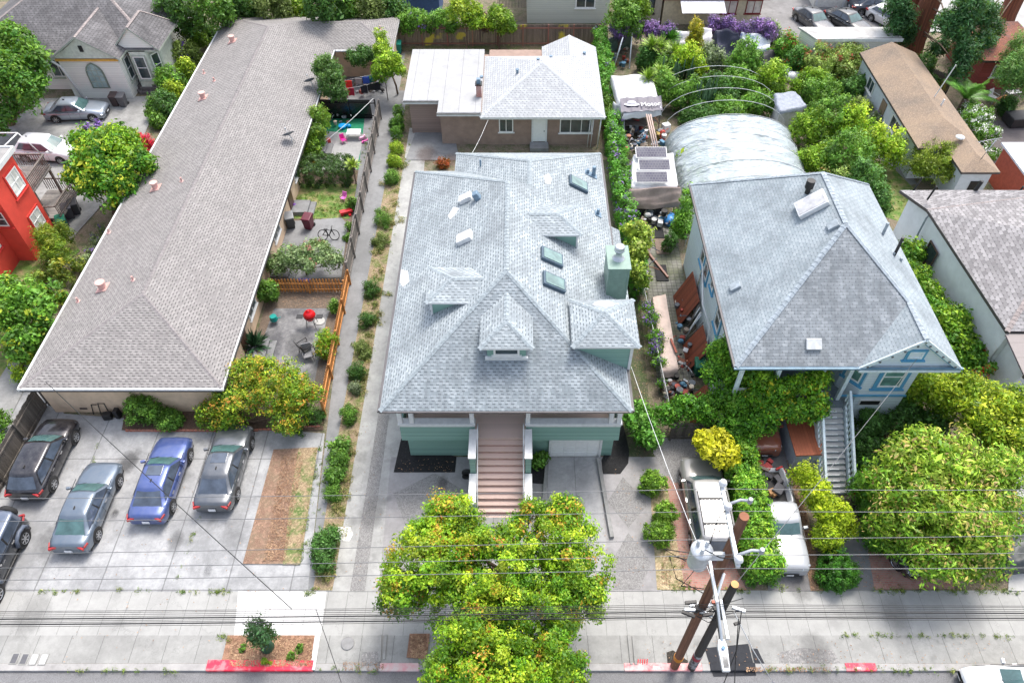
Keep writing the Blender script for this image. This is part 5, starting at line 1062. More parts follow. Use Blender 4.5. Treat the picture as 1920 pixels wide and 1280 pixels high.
# white flat-roofed garage row
q = thing('white_garage', 'white flat-roofed garage behind the reddish shrubs', 'garage', (28, 64, 0)); a0, b0 = P(1530, 73, 3.0), P(1692, 70, 3.0); a1 = P(1497, 51, 3.0)
m = MB(); m.prism([(a0.x, a0.y), (b0.x, b0.y), (b0.x - .5, a1.y), (a1.x, a1.y)], 2.85, 3.0); m.build('roof', concrete('garage_roofing', (.62, .62, .61), stain=.7, scol=(.3, .29, .28)), q)
m = MB(); m.box(a0.x, b0.x, a0.y - .06, a0.y - .01, 2.75, 3.02); m.build('fascia', FA_W, q)
walls(q, [(a0.x + .1, a0.y + .25), (b0.x - .4, b0.y + .25), (b0.x - .9, a1.y - .2), (a1.x + .2, a1.y - .2)], 0, 2.84, m_wh)
for k, xx in enumerate((.25, .42, .55, .88)): window(q, (a0.x + .1 + (b0.x - a0.x) * xx, a0.y + .25, 1.6), (0, -1, 0), .7, .9, sill=False, frame=m_lw)
# top: pale green siding house, blue shed, low house with red trim, carport
q = thing('pale_green_house', 'pale grey-green clapboard house behind the wooden fence', 'house', (5, 70, 0)); c0, c1 = P(988, 44), P(1140, 44)
walls(q, rect(c0.x, c1.x, c0.y, c0.y + 9), 0, 6.2, boards('sage_siding', (.62, .63, .56), .2, 2, var=.05, line=.08)); window(q, Py(1098, 2, c0.y) , (0, -1, 0), 1.9, 1.4, panes=(2, 1), fw=.12)
f, cp = hip(c0.x - .4, c1.x + .4, c0.y - .4, c0.y + 9.4, 6.2, 2, (1, 1)); roof(q, f, m_ar, FA_W)
m = MB(); m.box(c0.x - 2.8, c0.x - .05, c0.y - .2, c0.y + 2, 2.4, 2.5); 
for k in range(20): m.box(c0.x - 2.8 + k * .14, c0.x - 2.74 + k * .14, c0.y - .2, c0.y - .14, 1.6, 3.4)
m.build('side_deck', m_wd, q)
q = thing('blue_shed', 'dark blue shed with pale metal roof behind the vine fence', 'shed', (-8, 69, 0)); c0, c1 = P(745, 40), P(826, 40)
walls(q, rect(c0.x, c1.x, c0.y, c0.y + 4), 0, 2.6, flat('navy_wall', (.05, .1, .24), .7)); m = MB(); m.add([(c0.x - .2, c0.y - .3, 2.6), (c1.x + .2, c0.y - .3, 2.6), (c1.x + .2, c0.y + 4.2, 3.3), (c0.x - .2, c0.y + 4.2, 3.3)], [(0, 1, 2, 3)]); m.add([(c0.x - .2, c0.y - .3, 2.5), (c1.x + .2, c0.y - .3, 2.5), (c1.x + .2, c0.y - .3, 2.6), (c0.x - .2, c0.y - .3, 2.6)], [(0, 1, 2, 3)])
for k in range(9): xx = c0.x + k * (c1.x - c0.x) / 8; m.add([(xx - .03, c0.y - .3, 2.61), (xx + .03, c0.y - .3, 2.61), (xx + .03, c0.y + 4.2, 3.31), (xx - .03, c0.y + 4.2, 3.31), (xx, c0.y - .3, 2.68), (xx, c0.y + 4.2, 3.38)], [(0, 4, 5, 3), (4, 1, 2, 5)])
m.build('roof', flat('zinc_roof', (.35, .42, .5), .4, metal=.3), q)
q = thing('curtained_house', 'low cream house with dark red window frames behind the bougainvillea', 'house', (20, 68, 0)); c0, c1 = P(1340, 46), P(1420, 46)
xa = P(1238, 40).x; walls(q, rect(xa, c1.x, c0.y, c0.y + 6), 0, 2.6, flat('cream_wall', (.62, .54, .38), .8)); f, cp = hip(xa - .3, c1.x + .5, c0.y - .5, c0.y + 7, 2.7, 1.0, (0, 0), axis=0); roof(q, f, flat('mauve_felt', (.32, .29, .31), .9, var=.15), flat('maroon', (.2, .02, .02), .6))
for u in (1358, 1403): c = P(u, 40); window(q, (c.x, c0.y, 1.7), (0, -1, 0), 1.5, 1.3, panes=(2, 1), frame=flat('maroon', (.2, .02, .02), .6), glass=glassm('curtain_glass', (.4, .36, .33), .3))
m = MB(); m.add([(xa + 1.4, c0.y - 2.2, 2.1), (xa + 5.5, c0.y - 2.2, 2.1), (xa + 5.5, c0.y - .1, 2.6), (xa + 1.4, c0.y - .1, 2.6)], [(0, 1, 2, 3)]); m.build('porch_roof', flat('grey_sheet', (.42, .44, .5), .5), q)
m = MB(); m.cyl((xa + 2.5, c0.y + 1, 3.2), (xa + 2.5, c0.y + 1, 5.2), .08); m.cyl((xa + 5.5, c0.y + .2, 2.7), (xa + 5.5, c0.y + .2, 5.0), .1); m.build('flue', flat('maroon', (.2, .02, .02), .6), q)
q = thing('garage_row', 'cream garage row with wide doors at the top photo edge', 'garage', (32, 74, 0)); c0, c1 = P(1524, 15), P(1626, 15)
walls(q, rect(c0.x, c1.x, c0.y, c0.y + 6), 0, 2.8, flat('cream_door', (.72, .71, .66), .6)); m = MB(); 
for k in range(3): m.box(c0.x + .1 + k * (c1.x - c0.x) / 2, c0.x + .3 + k * (c1.x - c0.x) / 2, c0.y - .1, c0.y - .01, 0, 2.8)
m.build('door_frame', FA_W, q); m = MB(); m.box(c0.x - .3, c1.x + .3, c0.y - .4, c0.y + 6.3, 2.81, 3.0); m.build('roof', m_flat, q)
q = thing('grey_beige_house', 'beige house wall with dark window behind the round green tree', 'house', (15, 70, 0)); c0, c1 = P(1205, 46), P(1236, 46)
walls(q, rect(c0.x, c1.x, c0.y, c0.y + 5), 0, 5.5, flat('beige_wall', (.42, .38, .3), .8)); window(q, Py(1220, 8, c0.y), (0, -1, 0), .8, 1.8, panes=(1, 2), frame=m_blk_)
m = MB(); m.box(c0.x - .3, c1.x + .3, c0.y - .3, c0.y + 5, 5.51, 5.7); m.build('roof', m_flat, q)
# ================================================================ FENCES
def fence(name, label, a, b, h, mat, kind='board', pitch=.15, post=2.4, z=0, pm=None, thick=.025, cat='fence'):
    a = Vector((a[0], a[1], z)); b = Vector((b[0], b[1], z)); d = b - a; L = d.length; ang = math.atan2(d.y, d.x); u = d.normalized(); nn = Vector((-u.y, u.x, 0))
    t = thing(name, label, cat, a); m = MB(); n = int(L / pitch)
    w = pitch * (.93 if kind == 'board' else 1.02 if kind == 'sheet' else .58)
    for i in range(n):
        c = a + u * ((i + .5) * pitch); hh = h + random.uniform(-.03, .02)
        if kind == 'picket':
            m.obox(c + Vector((0, 0, hh / 2)), w, thick, hh - .08, ang); q = c + Vector((0, 0, hh - .04))
            m.add([q + u * x + nn * y + Vector((0, 0, z_)) for y in (-thick / 2, thick / 2) for x, z_ in ((-w / 2, 0), (w / 2, 0), (w / 4, .1), (-w / 4, .1))], [(0, 1, 2, 3), (5, 4, 7, 6), (0, 4, 5, 1), (1, 5, 6, 2), (2, 6, 7, 3), (3, 7, 4, 0)])
        else: m.obox(c + Vector((0, 0, hh / 2)) + nn * random.uniform(-.008, .008), w, thick, hh, ang + random.uniform(-.02, .02))
    m.build('fence_boards', mat, t)
    m = MB()
    for zz in (.3, h - .3): m.obox((a + b) / 2 + nn * -.05 + Vector((0, 0, zz)), L, .05, .09, ang); 
    m.build('fence_rail', pm or mat, t)
    k = max(1, round(L / post))
    for i in range(k + 1): MB().obox(a + d * i / k + nn * -.09 + Vector((0, 0, (h + .06) / 2)), .1, .1, h + .06, ang).build('fence_post', pm or mat, t)
    return t
m_fw = boards('grey_fence_wood', (.17, .15, .13), .15, 3, var=.45, line=.05); m_fo = boards('cedar_fence_wood', (.62, .27, .08), .2, 3, var=.25, line=.03)
m_fb = boards('brown_fence_wood', (.2, .155, .13), .15, 3, var=.55, line=.06)
nt_ = m_fb.node_tree; b_ = nt_.nodes['Principled BSDF']; src = b_.inputs['Base Color'].links[0].from_socket; nz = nt_.nodes.new('ShaderNodeTexNoise'); nz.inputs['Scale'].default_value = .55; nz.inputs['Detail'].default_value = 5
tc = nt_.nodes.new('ShaderNodeTexCoord'); nt_.links.new(tc.outputs['Object'], nz.inputs['Vector']); mr = nt_.nodes.new('ShaderNodeMapRange'); mr.inputs[1].default_value = .6; mr.inputs[2].default_value = .66; nt_.links.new(nz.outputs[0], mr.inputs[0])
mx = nt_.nodes.new('ShaderNodeMix'); mx.data_type = 'RGBA'; nt_.links.new(mr.outputs[0], mx.inputs[0]); nt_.links.new(src, mx.inputs[6]); mx.inputs[7].default_value = (.5, .42, .03, 1); nt_.links.new(mx.outputs[2], b_.inputs['Base Color'])
fence('board_fence', 'weathered dark plank fence at the left side of the parking lot', (-26.75, 17.6), (-26.55, 25.2), 1.7, m_fw)
fence('board_fence', 'long grey plank fence between the walkway and the back yards', (-11.05, 35.1), (-11.35, 54.3), 1.75, boards('grey_fence_wood_b', (.27, .24, .22), .15, 3, var=.4, line=.05))
fence('picket_fence', 'long orange cedar picket fence beside the walkway', (-10.85, 24.5), (-11.0, 34.9), 1.25, m_fo, 'picket', .17)
fence('picket_fence', 'short orange cedar picket fence across the yard by the olive bush', (-15.7, 34.2), (-11.1, 34.2), 1.1, m_fo, 'picket', .2)
fence('board_fence', 'brown plank fence behind the brown cottage with red posts', (-11.2, 66.6), (7.4, 66.6), 2.05, m_fb, pm=boards('fence_rail_wood', (.3, .13, .1), 2, 0, var=.3, line=0))
fence('board_fence', 'short dark slat fence under the ivy beside the green house', (8.2, 22.9), (12.0, 22.9), 1.5, m_fw, pitch=.12)
fence('screen_fence', 'fence wrapped in glossy black plastic sheeting behind the tall clipped tree', (-16.0, 54.4), (-11.6, 54.4), 1.75, flat('black_sheeting', (.01, .01, .011), .25, bump=1.0, bs=3), 'sheet', pitch=.5)
fence('board_fence', 'dark plank fence beside the big redwood trunks', (33.8, 60.5), (36.5, 58), 1.8, m_fb)
def chainlink(label, a, b, h=1.3):
    a = Vector((*a, 0)); b = Vector((*b, 0)); t = thing('chain_link_fence', label, 'fence', a); n = max(2, int((b - a).length / 2.4)); m = MB()
    for i in range(n + 1): c = a.lerp(b, i / n); MB().cyl(c, c + Vector((0, 0, h)), .03, n=8).build('fence_post', m_alloy, t)
    m.tube([a + Vector((0, 0, h)), b + Vector((0, 0, h))], .025); m.build('top_rail', FA_W, t)
    m = MB(); d = b - a; k = int(d.length / .22)
    for i in range(k):
        p = a + d * i / k; q = a + d * min(1, (i + 5) / k); m.tube([p, q + Vector((0, 0, h))], .004, 3); m.tube([q, p + Vector((0, 0, h))], .004, 3)
    m.build('wire_mesh', m_alloy, t)
chainlink('long chain-link fence along the alley right of the green house', (8.25, 23.6), (7.7, 36.5))
# ================================================================ SMALL THINGS
def wheelie(label, p, col, rz=0, group='wheelie bins', lid=None, h=1.05):
    t = thing('wheelie_bin', label, 'bin', (0, 0, 0), group); mt = flat('bin_%03d' % int(sum(col) * 1000), col, .45)
    m = MB(); m.add([(-.24, -.3, .08), (.24, -.3, .08), (.24, .28, .08), (-.24, .28, .08), (-.3, -.38, h - .08), (.3, -.38, h - .08), (.3, .34, h - .02), (-.3, .34, h - .02)], [(3, 2, 1, 0), (4, 5, 6, 7), (0, 1, 5, 4), (1, 2, 6, 5), (2, 3, 7, 6), (3, 0, 4, 7)]); m.build('bin_body', mt, t, bevel=.03)
    m = MB(); m.add([(-.33, -.43, h - .08), (.33, -.43, h - .08), (.33, .36, h - .01), (-.33, .36, h - .01), (-.3, -.4, h - .02), (.3, -.4, h - .02), (.28, .33, h + .08), (-.28, .33, h + .08)], [(3, 2, 1, 0), (4, 5, 6, 7), (0, 1, 5, 4), (1, 2, 6, 5), (2, 3, 7, 6), (3, 0, 4, 7)]); m.build('bin_lid', flat('lid_%03d' % int(sum(lid or col) * 1000), lid or col, .4), t, bevel=.02)
    m = MB(); m.tube([(-.24, .42, h - .04), (.24, .42, h - .04)], .025); m.build('bin_handle', mt, t)
    for sx in (-1, 1): m = MB(); m.cyl((sx * .2, .28, .12), (sx * .28, .28, .12), .12, n=14); m.build('wheel', m_tyre, t)
    t.location = (p[0], p[1], 0); t.rotation_euler = (0, 0, rz); return t
GRN = (.005, .14, .08)
wheelie('green wheelie bin beside the fallen brown panels of the alley', P(1308, 700), GRN)
wheelie('green wheelie bin under the lower deck of the red building', P(124, 430), GRN, .5)
wheelie('tall dark grey wheelie bin nearest the green one at the deck', P(134, 408), (.05, .05, .065), .5); wheelie('dark wheelie bin hidden behind the others at the deck corner', P(146, 400), (.03, .03, .035), .4)
wheelie('brown wheelie bin against the white house wall', P(220, 198), (.07, .05, .05), 0); wheelie('grey wheelie bin right of the brown bin at the white house', P(234, 199), (.11, .11, .12), 0)
wheelie('grey-lidded wheelie bin at the apartment wall in the back yard', P(547, 425), (.05, .05, .05), .3, lid=(.25, .26, .27)); wheelie('dark red wheelie bin in the back yard beside the lawn', P(581, 427), (.11, .01, .025), -.2)
wheelie('green wheelie bin at the far rear fence corner', P(748, 100), (.0, .2, .15), 0)
# kamado grill
c = P(586, 610); t = thing('kamado_grill', 'red egg-shaped grill on black stand on the patio', 'grill', c)
m = MB(); m.lathe([(.02, .55), (.25, .6), (.36, .8), (.37, .9)], c, 18); m.build('grill_bowl', flat('grill_red', (.6, .01, .015), .25), t)
m = MB(); m.lathe([(.37, .91), (.35, 1.05), (.24, 1.2), (.08, 1.27), (.08, 1.34), (.01, 1.35)], c, 18); m.build('grill_lid', flat('grill_red', (.6, .01, .015), .25), t)
m = MB(); m.lathe([(.375, .88), (.385, .93)], c, 18); m.build('band', m_blk_, t)
for k in range(4): a_ = k * 1.57 + .78; m = MB(); m.tube([c + Vector((.28 * math.cos(a_), .28 * math.sin(a_), .75)), c + Vector((.4 * math.cos(a_), .4 * math.sin(a_), 0))], .02); m.build('leg', m_blk_, t)
for s_ in (-1, 1): MB().obox(c + Vector((s_ * .6, -.05, .85)), .4, .35, .03).build('side_shelf', m_blk_, t)
def chair(label, p, rz, col, s=1, group=None):
    t = thing('garden_chair', label, 'chair', (0, 0, 0), group); mt = flat('chair_%03d' % int(sum(col) * 999), col, .5)
    MB().box(-.27, .27, -.27, .27, .38, .43).build('seat', mt, t, bevel=.02); m = MB(); m.add([(-.27, .25, .43), (.27, .25, .43), (.27, .3, .43), (-.27, .3, .43), (-.27, .38, .95), (.27, .38, .95), (.27, .43, .95), (-.27, .43, .95)], [(0, 1, 5, 4), (2, 3, 7, 6), (4, 5, 6, 7), (0, 4, 7, 3), (1, 2, 6, 5)]); m.build('backrest', mt, t)
    for sx in (-1, 1):
        for sy in (-1, 1): m = MB(); m.tube([(sx * .24, sy * .24, .4), (sx * .28, sy * .28, 0)], .02); m.build('leg', mt, t)
        m = MB(); m.tube([(sx * .29, -.26, 0.42), (sx * .29, -.26, .62), (sx * .29, .32, .64)], .022); m.build('armrest', mt, t)
    t.location = (p[0], p[1], 0); t.rotation_euler = (0, 0, rz); t.scale = (s,) * 3; return t
chair('black folding chair standing on the grill patio', P(577, 660), 2.4, (.03, .03, .03), 1.25)
chair('grey low chair beside the black chair on the patio', P(580, 672), .3, (.2, .2, .21), 1.0)
chair('bright pink child chair on the toy patio', P(645, 268), .6, (.75, .02, .3), .7); chair('pink and purple small toy chair on the lawn', P(645, 376), -.4, (.7, .15, .5), .65)
chair('white garden chair beside the red cottage terrace table', P(1858, 190), .5, (.7, .7, .7)); 
def table(label, p, w, d, h, col, rz=0):
    t = thing('garden_table', label, 'table', (0, 0, 0)); mt = flat('table_%03d' % int(sum(col) * 999), col, .5)
    MB().box(-w / 2, w / 2, -d / 2, d / 2, h - .05, h).build('tabletop', mt, t, bevel=.02)
    for sx in (-1, 1):
        for sy in (-1, 1): m = MB(); m.tube([(sx * (w / 2 - .08), sy * (d / 2 - .08), h - .04), (sx * (w / 2 - .03), sy * (d / 2 - .03), 0)], .03); m.build('leg', mt, t)
    t.location = (p[0], p[1], 0); t.rotation_euler = (0, 0, rz)
table('white toy table on the green turf of the toy patio', P(665, 258), 1.1, .8, .55, (.75, .75, .75)); table('orange-brown terrace table beside the red cottage', P(1878, 200), 1.3, .9, .72, (.5, .2, .06), .5)
table('pale side table at the terrace of the red cottage', P(1893, 186), 1.2, .6, .72, (.6, .6, .62), .2)
def toy(name, label, p, shape, col, cat='toy'):
    m = MB(); p = Vector((p[0], p[1], 0)); mt = flat('toy_%03d_%03d' % (int(sum(col) * 999), int(col[0] * 99)), col, .4)
    for s_ in shape:
        k, x, y, z, a, b, c_ = s_
        if cat == 'toy': x, y, z, a, b, c_ = (q_ * .68 for q_ in (x, y, z, a, b, c_))
        if k == 'e': m.ell(p + Vector((x, y, z)), a, b, c_)
        elif k == 'b': m.obox(p + Vector((x, y, z)), a, b, c_, .4)
        else: m.cyl(p + Vector((x, y, z)), p + Vector((x, y, z + c_)), a, b, 14)
    o = m.build(name, mt, None, loc=p, bevel=.02 if len(m.f) < 200 else 0); tag(o, label, cat)
toy('toy_boat', 'blue plastic kiddie sled leaning under the tall tree', P(636, 213), [('e', 0, 0, .5, .35, .15, .6)], (.05, .12, .7))
toy('play_tub', 'bright blue plastic tub on the toy patio grass', P(643, 240), [('c', 0, 0, 0, .4, .5, .35), ('e', .7, .1, .2, .3, .25, .25)], (.0, .3, .7))
toy('toy_slide', 'white and pink ride-on toy beside the fence', P(680, 262), [('b', 0, 0, .25, .8, .3, .3), ('c', -.25, 0, 0, .12, .12, .2), ('b', .3, 0, .5, .15, .3, .3)], (.8, .45, .6))
toy('toy_tricycle', 'pink tricycle toy beside the garden fence', P(686, 268), [('b', 0, 0, .3, .6, .2, .1), ('c', -.3, 0, 0, .18, .18, .2), ('b', .25, 0, .5, .08, .4, .08)], (.75, .1, .4))
toy('ball_pit', 'yellow and blue toy pile against the apartment wall', P(585, 312), [('e', 0, 0, .3, .35, .3, .3), ('e', .3, .2, .5, .25, .25, .2)], (.8, .4, .05))
toy('storage_tub', 'blue tub beside the yellow toys at the hedge end', P(582, 318), [('c', 0, 0, 0, .3, .4, .5)], (.02, .1, .4)); toy('storage_tub', 'dark green bag beside the blue tub at the hedge end', P(598, 318), [('e', 0, 0, .3, .45, .4, .4)], (.02, .14, .09))
toy('toy_wagon', 'red toy wagon on the lawn by the long fence', P(650, 402), [('b', 0, 0, .4, 1.3, .5, .28), ('c', -.4, -.2, 0, .15, .15, .2), ('c', .4, -.2, 0, .15, .15, .2)], (.65, .02, .03))
toy('play_house', 'red and white toy box under the leafy yard tree', P(617, 270), [('b', 0, 0, .35, .5, .4, .7)], (.6, .05, .05))
toy('purple_ball', 'purple ball on the ground beside the grey-lidded bin', P(553, 390), [('e', 0, 0, .2, .2, .2, .2)], (.15, .04, .3), 'ball')
toy('toy_pile', 'purple and white toys behind the orange picket fence', P(572, 528), [('e', 0, 0, .2, .35, .25, .2), ('e', -.5, .1, .15, .2, .2, .15), ('b', .4, 0, .15, .4, .3, .25)], (.35, .25, .6))
toy('stone_disc', 'pale round stepping stone beside the red grill', P(600, 603), [('c', 0, 0, .02, .32, .32, .05)], (.4, .4, .38), 'stone')
toy('water_can', 'teal watering can on the stoop beside the patio', P(516, 605), [('c', 0, 0, .3, .25, .2, .3), ('b', .3, 0, .45, .3, .05, .05)], (.0, .25, .22), 'watering can')
# wheelchair-like frame on the concrete
c = P(618, 448); t = thing('bicycle', 'black bicycle lying on the pale yard concrete', 'bicycle', c)
for dx in (-.4, .4):
    m = MB(); pts = [c + Vector((dx + .33 * math.cos(a_), .12 * math.sin(a_) * 1.2, .35 + .33 * math.sin(a_))) for a_ in [k * math.pi / 8 for k in range(17)]]; m.tube(pts, .03, 6); m.build('wheel', m_tyre, t)
m = MB(); 
for a_, b_ in (((-.4, 0, .35), (-.1, 0, .8)), ((-.1, 0, .8), (.3, 0, .75)), ((.3, 0, .75), (.4, 0, .35)), ((-.1, 0, .8), (0, 0, .3)), ((0, 0, .3), (.3, 0, .75)), ((-.4, 0, .35), (0, 0, .3)), ((.3, 0, .75), (.3, 0, .95)), ((.3, -.25, .97), (.3, .25, .97))): m.tube([c + Vector(a_), c + Vector(b_)], .028)
m.obox(c + Vector((-.12, 0, .85)), .25, .12, .05); m.build('bicycle_frame', m_blk_, t)
# clothes line with washing
t = thing('clothes_line', 'clothes line with washing in the rear patio corner', 'clothes line', P(650, 180)); a_, b_ = P(640, 168, 1.7), P(722, 150, 1.9)
m = MB(); m.tube([a_, (a_ + b_) / 2 - Vector((0, 0, .1)), b_], .012); m.tube([a_ + Vector((0, 1.4, 0)), b_ + Vector((-.4, 1.2, 0))], .012); m.build('line', FA_W, t)
for k, (f_, cl, row) in enumerate(((.05, (.6, .25, .3), 0), (.2, (.45, .02, .05), 0), (.33, (.3, .28, .27), 1), (.5, (.04, .1, .45), 1), (.62, (.03, .18, .2), 1), (.5, (.02, .02, .025), 0), (.66, (.02, .02, .02), 0), (.8, (.02, .02, .025), 0), (.1, (.7, .03, .02), 1))):
    c = a_.lerp(b_, f_) + Vector((0, 1.3 * row, -.05)); m = MB(); w_ = .28; hh = random.uniform(.5, .8)
    m.add([c + Vector((x, y, z_)) for y in (-.015, .03) for x, z_ in ((-w_, 0), (w_, 0), (w_ * .9, -hh), (0, -hh * .93), (-w_ * .95, -hh * 1.03))], [(0, 1, 2, 3, 4), (9, 8, 7, 6, 5), (0, 5, 6, 1), (1, 6, 7, 2), (2, 7, 8, 3), (3, 8, 9, 4), (4, 9, 5, 0)])
    q = m.build('laundry', flat('cloth_%d' % k, cl, .9), t)
for p_ in (a_, b_): m = MB(); m.cyl((p_.x, p_.y, 0), p_ + Vector((0, 0, .1)), .04); m.build('post', m_wd, t)
# dolly and black cases at the cream wall
c = P(205, 784); t = thing('hand_truck', 'black hand truck with cases against the cream wall', 'hand truck', c)
MB().obox(c + Vector((0, 0, .25)), .45, .35, .4, .2).build('case', m_blk_, t, bevel=.03); MB().obox(c + Vector((.55, .1, .35)), .25, .35, .65, -.1).build('case', m_blk_, t, bevel=.03)
m = MB(); m.tube([c + Vector((-.5, .2, .05)), c + Vector((-.4, .35, .9)), c + Vector((-.05, .35, .9)), c + Vector((0, .2, .05))], .03); m.tube([c + Vector((-.9, .2, .1)), c + Vector((-.8, .35, .8)), c + Vector((-.5, .35, .8))], .03); m.build('tubular_frame', m_blk_, t)
# shed beside the blue stairs
t = thing('storage_locker', 'small white storage shed with red-brown lid roof by the blue stairs', 'shed', P(1498, 862)); a_ = P(1500, 880); X, Y = a_.x, a_.y
walls(t, [(X - .55, Y), (X + .75, Y), (X + .75, Y + 2.6), (X - .55, Y + 2.6)], 0, 1.5, flat('pale_blue_locker', (.5, .55, .62), .6))
m = MB(); m.add([(X - .65, Y - .1, 1.5), (X + .85, Y - .1, 1.62), (X + .85, Y + 2.7, 1.62), (X - .65, Y + 2.7, 1.5), (X - .65, Y - .1, 1.43), (X + .85, Y - .1, 1.55), (X + .85, Y + 2.7, 1.55), (X - .65, Y + 2.7, 1.43)], [(0, 1, 2, 3), (7, 6, 5, 4), (0, 4, 5, 1), (1, 5, 6, 2), (2, 6, 7, 3), (3, 7, 4, 0)]); m.build('roof', boards('red_lid_boards', (.45, .13, .06), .17, 0, var=.2, line=.1), t)
# meter boxes in the pavement
for k, (u, v, dk_) in enumerate(((28, 1234, 1), (46, 1235, 1), (64, 1236, 0), (82, 1236, 0))):
    c = P(u, v); t = thing('meter_box', ('dark' if dk_ else 'pale') + ' iron meter box lid in the pavement, ' + ['leftmost of the four', 'second of the four from the photo edge', 'third of the four from the photo edge', 'nearest the middle of the pavement'][k], 'cover', c, 'meter boxes in the pavement')
    MB().obox(c + Vector((0, 0, .025)), .34, .5, .03).build('frame', m_apron, t); MB().obox(c + Vector((0, 0, .042)), .24, .4, .012).build('lid', flat('iron_lid', (.1, .1, .11), .6) if dk_ else m_new, t)
m = MB(); c = P(652, 1206); m.lathe([(.3, .02), (.3, .035), (.26, .04)], c, 20); tag(m.build('manhole_cover', flat('iron_worn', (.22, .22, .22), .6), None, loc=c), 'small round iron cover in the pale apron slab', 'cover')
def chunk(name, label, cat, pts, z0, z1, mat):
    q = [P(u, v, z1) for u, v in pts]; m = MB(); m.prism([(p[0], p[1]) for p in q], z0, z1); return tag(m.build(name, mat, None, loc=(q[0].x, q[0].y, 0), bevel=.02), label, cat)
# hose reel by steps
t = thing('hose_reel', 'black hose reel standing left of the brown steps', 'hose reel', P(877, 897)); c = P(877, 897)
for dz in (.25, .6): m = MB(); m.lathe([(.24, -.05), (.28, -.05), (.28, .05), (.24, .05)], (0, 0, 0), 16); m.v = [(c.x + a, c.y + e_ * 1, c.z + dz + b_) for a, b_, e_ in m.v]; m.build('hose_coil', m_blk_, t)
# spray paint mark and the young tree's watering bag
m = MB(); c = P(1206, 1240, .03)
for k in range(5): m.tube([c + Vector((-.25 + .1 * k, -.12 + .04 * (k % 2), 0)), c + Vector((-.2 + .1 * k, .12, 0))], .02, 4)
tag(m.build('paint_scrawl', flat('spray_red', (.8, .04, .06), .7), None, loc=c), 'red spray-painted scrawl on the apron left of the poles', 'paint mark')
# ================================================================ UTILITY POLES AND WIRES
m_pole = boards('pole_wood', (.28, .125, .07), .06, 3, var=.4, line=.1, dark=(.08, .03, .015)); m_pole2 = boards('old_pole_wood', (.07, .065, .06), .05, 3, var=.5, line=.1)
m_galv = flat('pale_galvanised', (.62, .66, .7), .45, metal=.2); m_cab = flat('cable_black', (.015, .015, .016), .5); m_wire = flat('wire_grey', (.17, .175, .18), .4, metal=.2)
pb = P(1262, 1236); PX, PY, PZ = 6.85, 11.0, 13.5
t = thing('utility_pole', 'tall reddish-brown wooden utility pole with transformer and white crossarms', 'utility pole', (PX, PY, 0))
m = MB(); m.cyl((PX, PY, -.1), (PX, PY, PZ), .19, .155, 20); m.build('pole', m_pole, t)
m = MB(); m.cyl((PX, PY, PZ + .004), (PX, PY, PZ + .02), .15, n=20); m.build('pole_top', flat('end_grain', (.25, .1, .05), .8), t)
for zz in (1.0, 1.12, 1.24): m = MB(); m.cyl((PX, PY, zz), (PX, PY, zz + .05), .2, n=20); m.build('pole_band', flat('orange_band', (.8, .3, .02), .5), t)
ax_ = PX - .28
for zz, dx in ((12.8, 0),):
    for ox in (-.28,): 
        m = MB(); m.box(PX + ox - .06, PX + ox + .06, 9.7, 12.55, zz - .07, zz + .07); m.build('crossarm', m_galv, t, bevel=.01)
for yy in (9.85, 11.6, 12.45):
    m = MB(); m.lathe([(.05, 12.87), (.12, 12.92), (.14, 13.0), (.1, 13.04), (.11, 13.1), (.05, 13.14)], (ax_, yy, 0), 14); m.build('insulator', flat('insulator_white', (.75, .77, .8), .3), t)
for yy in (10.05, 11.75):
    m = MB(); m.tube([(ax_, yy, 12.85), (ax_ + .45, yy + .1, 13.0), (ax_ + .75, yy + .12, 12.9)], .05, 8); m.lathe([(.07, -.12), (.09, 0), (.07, .12)], (ax_ + .78, yy + .12, 12.9), 10); m.build('fuse_cutout', flat('cutout_grey', (.35, .38, .42), .4), t)
m = MB(); tc = (PX - .95, PY - .15, 0); m.lathe([(.3, 10.6), (.33, 10.65), (.33, 11.5), (.36, 11.52), (.36, 11.58), (.2, 11.68), (.02, 11.7)], tc, 22); tr = m.build('transformer', m_galv, t)
for a_ in (.6, 2.4, 4.4): m = MB(); m.lathe([(.05, 11.65), (.07, 11.75), (.04, 11.8), (.06, 11.88), (.03, 11.95)], (tc[0] + .18 * math.cos(a_), tc[1] + .18 * math.sin(a_), 0), 10); m.build('bushing', m_galv, tr)
m = MB(); m.box(PX - .62, PX - .15, PY - .2, PY - .08, 10.9, 11.3); m.build('transformer_bracket', m_galv, t)
m = MB(); m.box(PX - .3, PX - .2, 9.9, 12.1, 9.6, 9.72); m.build('crossarm', m_galv, t, bevel=.01)
for pts in (((6.1, 10.9, 11.9), (6.3, 11.4, 12.6), (6.57, 11.6, 12.95)), ((5.9, 10.7, 11.9), (6.2, 10.2, 12.4), (6.57, 9.85, 13.0)), ((5.7, 10.9, 10.7), (5.2, 11.5, 9.8), (5.6, 11.2, 8.6), (6.7, 11.1, 7.6)), ((6.0, 10.8, 10.7), (5.5, 10.5, 9.6), (6.6, 11, 8.2)), ((5.8, 11, 11), (4.9, 11.4, 10.5), (5.7, 11.2, 10.0))):
    m = MB(); m.tube(pts, .018, 5); m.build('jumper_wire', m_cab, t)
m = MB(); m.tube([(PX + .1, PY - .19, 9.9), (PX - .1, PY - .7, 9.2), (PX - .1, 8.95, 8.85)], .05, 8); m.build('lamp_arm', m_galv, t)
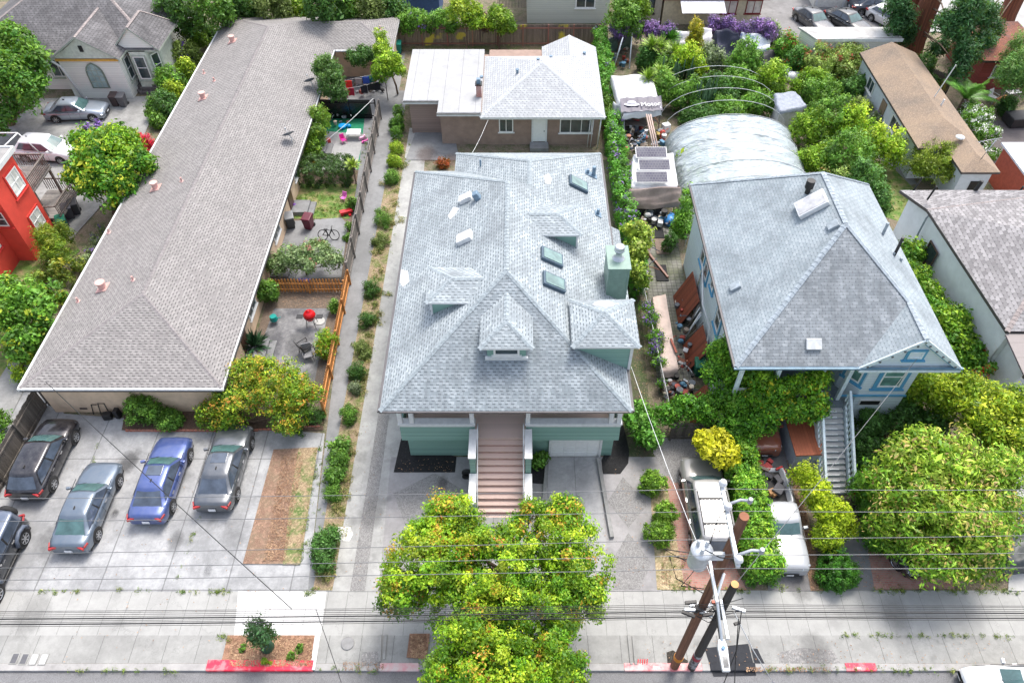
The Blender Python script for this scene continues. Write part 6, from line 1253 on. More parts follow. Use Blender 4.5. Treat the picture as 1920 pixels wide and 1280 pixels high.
m = MB(); m.add([(PX - .22, 8.0, 8.66), (PX + .02, 8.0, 8.66), (PX + .06, 8.75, 8.7), (PX - .0, 9.0, 8.72), (PX - .2, 9.0, 8.72), (PX - .26, 8.75, 8.7)] + [(PX - .22, 8.0, 8.8), (PX + .02, 8.0, 8.8), (PX + .06, 8.75, 8.85), (PX - .0, 9.0, 8.85), (PX - .2, 9.0, 8.85), (PX - .26, 8.75, 8.85)], [(5, 4, 3, 2, 1, 0), (6, 7, 8, 9, 10, 11)] + [(i, (i + 1) % 6, 6 + (i + 1) % 6, 6 + i) for i in range(6)])
lh = m.build('lamp_head', flat('lamp_white', (.75, .77, .78), .4), t, bevel=.015)
m = MB(); m.cyl((PX - .1, 8.7, 8.845), (PX - .1, 8.7, 8.93), .06, n=14); m.build('photocell', flat('photocell_blue', (.02, .15, .35), .4), lh)
for k in range(5): m = MB(); m.box(PX - .17 + k * .036, PX - .155 + k * .036, 8.1, 8.45, 8.81, 8.84); m.build('cooling_fin', m_cab, lh)
# shorter pole
QX, QY, QZ = 7.6, 10.95, 8.7
t2 = thing('utility_pole', 'shorter dark utility pole wrapped in notices next to the tall one', 'utility pole', (QX, QY, 0))
m = MB(); m.cyl((QX, QY, -.1), (QX, QY, QZ), .18, .145, 18); m.build('pole', m_pole2, t2); m = MB(); m.cyl((QX, QY, QZ + .004), (QX, QY, QZ + .02), .14, n=18); m.build('pole_top', flat('fresh_end_grain', (.6, .32, .12), .7), t2)
m = MB(); m.cyl((QX, QY, .3), (QX, QY, 1.7), .187, n=18); m.build('notice_wrap', soil('paper_scraps', (.6, .6, .6), (.25, .25, .26), (.05, .05, .05), s1=5, s2=14, thr=(.4, .6)), t2); m = MB(); m.cyl((QX, QY, 1.2), (QX, QY, 1.5), .192, n=18); m.build('red_band', flat('notice_red', (.35, .03, .05), .6), t2)
for yy, zz in ((10.2, 7.4), (11.2, 7.0), (10.4, 6.5)):
    m = MB(); m.box(QX - .3, QX - .2, yy - .7, yy + .7, zz, zz + .1); m.build('crossarm', m_galv if zz > 7.2 else m_pole2, t2)
for k in range(20):
    m = MB(); c = Vector((random.uniform(6.2, 8.3), random.uniform(10.4, 11.2), random.uniform(6.3, 7.2))); m.obox(c, random.uniform(.15, .5), .1, .12, random.uniform(-.4, .4)); m.build('splice_case', m_cab if k % 3 else flat('rust_tag', (.5, .1, .05), .5) if k % 4 == 1 else m_galv, t2)
for pts in (((8.1, 10.6, 7.2), (8.3, 10.0, 5), (8.2, 9.4, 2.0)), ((8.0, 10.4, 7.0), (8.25, 9.6, 4.6), (8.5, 8.8, 2.5))): m = MB(); m.tube(pts, .02, 5); m.build('drop_cable', m_cab, t2)
for k in range(10):
    a_ = Vector((random.uniform(6, 7), random.uniform(10.5, 11.2), random.uniform(6.4, 7.1))); b_ = a_ + Vector((random.uniform(.5, 1.6), random.uniform(-.3, .3), random.uniform(-.2, .3))); m = MB(); m.tube([a_, (a_ + b_) / 2 - Vector((0, random.uniform(-.2, .3), random.uniform(.2, .6))), b_], .016, 5); m.build('cable_loop', m_cab, t2)
# wires: long level spans along the street, slight sag
def wire(label, pts, r, mat, group='overhead wires along the street', sag=.4, name='overhead_wire', cat='wire'):
    q = [Vector(p) for p in pts]; path = []
    for a_, b_ in zip(q, q[1:]):
        n = max(2, int((b_ - a_).length / 3))
        for i in range(n): f_ = i / n; path.append(a_.lerp(b_, f_) - Vector((0, 0, 4 * sag * f_ * (1 - f_))))
    path.append(q[-1]); m = MB(); m.tube(path, r, 5); o = m.build(name, mat, None, loc=q[0], fixn=False); return tag(o, label, cat, group)
Z1 = 13.0
# match rows of wires seen at the left and right edges of the photo
for i, (vl, vr, yy, zz) in enumerate(((936, 912, 12.45, 13.1), (979, 952, 11.75, 13.1), (1043, 992, 11.0, 12.7), (1068, 1027, 10.3, 12.4), (1090, 1056, 9.85, 12.9))):
    a_ = Py(-60, vl, yy); b_ = Py(1990, vr, yy)
    wire('thin grey wire across the street front, number %s from the top of five' % ['one', 'two', 'three', 'four', 'five'][i], [(a_.x - 6, yy, a_.z), (ax_, yy, Py(1390, (vl + vr) / 2 - 8, yy).z), (b_.x + 6, yy, b_.z)], .011, m_wire, sag=.15)
rb = random.Random(3)
for k in range(9):
    yy = 10.5 + .1 * k + rb.uniform(-.03, .03); zz = 6.35 + rb.uniform(-.12, .5) * .5 + (0.35 if k > 6 else 0); r_ = .026 if k in (4, 7) else .009
    za, zb2 = Py(0, 1147 + 3.6 * k, yy).z, Py(1900, 1128 + 3.4 * k, yy).z
    wire(('thick black cable in the bundle above the sidewalk' if r_ > .02 else 'thin black cable in the bundle above the sidewalk'), [(-40, yy, za), (7.2, yy, Py(1330, 1132 + 3.3 * k, yy).z), (42, yy, zb2)], r_, m_cab, group='black cables of the thick bundle above the sidewalk', sag=.22 + .1 * rb.random())
wire('pale service drop from the tower corner to the poles', [Vector((5.55, 23.4, 5.6)), Vector((7.3, 11.2, 7.4))], .013, m_vw, group=None, sag=.3, name='service_drop')
wire('dark service drop from apartment roof mast over the parked cars', [P(85, 715, 3.6), Vector((-8.5, 11, 6.4))], .018, m_cab, group=None, sag=.3, name='service_drop')
wire('grey service drop from poles to the blue house mast', [Vector((7.6, 11, 8.2)), Vector((18.9, 22.8, 6.9))], .014, m_wire, group=None, sag=.5, name='service_drop')
wire('thin cord hanging across the driveway apron', [Vector((-7.6, 11, 6.3)), P(640, 1279, 1.0)], .012, m_cab, group=None, sag=.1, name='service_drop')
wire('pale slack drop crossing the toy patio to the apartment eave', [P(700, 185, 2), P(612, 264, 1.8)], .02, FA_W, group=None, sag=.1, name='service_drop')
wire('pale cable running from the poles down to the road right of the patch', [Vector((8.0, 10.8, 6.6)), P(1450, 1279, .3)], .02, FA_W, group=None, sag=.2, name='service_drop')
wire('thin drop from brown cottage eave to the green roof', [Vector((-2.3, 49.9, 2.7)), Vector((-3.3, 40.5, 5.6))], .015, FA_W, group=None, sag=.2, name='service_drop')
# ================================================================ PLANTS
def LB(u, v, z, rp, rz=None, ry=None):
    d = ray(u, v); t = (H - z) / -d[2]; r = rp * t
    return (d[0] * t, d[1] * t, z, r, r * .9 if ry is None else ry, min(r * .85, z - .05) if rz is None else rz)
ORG = [(.5, .32, .03), (.42, .4, .03), (.5, .22, .04)]
TREEC = [(.025, .09, .008), (.08, .21, .012), (.22, .35, .018), (.42, .46, .03)]
A_ = [LB(800, 1055, 4.2, 88, 1.7), LB(840, 985, 4.4, 62, 1.3), LB(755, 1110, 3.8, 48, 1.1), LB(925, 1075, 4.4, 95, 1.7), LB(1035, 1005, 4.4, 78, 1.5), LB(1085, 1070, 4.2, 64, 1.4), LB(880, 1130, 3.9, 75, 1.2), LB(1020, 1120, 3.9, 80, 1.3), LB(1100, 1130, 3.7, 38, .9), LB(1000, 965, 4.6, 34, .8)]
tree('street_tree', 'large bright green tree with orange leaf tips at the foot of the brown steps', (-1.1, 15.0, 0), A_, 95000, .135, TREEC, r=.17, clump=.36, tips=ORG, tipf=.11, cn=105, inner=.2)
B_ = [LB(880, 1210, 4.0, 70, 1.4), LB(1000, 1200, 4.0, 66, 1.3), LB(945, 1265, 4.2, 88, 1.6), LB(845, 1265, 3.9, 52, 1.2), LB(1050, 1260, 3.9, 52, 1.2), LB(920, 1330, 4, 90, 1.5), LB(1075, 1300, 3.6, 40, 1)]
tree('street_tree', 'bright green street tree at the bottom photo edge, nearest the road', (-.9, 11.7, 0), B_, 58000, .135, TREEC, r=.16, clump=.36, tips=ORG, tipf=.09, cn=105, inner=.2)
tree('shrub_tree', 'orange and yellow-green broad shrub tree in front of the apartment corner', (P(530, 790).x, P(530, 790).y, 0), [LB(510, 720, 2.3, 62, 1.0), LB(560, 745, 2.0, 38, .9), LB(450, 745, 1.8, 46, .9), LB(470, 700, 2.3, 36, .8), LB(395, 775, 1.0, 30, .7), LB(540, 780, 1.4, 40, .8), LB(430, 785, .9, 30, .6)], 26000, .14, [(.03, .1, .012), (.14, .25, .02), (.42, .42, .03)], r=.14, clump=.32, tips=ORG, tipf=.3)
bush('round_bush', 'dense round green bush against the cream apartment wall', [LB(272, 762, .9, 38, .85)], 6500, .13, G_MD, clump=.25)
bush('round_bush', 'low small green bush right of the taller one at the cream wall', [LB(318, 788, .45, 25, .42)], 3000, .12, G_MD, clump=.2)
bush('ground_ivy', 'low green creeper at the foot of the orange-tipped shrub tree', [LB(590, 780, .3, 18, .3), LB(560, 805, .2, 12, .2)], 2000, .1, G_DK, clump=.2, cat='creeper')
# planting strip
ps = [((742, 235), 12, .6, 'leafy agapanthus clump at the top of the planting strip', G_DK), ((745, 278), 11, .5, 'neat round green bush below the clipped hedge', G_LM), ((739, 302), 12, .55, 'neat round green bush, middle of the row of three', G_LM), ((735, 333), 12, .6, 'neat oval green bush, lowest of the row of three', G_MD),
      ((719, 410), 14, .6, 'dark bush level with the pale yard fence end', G_MD), ((714, 447), 13, .55, 'brownish dark bush beside the long plank fence', G_OL), ((699, 540), 14, .65, 'dark oval bush level with the corner of the picket fence', G_DK), ((687, 600), 14, .6, 'dark oval bush level with the black garden chair', G_DK), ((677, 652), 12, .5, 'small dark bush in the middle of the planting strip', G_OL),
      ((668, 695), 15, .65, 'dark bush level with the orange-tipped shrub tree', G_DK), ((664, 728), 9, .35, 'sparse pale little bush in the planting strip', G_GR), ((652, 775), 14, .6, 'green bush level with the green house front eave', G_MD), ((622, 928), 13, .5, 'small bush near the straw bed edge', G_MD)]
for k, (c, r_, h_, lb, cl) in enumerate(ps): bush('strip_bush', lb, [LB(c[0], c[1], h_ * .8, r_, h_ * .8)] + ([] if k < 4 else [LB(c[0] + random.uniform(-9, 9), c[1] + random.uniform(-16, 16), h_ * .5, r_ * random.uniform(.4, .75), h_ * .5) for _ in range(3)]), 2800 + 2500 * (k < 4), .085, cl, group='bushes in the planting strip', clump=.2)
bush('strip_bush', 'tall clipped bright green hedge column beside the walkway', [LB(747, 212, .7, 10, .75), LB(746, 232, .7, 11, .75), LB(744, 252, .7, 11, .75)], 9000, .08, [(.05, .16, .015), (.14, .3, .03)], group='bushes in the planting strip', clump=.12, plain=True)
bush('strip_bush', 'long leafy green bush level with the parked cars', [LB(638, 838, .5, 17, .55), LB(633, 865, .5, 18, .55), LB(627, 890, .4, 16, .45)], 5000, .13, G_MD, group='bushes in the planting strip', clump=.25)
bush('strip_bush', 'long dark green bush nearest the pavement', [LB(612, 1008, .5, 20, .5), LB(608, 1030, .5, 20, .5), LB(605, 1055, .5, 18, .45)], 5500, .12, G_DK, group='bushes in the planting strip', clump=.25)
# left side
tree('flowering_tree', 'broad green tree with yellow leaves and purple blossom by the white car', (P(215, 400).x, P(215, 400).y, 0), [LB(200, 290, 4.2, 55, 1.5), LB(160, 330, 3.6, 30, 1.2), LB(245, 315, 3.8, 38, 1.3), LB(205, 350, 3.2, 48, 1.3), LB(170, 262, 4.2, 28, 1.0), LB(235, 265, 4.2, 28, 1.0)], 22000, .27, [(.025, .09, .012), (.07, .22, .02), (.26, .38, .02)], r=.15, clump=.5, tips=[(.42, .45, .03)], tipf=.15)
tag(leaves('blossom', [LB(168, 240, 5.0, 9, .4), LB(170, 258, 4.8, 7, .4), LB(185, 232, 4.9, 6, .3)], 500, .2, PUR, loc=P(168, 240), clump=.2), 'bright purple blossom cluster on the tree by the silver car', 'blossom')
bush('azalea_bush', 'scarlet flowering bush squeezed beside the long apartment roof', [LB(277, 270, 1.2, 13, .8), LB(268, 262, 1.2, 9, .8), LB(284, 290, .8, 9, .6)], 2200, .15, [(.35, .0, .02), (.75, .01, .06), (.8, .05, .2)], clump=.25)
tree('leafy_tree', 'large dense green tree at the left edge before the white house', (P(20, 235).x, P(20, 235).y, 0), [LB(30, 90, 5.0, 40, 2), LB(60, 130, 4.6, 34, 1.7), LB(10, 150, 4.5, 50, 2), LB(40, 180, 3.8, 30, 1.4), LB(-30, 120, 5, 60, 2), LB(0, 220, 2.5, 32, 1.2), LB(70, 160, 3.8, 20, 1)], 26000, .28, [(.02, .08, .012), (.06, .19, .02), (.17, .32, .025)], r=.25, clump=.5)
tree('leafy_tree', 'loose green tree below the red building at the left photo edge', (P(40, 690).x, P(40, 690).y, 0), [LB(50, 560, 3.2, 34, 1.2), LB(20, 590, 3.0, 36, 1.2), LB(75, 590, 2.8, 28, 1), LB(90, 550, 2.6, 18, .8), LB(45, 640, 2.2, 30, .9), LB(-20, 560, 3, 50, 1.2), LB(85, 620, 2, 18, .7)], 16000, .24, G_MD, r=.12, clump=.4, tips=[(.35, .42, .03)], tipf=.12)
bush('yellow_bush', 'yellow-leaved bush below the loose green tree at the left lane', [LB(45, 675, 1.2, 20, .6), LB(42, 705, .7, 13, .5)], 2200, .16, G_LM, clump=.3)
bush('feathery_bush', 'feathery yellow-green bamboo-like bush at the foot of the red wall', [LB(88, 450, 1.6, 24, 1.2), LB(100, 478, 1.2, 26, 1.0), LB(120, 440, 1.2, 14, 1.0)], 7000, .2, [(.06, .14, .01), (.16, .28, .02), (.34, .36, .03)], clump=.3, asp=.22)
bush('weeds', 'ragged shrubs with yellow leaves beside the left roof edge', [LB(110, 505, .9, 16, .8), LB(145, 495, .6, 14, .5), LB(130, 530, .4, 14, .4), LB(118, 560, .5, 12, .4), LB(75, 520, .6, 12, .5)], 2600, .17, [(.05, .1, .02), (.16, .24, .03), (.45, .4, .04)], clump=.3)
bush('flower_border', 'narrow border of purple-flowered plants along the apartment roof edge', [LB(180, 450, .4, 9, .35), LB(172, 470, .4, 9, .35), LB(163, 490, .4, 8, .35), LB(190, 432, .4, 7, .35)], 2200, .13, G_GR, clump=.25, tips=PUR, tipf=.18)
bush('weeds', 'green weeds at the bottom of the long neighbour fence', [LB(-5, 790, .8, 18, .7), LB(5, 830, .5, 14, .5)], 2200, .16, G_MD, clump=.3)
hb = [((345, 100), 26, G_OL, 1.4), ((320, 150), 28, G_MD, 1.4), ((360, 70), 22, G_YG, 1.6), ((310, 195), 24, G_DK, 1.1), ((290, 205), 14, G_MD, .8), ((385, 60), 18, G_DK, 1.3), ((325, 175), 14, G_LM, 1.2), ((350, 135), 15, G_LM, 1.4), ((298, 225), 12, G_MD, .6)]
for k, (c, r_, cl, z) in enumerate(hb):
    bush('garden_shrub', ['olive shrub with purple flowers nearest the long roof corner', 'broad shrub right of the white house steps', 'bright yellow-green shrub behind the white house bay', 'dark green shrub at the end of the left drive', 'small leafy shrub left of the dark one by the drive', 'dark shrub beside the back corner of the long roof', 'yellow flowering shrub hugging the long roof edge', 'pale yellow shrub above the yellow flowering one', 'lowest small green shrub at the drive edge'][k], [LB(c[0], c[1], z, r_, z * .8), LB(c[0] + r_ * .6, c[1] + r_ * .5, z * .7, r_ * .7, z * .6)], 3600, .2, cl, group='shrubs beside the white house', clump=.4, tips=PUR if k in (0, 1) else None, tipf=.08)
# strip of trees behind the apartment
for k, (u, v, r_, cl, z) in enumerate(((330, 25, 34, G_DK, 4), (390, 8, 34, G_MD, 5), (440, 5, 26, G_DK, 4), (505, 8, 28, G_OL, 4), (545, 12, 24, G_YG, 3), (600, 5, 30, G_DK, 5), (640, 12, 26, G_MD, 4), (690, 15, 30, G_OL, 3.5), (725, 20, 22, G_DK, 3), (575, 25, 18, G_DK, 2), (460, 25, 20, G_GR, 2))):
    p = P(u, v, z); tree('background_tree', ['dark tree left of the long roof top corner', 'tall green tree above the top edge of the long roof', 'second dark tree above the top edge of the long roof', 'olive-leaved tree behind the middle of the top roof edge', 'yellow-green small tree behind the top roof edge', 'dark tree with a slanting pale trunk at the top edge', 'green tree left of the blue shed pair', 'olive tree nearest the blue shed', 'small dark tree touching the blue shed', 'low dark bush tree at the top roof edge', 'grey-green low tree by the top roof edge'][k], (p.x, p.y, 0), [(p.x, p.y, z, r_ * .05, r_ * .05, z * .5), (p.x + .9, p.y + .5, z * .75, r_ * .035, r_ * .035, z * .4)], 5000, .26, cl, r=.1, group='trees behind the apartment block', clump=.45)
# yard plants
p = P(640, 212); tree('clipped_tree', 'tall clipped olive-green tree in the toy yard', (p.x - .2, p.y, 0), [LB(615, 130, 4.2, 25, 1.0), LB(622, 160, 3.5, 27, 1.3), LB(605, 125, 4.2, 17, .9), LB(632, 178, 3.0, 17, .8)], 9000, .17, [(.025, .075, .015), (.06, .15, .03), (.13, .24, .05)], r=.09, clump=.3)
p = P(683, 140); tree('round_tree', 'small round-headed dark tree above the washing line', (p.x, p.y, 0), [LB(678, 108, 2.3, 22, .8), LB(695, 104, 2.3, 14, .7), LB(664, 106, 2.3, 12, .6)], 5000, .17, G_DK, r=.1, clump=.3)
p = P(746, 178); tree('bright_tree', 'bright lime-green tree at the top of the walkway', (p.x, p.y, 0), [LB(718, 95, 3.6, 16, .8), LB(728, 120, 3.2, 24, 1.0), LB(742, 132, 2.8, 16, .8), LB(712, 138, 2.7, 16, .7), LB(712, 72, 3.9, 10, .7)], 8000, .18, [(.07, .2, .01), (.24, .42, .02), (.42, .55, .03)], r=.09, clump=.3)
bush('leafy_shrub', 'tall yellow-green shrub leaning on the apartment wall by the toys', [LB(598, 225, 2.2, 18, 1.0), LB(590, 255, 1.7, 18, 1.0), LB(585, 280, 1.1, 17, .9), LB(606, 215, 2.2, 11, .6)], 7000, .18, [(.03, .1, .01), (.12, .25, .02), (.3, .42, .03)], clump=.3)
a_, b_ = P(553, 352), P(655, 352); t = tag(leaves('hedge', None, 14000, .12, [(.012, .035, .012), (.035, .08, .02), (.07, .15, .03)], loc=a_, clump=.22, box=(a_.x, b_.x, a_.y, a_.y + 2.2, .1, 1.35)), 'dark clipped hedge across the back yard', 'hedge')
def spiky(name, label, p, n, ln, col, h=0, w=.06, group=None, trunk=0, droop=.5, cat='plant'):
    p = Vector((p[0], p[1], h)); t = thing(name, label, cat, (p.x, p.y, 0), group); m = MB(); g_ = random.Random(int(p.x * 97 + p.y * 13))
    for k in range(n):
        a_ = g_.uniform(0, 6.28); el = g_.uniform(.1, 1.35); L = ln * g_.uniform(.7, 1.1); d = Vector((math.cos(a_) * math.cos(el), math.sin(a_) * math.cos(el), math.sin(el))); s_ = Vector((-math.sin(a_), math.cos(a_), 0)) * w
        m1 = p + d * L * .5; e = p + d * L - Vector((0, 0, droop * L * .3 * math.cos(el))); m.add([p - s_ * .5, p + s_ * .5, m1 + s_, m1 - s_, e], [(0, 1, 2, 3), (3, 2, 4)])
    m.build('leaves', flat('blade_%03d' % int(sum(col) * 999), col, .45, var=.5, scale=2.5), t, fixn=False)
    if trunk: q = MB(); q.cyl((p.x, p.y, 0), p, trunk, trunk * .7, 8); q.build('trunk', bark(), t)
    return t
spiky('spiky_plant', 'yellow-green dracaena plant on slim trunks in the back yard', P(668, 345), 60, .8, (.3, .42, .05), 1.6, .08, trunk=.05); spiky('strap_leaf_plant', 'dark strap-leaved plant at the apartment wall beside the patio', P(478, 655), 90, 1.3, (.02, .07, .025), .2, .07)
bush('leafy_shrub', 'small green shrub beside the pink toys', [LB(664, 382, .5, 11, .5)], 1500, .14, G_MD, clump=.2); bush('leafy_shrub', 'low green plants beside the red wagon', [LB(655, 425, .3, 8, .3), LB(652, 445, .2, 7, .25)], 1000, .12, G_MD, clump=.2)
p = P(575, 515); tree('olive_bush', 'grey-green multi-stem olive bush above the short picket fence', (p.x, p.y, 0), [LB(545, 480, 1.7, 28, .6), LB(590, 470, 1.8, 30, .6), LB(622, 485, 1.6, 22, .6), LB(520, 495, 1.3, 20, .6), LB(570, 490, 1.6, 30, .5)], 12000, .15, [(.07, .1, .05), (.15, .22, .1), (.32, .38, .22)], r=.06, cat='bush', clump=.28, tips=[(.3, .12, .1)], tipf=.06)
bush('round_bush', 'glossy round green bush by the end of the short picket fence', [LB(495, 545, .9, 23, .8)], 4200, .16, G_MD, clump=.25)
bush('leafy_shrub', 'small green shrub inside the picket fence by the grill', [LB(627, 575, .5, 10, .45)], 1200, .13, G_MD, clump=.2); bush('leafy_shrub', 'yellow and red-leaved shrub inside the picket fence by the black chair', [LB(612, 640, .9, 17, .8), LB(606, 662, .5, 12, .5)], 3600, .12, G_YG, clump=.25, tips=ORG, tipf=.25)
# behind the cottage
a_, b_ = P(752, 62, 1.9), P(856, 62, 1.9); tag(leaves('climbing_vine', None, 7000, .2, G_MD, loc=a_, clump=.35, box=(-10.8, -5.6, 66.2, 67.3, 1.5, 2.9), tips=PUR, tipf=.05), 'green vine piled along the top of the brown rear fence', 'vine')
for k, (u, v, r_, cl, z, lb) in enumerate(((870, 20, 24, G_LM, 4, 'yellow-green tree between the blue shed and sage house'), (935, 38, 22, G_YG, 2.8, 'light green maple leaning over the brown rear fence'), (898, 38, 12, [(.08, .02, .02), (.15, .05, .03)], 2.2, 'small dark red shrub behind the brown rear fence'), (1165, 28, 30, G_MD, 3.6, 'round green tree right of the sage clapboard house'), (1185, 8, 22, G_YG, 4.0, 'yellow-green crown behind the round tree'))):
    p = P(u, v, z); tree('garden_tree', lb, (p.x, p.y, 0), [(p.x, p.y, z, r_ * .052, r_ * .05, r_ * .045), (p.x + r_ * .03, p.y, z * .8, r_ * .04, r_ * .04, r_ * .035)], 6000, .22, cl, r=.1, clump=.4)
# ivy hedge fence, x ~ 7.4
for k, (ya, yb, lb) in enumerate(((55.5, 66.6, 'tall green vine hedge along the boundary behind the brown cottage'), (44, 52.3, 'leafy vine hedge between brown cottage and tarp shelter'), (33.5, 44, 'purple-flowered vine hedge beside the green house rear'))):
    tag(leaves('vine_hedge', None, 11000, .16, [(.03, .12, .02), (.07, .24, .03), (.16, .36, .05)], loc=(7.4, ya, 0), clump=.28, box=(7.0, 7.9, ya, yb, .1, 2.0), tips=PUR, tipf=.1 if k else .02), lb, 'hedge')
tag(leaves('vine_hedge', None, 2400, .16, G_MD, loc=(8, 52, 0), clump=.3, box=(7.0, 7.5, 52.4, 55.4, .1, 1.7)), 'thin green vine beside the white tarp shelter', 'hedge')
p = P(1182, 520); tree('alley_tree', 'spindly yellow-green tree rising from the alley beside the chimney', (p.x + .2, p.y + .3, 0), [LB(1190, 430, 3.0, 16, .7), LB(1195, 470, 3.0, 18, .7), LB(1185, 505, 2.6, 16, .6), LB(1205, 445, 2.8, 12, .6), LB(1200, 525, 2.2, 12, .5)], 4200, .22, [(.06, .15, .02), (.25, .38, .04), (.45, .52, .08)], r=.06, clump=.4)
tag(leaves('flowering_vine', [LB(1215, 575, 1.3, 12, .35), LB(1222, 600, 1.3, 14, .35), LB(1230, 630, 1.2, 14, .35), LB(1228, 655, 1.1, 12, .35), LB(1235, 680, 1.0, 10, .35), LB(1240, 720, .6, 9, .4)], 5200, .12, G_MD, loc=P(1215, 575), clump=.25, tips=PUR, tipf=.35), 'vine with violet flowers spilling over the beige tarp', 'vine')
bush('leafy_shrub', 'broad-leaved green bush beside the black mulch of the garage', [LB(1200, 790, 1.3, 26, .9), LB(1215, 820, 1.1, 22, .8), LB(1195, 765, 1.5, 16, .6)], 4200, .24, [(.03, .12, .015), (.09, .26, .03), (.2, .42, .06)], clump=.35)
bush('round_bush', 'small round clipped green bush right of the garage ramp', [LB(1223, 905, .6, 24, .6)], 4500, .1, [(.05, .14, .01), (.12, .26, .02), (.22, .38, .03)], clump=.16, plain=True); bush('round_bush', 'two-lobed clipped green bush beside the brick paving', [LB(1246, 963, .6, 21, .6), LB(1237, 1000, .6, 26, .6)], 7000, .1, [(.05, .14, .01), (.12, .26, .02), (.22, .38, .03)], clump=.16, plain=True)
bush('leafy_shrub', 'small broad-leaved plant between steps and garage door', [LB(1008, 862, .5, 13, .45), LB(1020, 855, .5, 8, .4)], 700, .2, G_MD, clump=.25)
p = P(1345, 870); tree('yellow_shrub', 'bright golden-yellow shrub overhanging the silver minivan bonnet', (p.x, p.y, 0), [LB(1335, 838, 2.2, 30, .6), LB(1358, 855, 2.1, 22, .5), LB(1325, 825, 2.2, 18, .5)], 3800, .26, [(.35, .4, .01), (.6, .58, .02), (.75, .7, .04)], r=.05, cat='shrub', clump=.38)
# ivy masses
IV = [(.03, .12, .012), (.08, .26, .018), (.17, .4, .03), (.32, .5, .04)]
ix0, ix1 = P(1400, 1000, 1.5).x, P(1440, 1000, 1.5).x
tag(leaves('ivy_hedge', None, 22000, .14, IV, loc=(11, 15, 0), clump=.26, box=(10.75, 11.95, 14.75, 22.0, .05, 2.0)), 'long ivy-covered fence between the minivan and the pickup', 'hedge')
tag(leaves('ivy_mass', [LB(1290, 770, 1.8, 46, .55, .7), LB(1250, 775, 1.6, 26, .5, .6), LB(1340, 765, 2.2, 42, .7, .9), LB(1385, 750, 2.6, 46, .8, 1.0), LB(1390, 800, 2.0, 40, .8), LB(1400, 720, 3.2, 32, .6), LB(1420, 780, 2.4, 34, .7), LB(1375, 700, 3.6, 26, .8), LB(1352, 668, 4.0, 22, .9, .7), LB(1362, 645, 4.6, 14, .7, .5), LB(1350, 700, 3.2, 28, .8, .8)], 30000, .16, IV, loc=P(1340, 765), clump=.32), 'huge bright green ivy mass climbing from the slat fence to the blue house corner', 'ivy')
tag(leaves('ivy_mass', [LB(1430, 712, 4.5, 22, .5, .4), LB(1465, 728, 4.2, 26, .5, .4), LB(1500, 722, 4.4, 26, .5, .4), LB(1532, 712, 4.6, 20, .7, .4), LB(1420, 745, 3.7, 24, .5, .4), LB(1450, 765, 3.2, 30, .5, .5), LB(1495, 765, 3.2, 28, .6, .5), LB(1530, 765, 3.2, 16, 1.0, .4)], 19000, .18, [(.03, .11, .01), (.1, .26, .02), (.3, .44, .03)], loc=P(1465, 730), clump=.3, tips=[(.5, .45, .03)], tipf=.12), 'yellow-green climbing plant covering the blue house porch rail', 'ivy')
p = P(1560, 1000); tree('lime_shrub', 'lime-green feathery shrub at the foot of the blue house stairs', (p.x, p.y + .4, 0), [LB(1508, 890, 1.8, 20, .8), LB(1535, 925, 1.8, 26, .8), LB(1560, 965, 1.7, 32, .9), LB(1580, 985, 1.5, 24, .8), LB(1555, 1005, 1.2, 26, .7)], 20000, .13, [(.12, .25, .01), (.34, .48, .015), (.55, .64, .03)], r=.06, cat='shrub', clump=.3)
bush('clipped_bush', 'dense dark green clipped rounded-box bush beside the pavement', [LB(1570, 1066, .7, 31, .8, .95), LB(1555, 1080, .5, 24, .55), LB(1588, 1080, .5, 22, .55)], 14000, .09, [(.015, .07, .008), (.035, .13, .012), (.07, .2, .02)], clump=.14, tips=[(.35, .38, .2)], tipf=.02, plain=True)
bush('dark_shrub', 'dark glossy shrub right of the blue house stairs, upper one', [LB(1625, 790, 1.4, 26, .9), LB(1648, 800, 1.2, 20, .8)], 6000, .13, G_DK, clump=.25); bush('dark_shrub', 'dark glossy shrub right of the blue house stairs, lower one', [LB(1612, 840, 1.1, 26, .9), LB(1625, 870, .9, 22, .7), LB(1645, 845, 1, 24, .8)], 8000, .13, G_DK, clump=.25)
bush('leafy_shrub', 'mid-green leafy shrub between the stairs foot and the big tree', [LB(1625, 920, 1.3, 26, .8), LB(1640, 960, 1.3, 30, .8), LB(1650, 1000, 1.0, 30, .7)], 9000, .2, [(.03, .11, .012), (.08, .24, .02), (.16, .36, .03)], clump=.35, asp=.3)
C_ = [LB(1760, 900, 4.0, 75, 1.5), LB(1720, 960, 3.6, 70, 1.4), LB(1800, 980, 3.6, 72, 1.5), LB(1840, 900, 4.0, 60, 1.4), LB(1700, 870, 4.0, 45, 1.1), LB(1770, 1040, 2.8, 60, 1.2), LB(1700, 1010, 2.6, 45, 1.1), LB(1850, 1000, 3.0, 45, 1.2), LB(1690, 920, 3.4, 45, 1.1), LB(1830, 1050, 2.2, 42, 1.0), LB(1640, 900, 3.2, 26, .9), LB(1875, 880, 4.4, 34, 1.1), LB(1890, 960, 3.0, 24, 1.0), LB(1735, 830, 4.6, 30, .9), LB(1800, 845, 5.0, 34, .9), LB(1670, 985, 2.4, 26, .9)]
p = P(1770, 1010); tree('broadleaf_tree', 'big long-leaved green tree with bronze young leaves over the black car', (p.x, p.y, 0), C_, 46000, .24, [(.04, .12, .012), (.12, .26, .02), (.27, .4, .04), (.46, .5, .08)], r=.2, clump=.5, asp=.34, tips=[(.42, .3, .12), (.5, .42, .1)], tipf=.22)
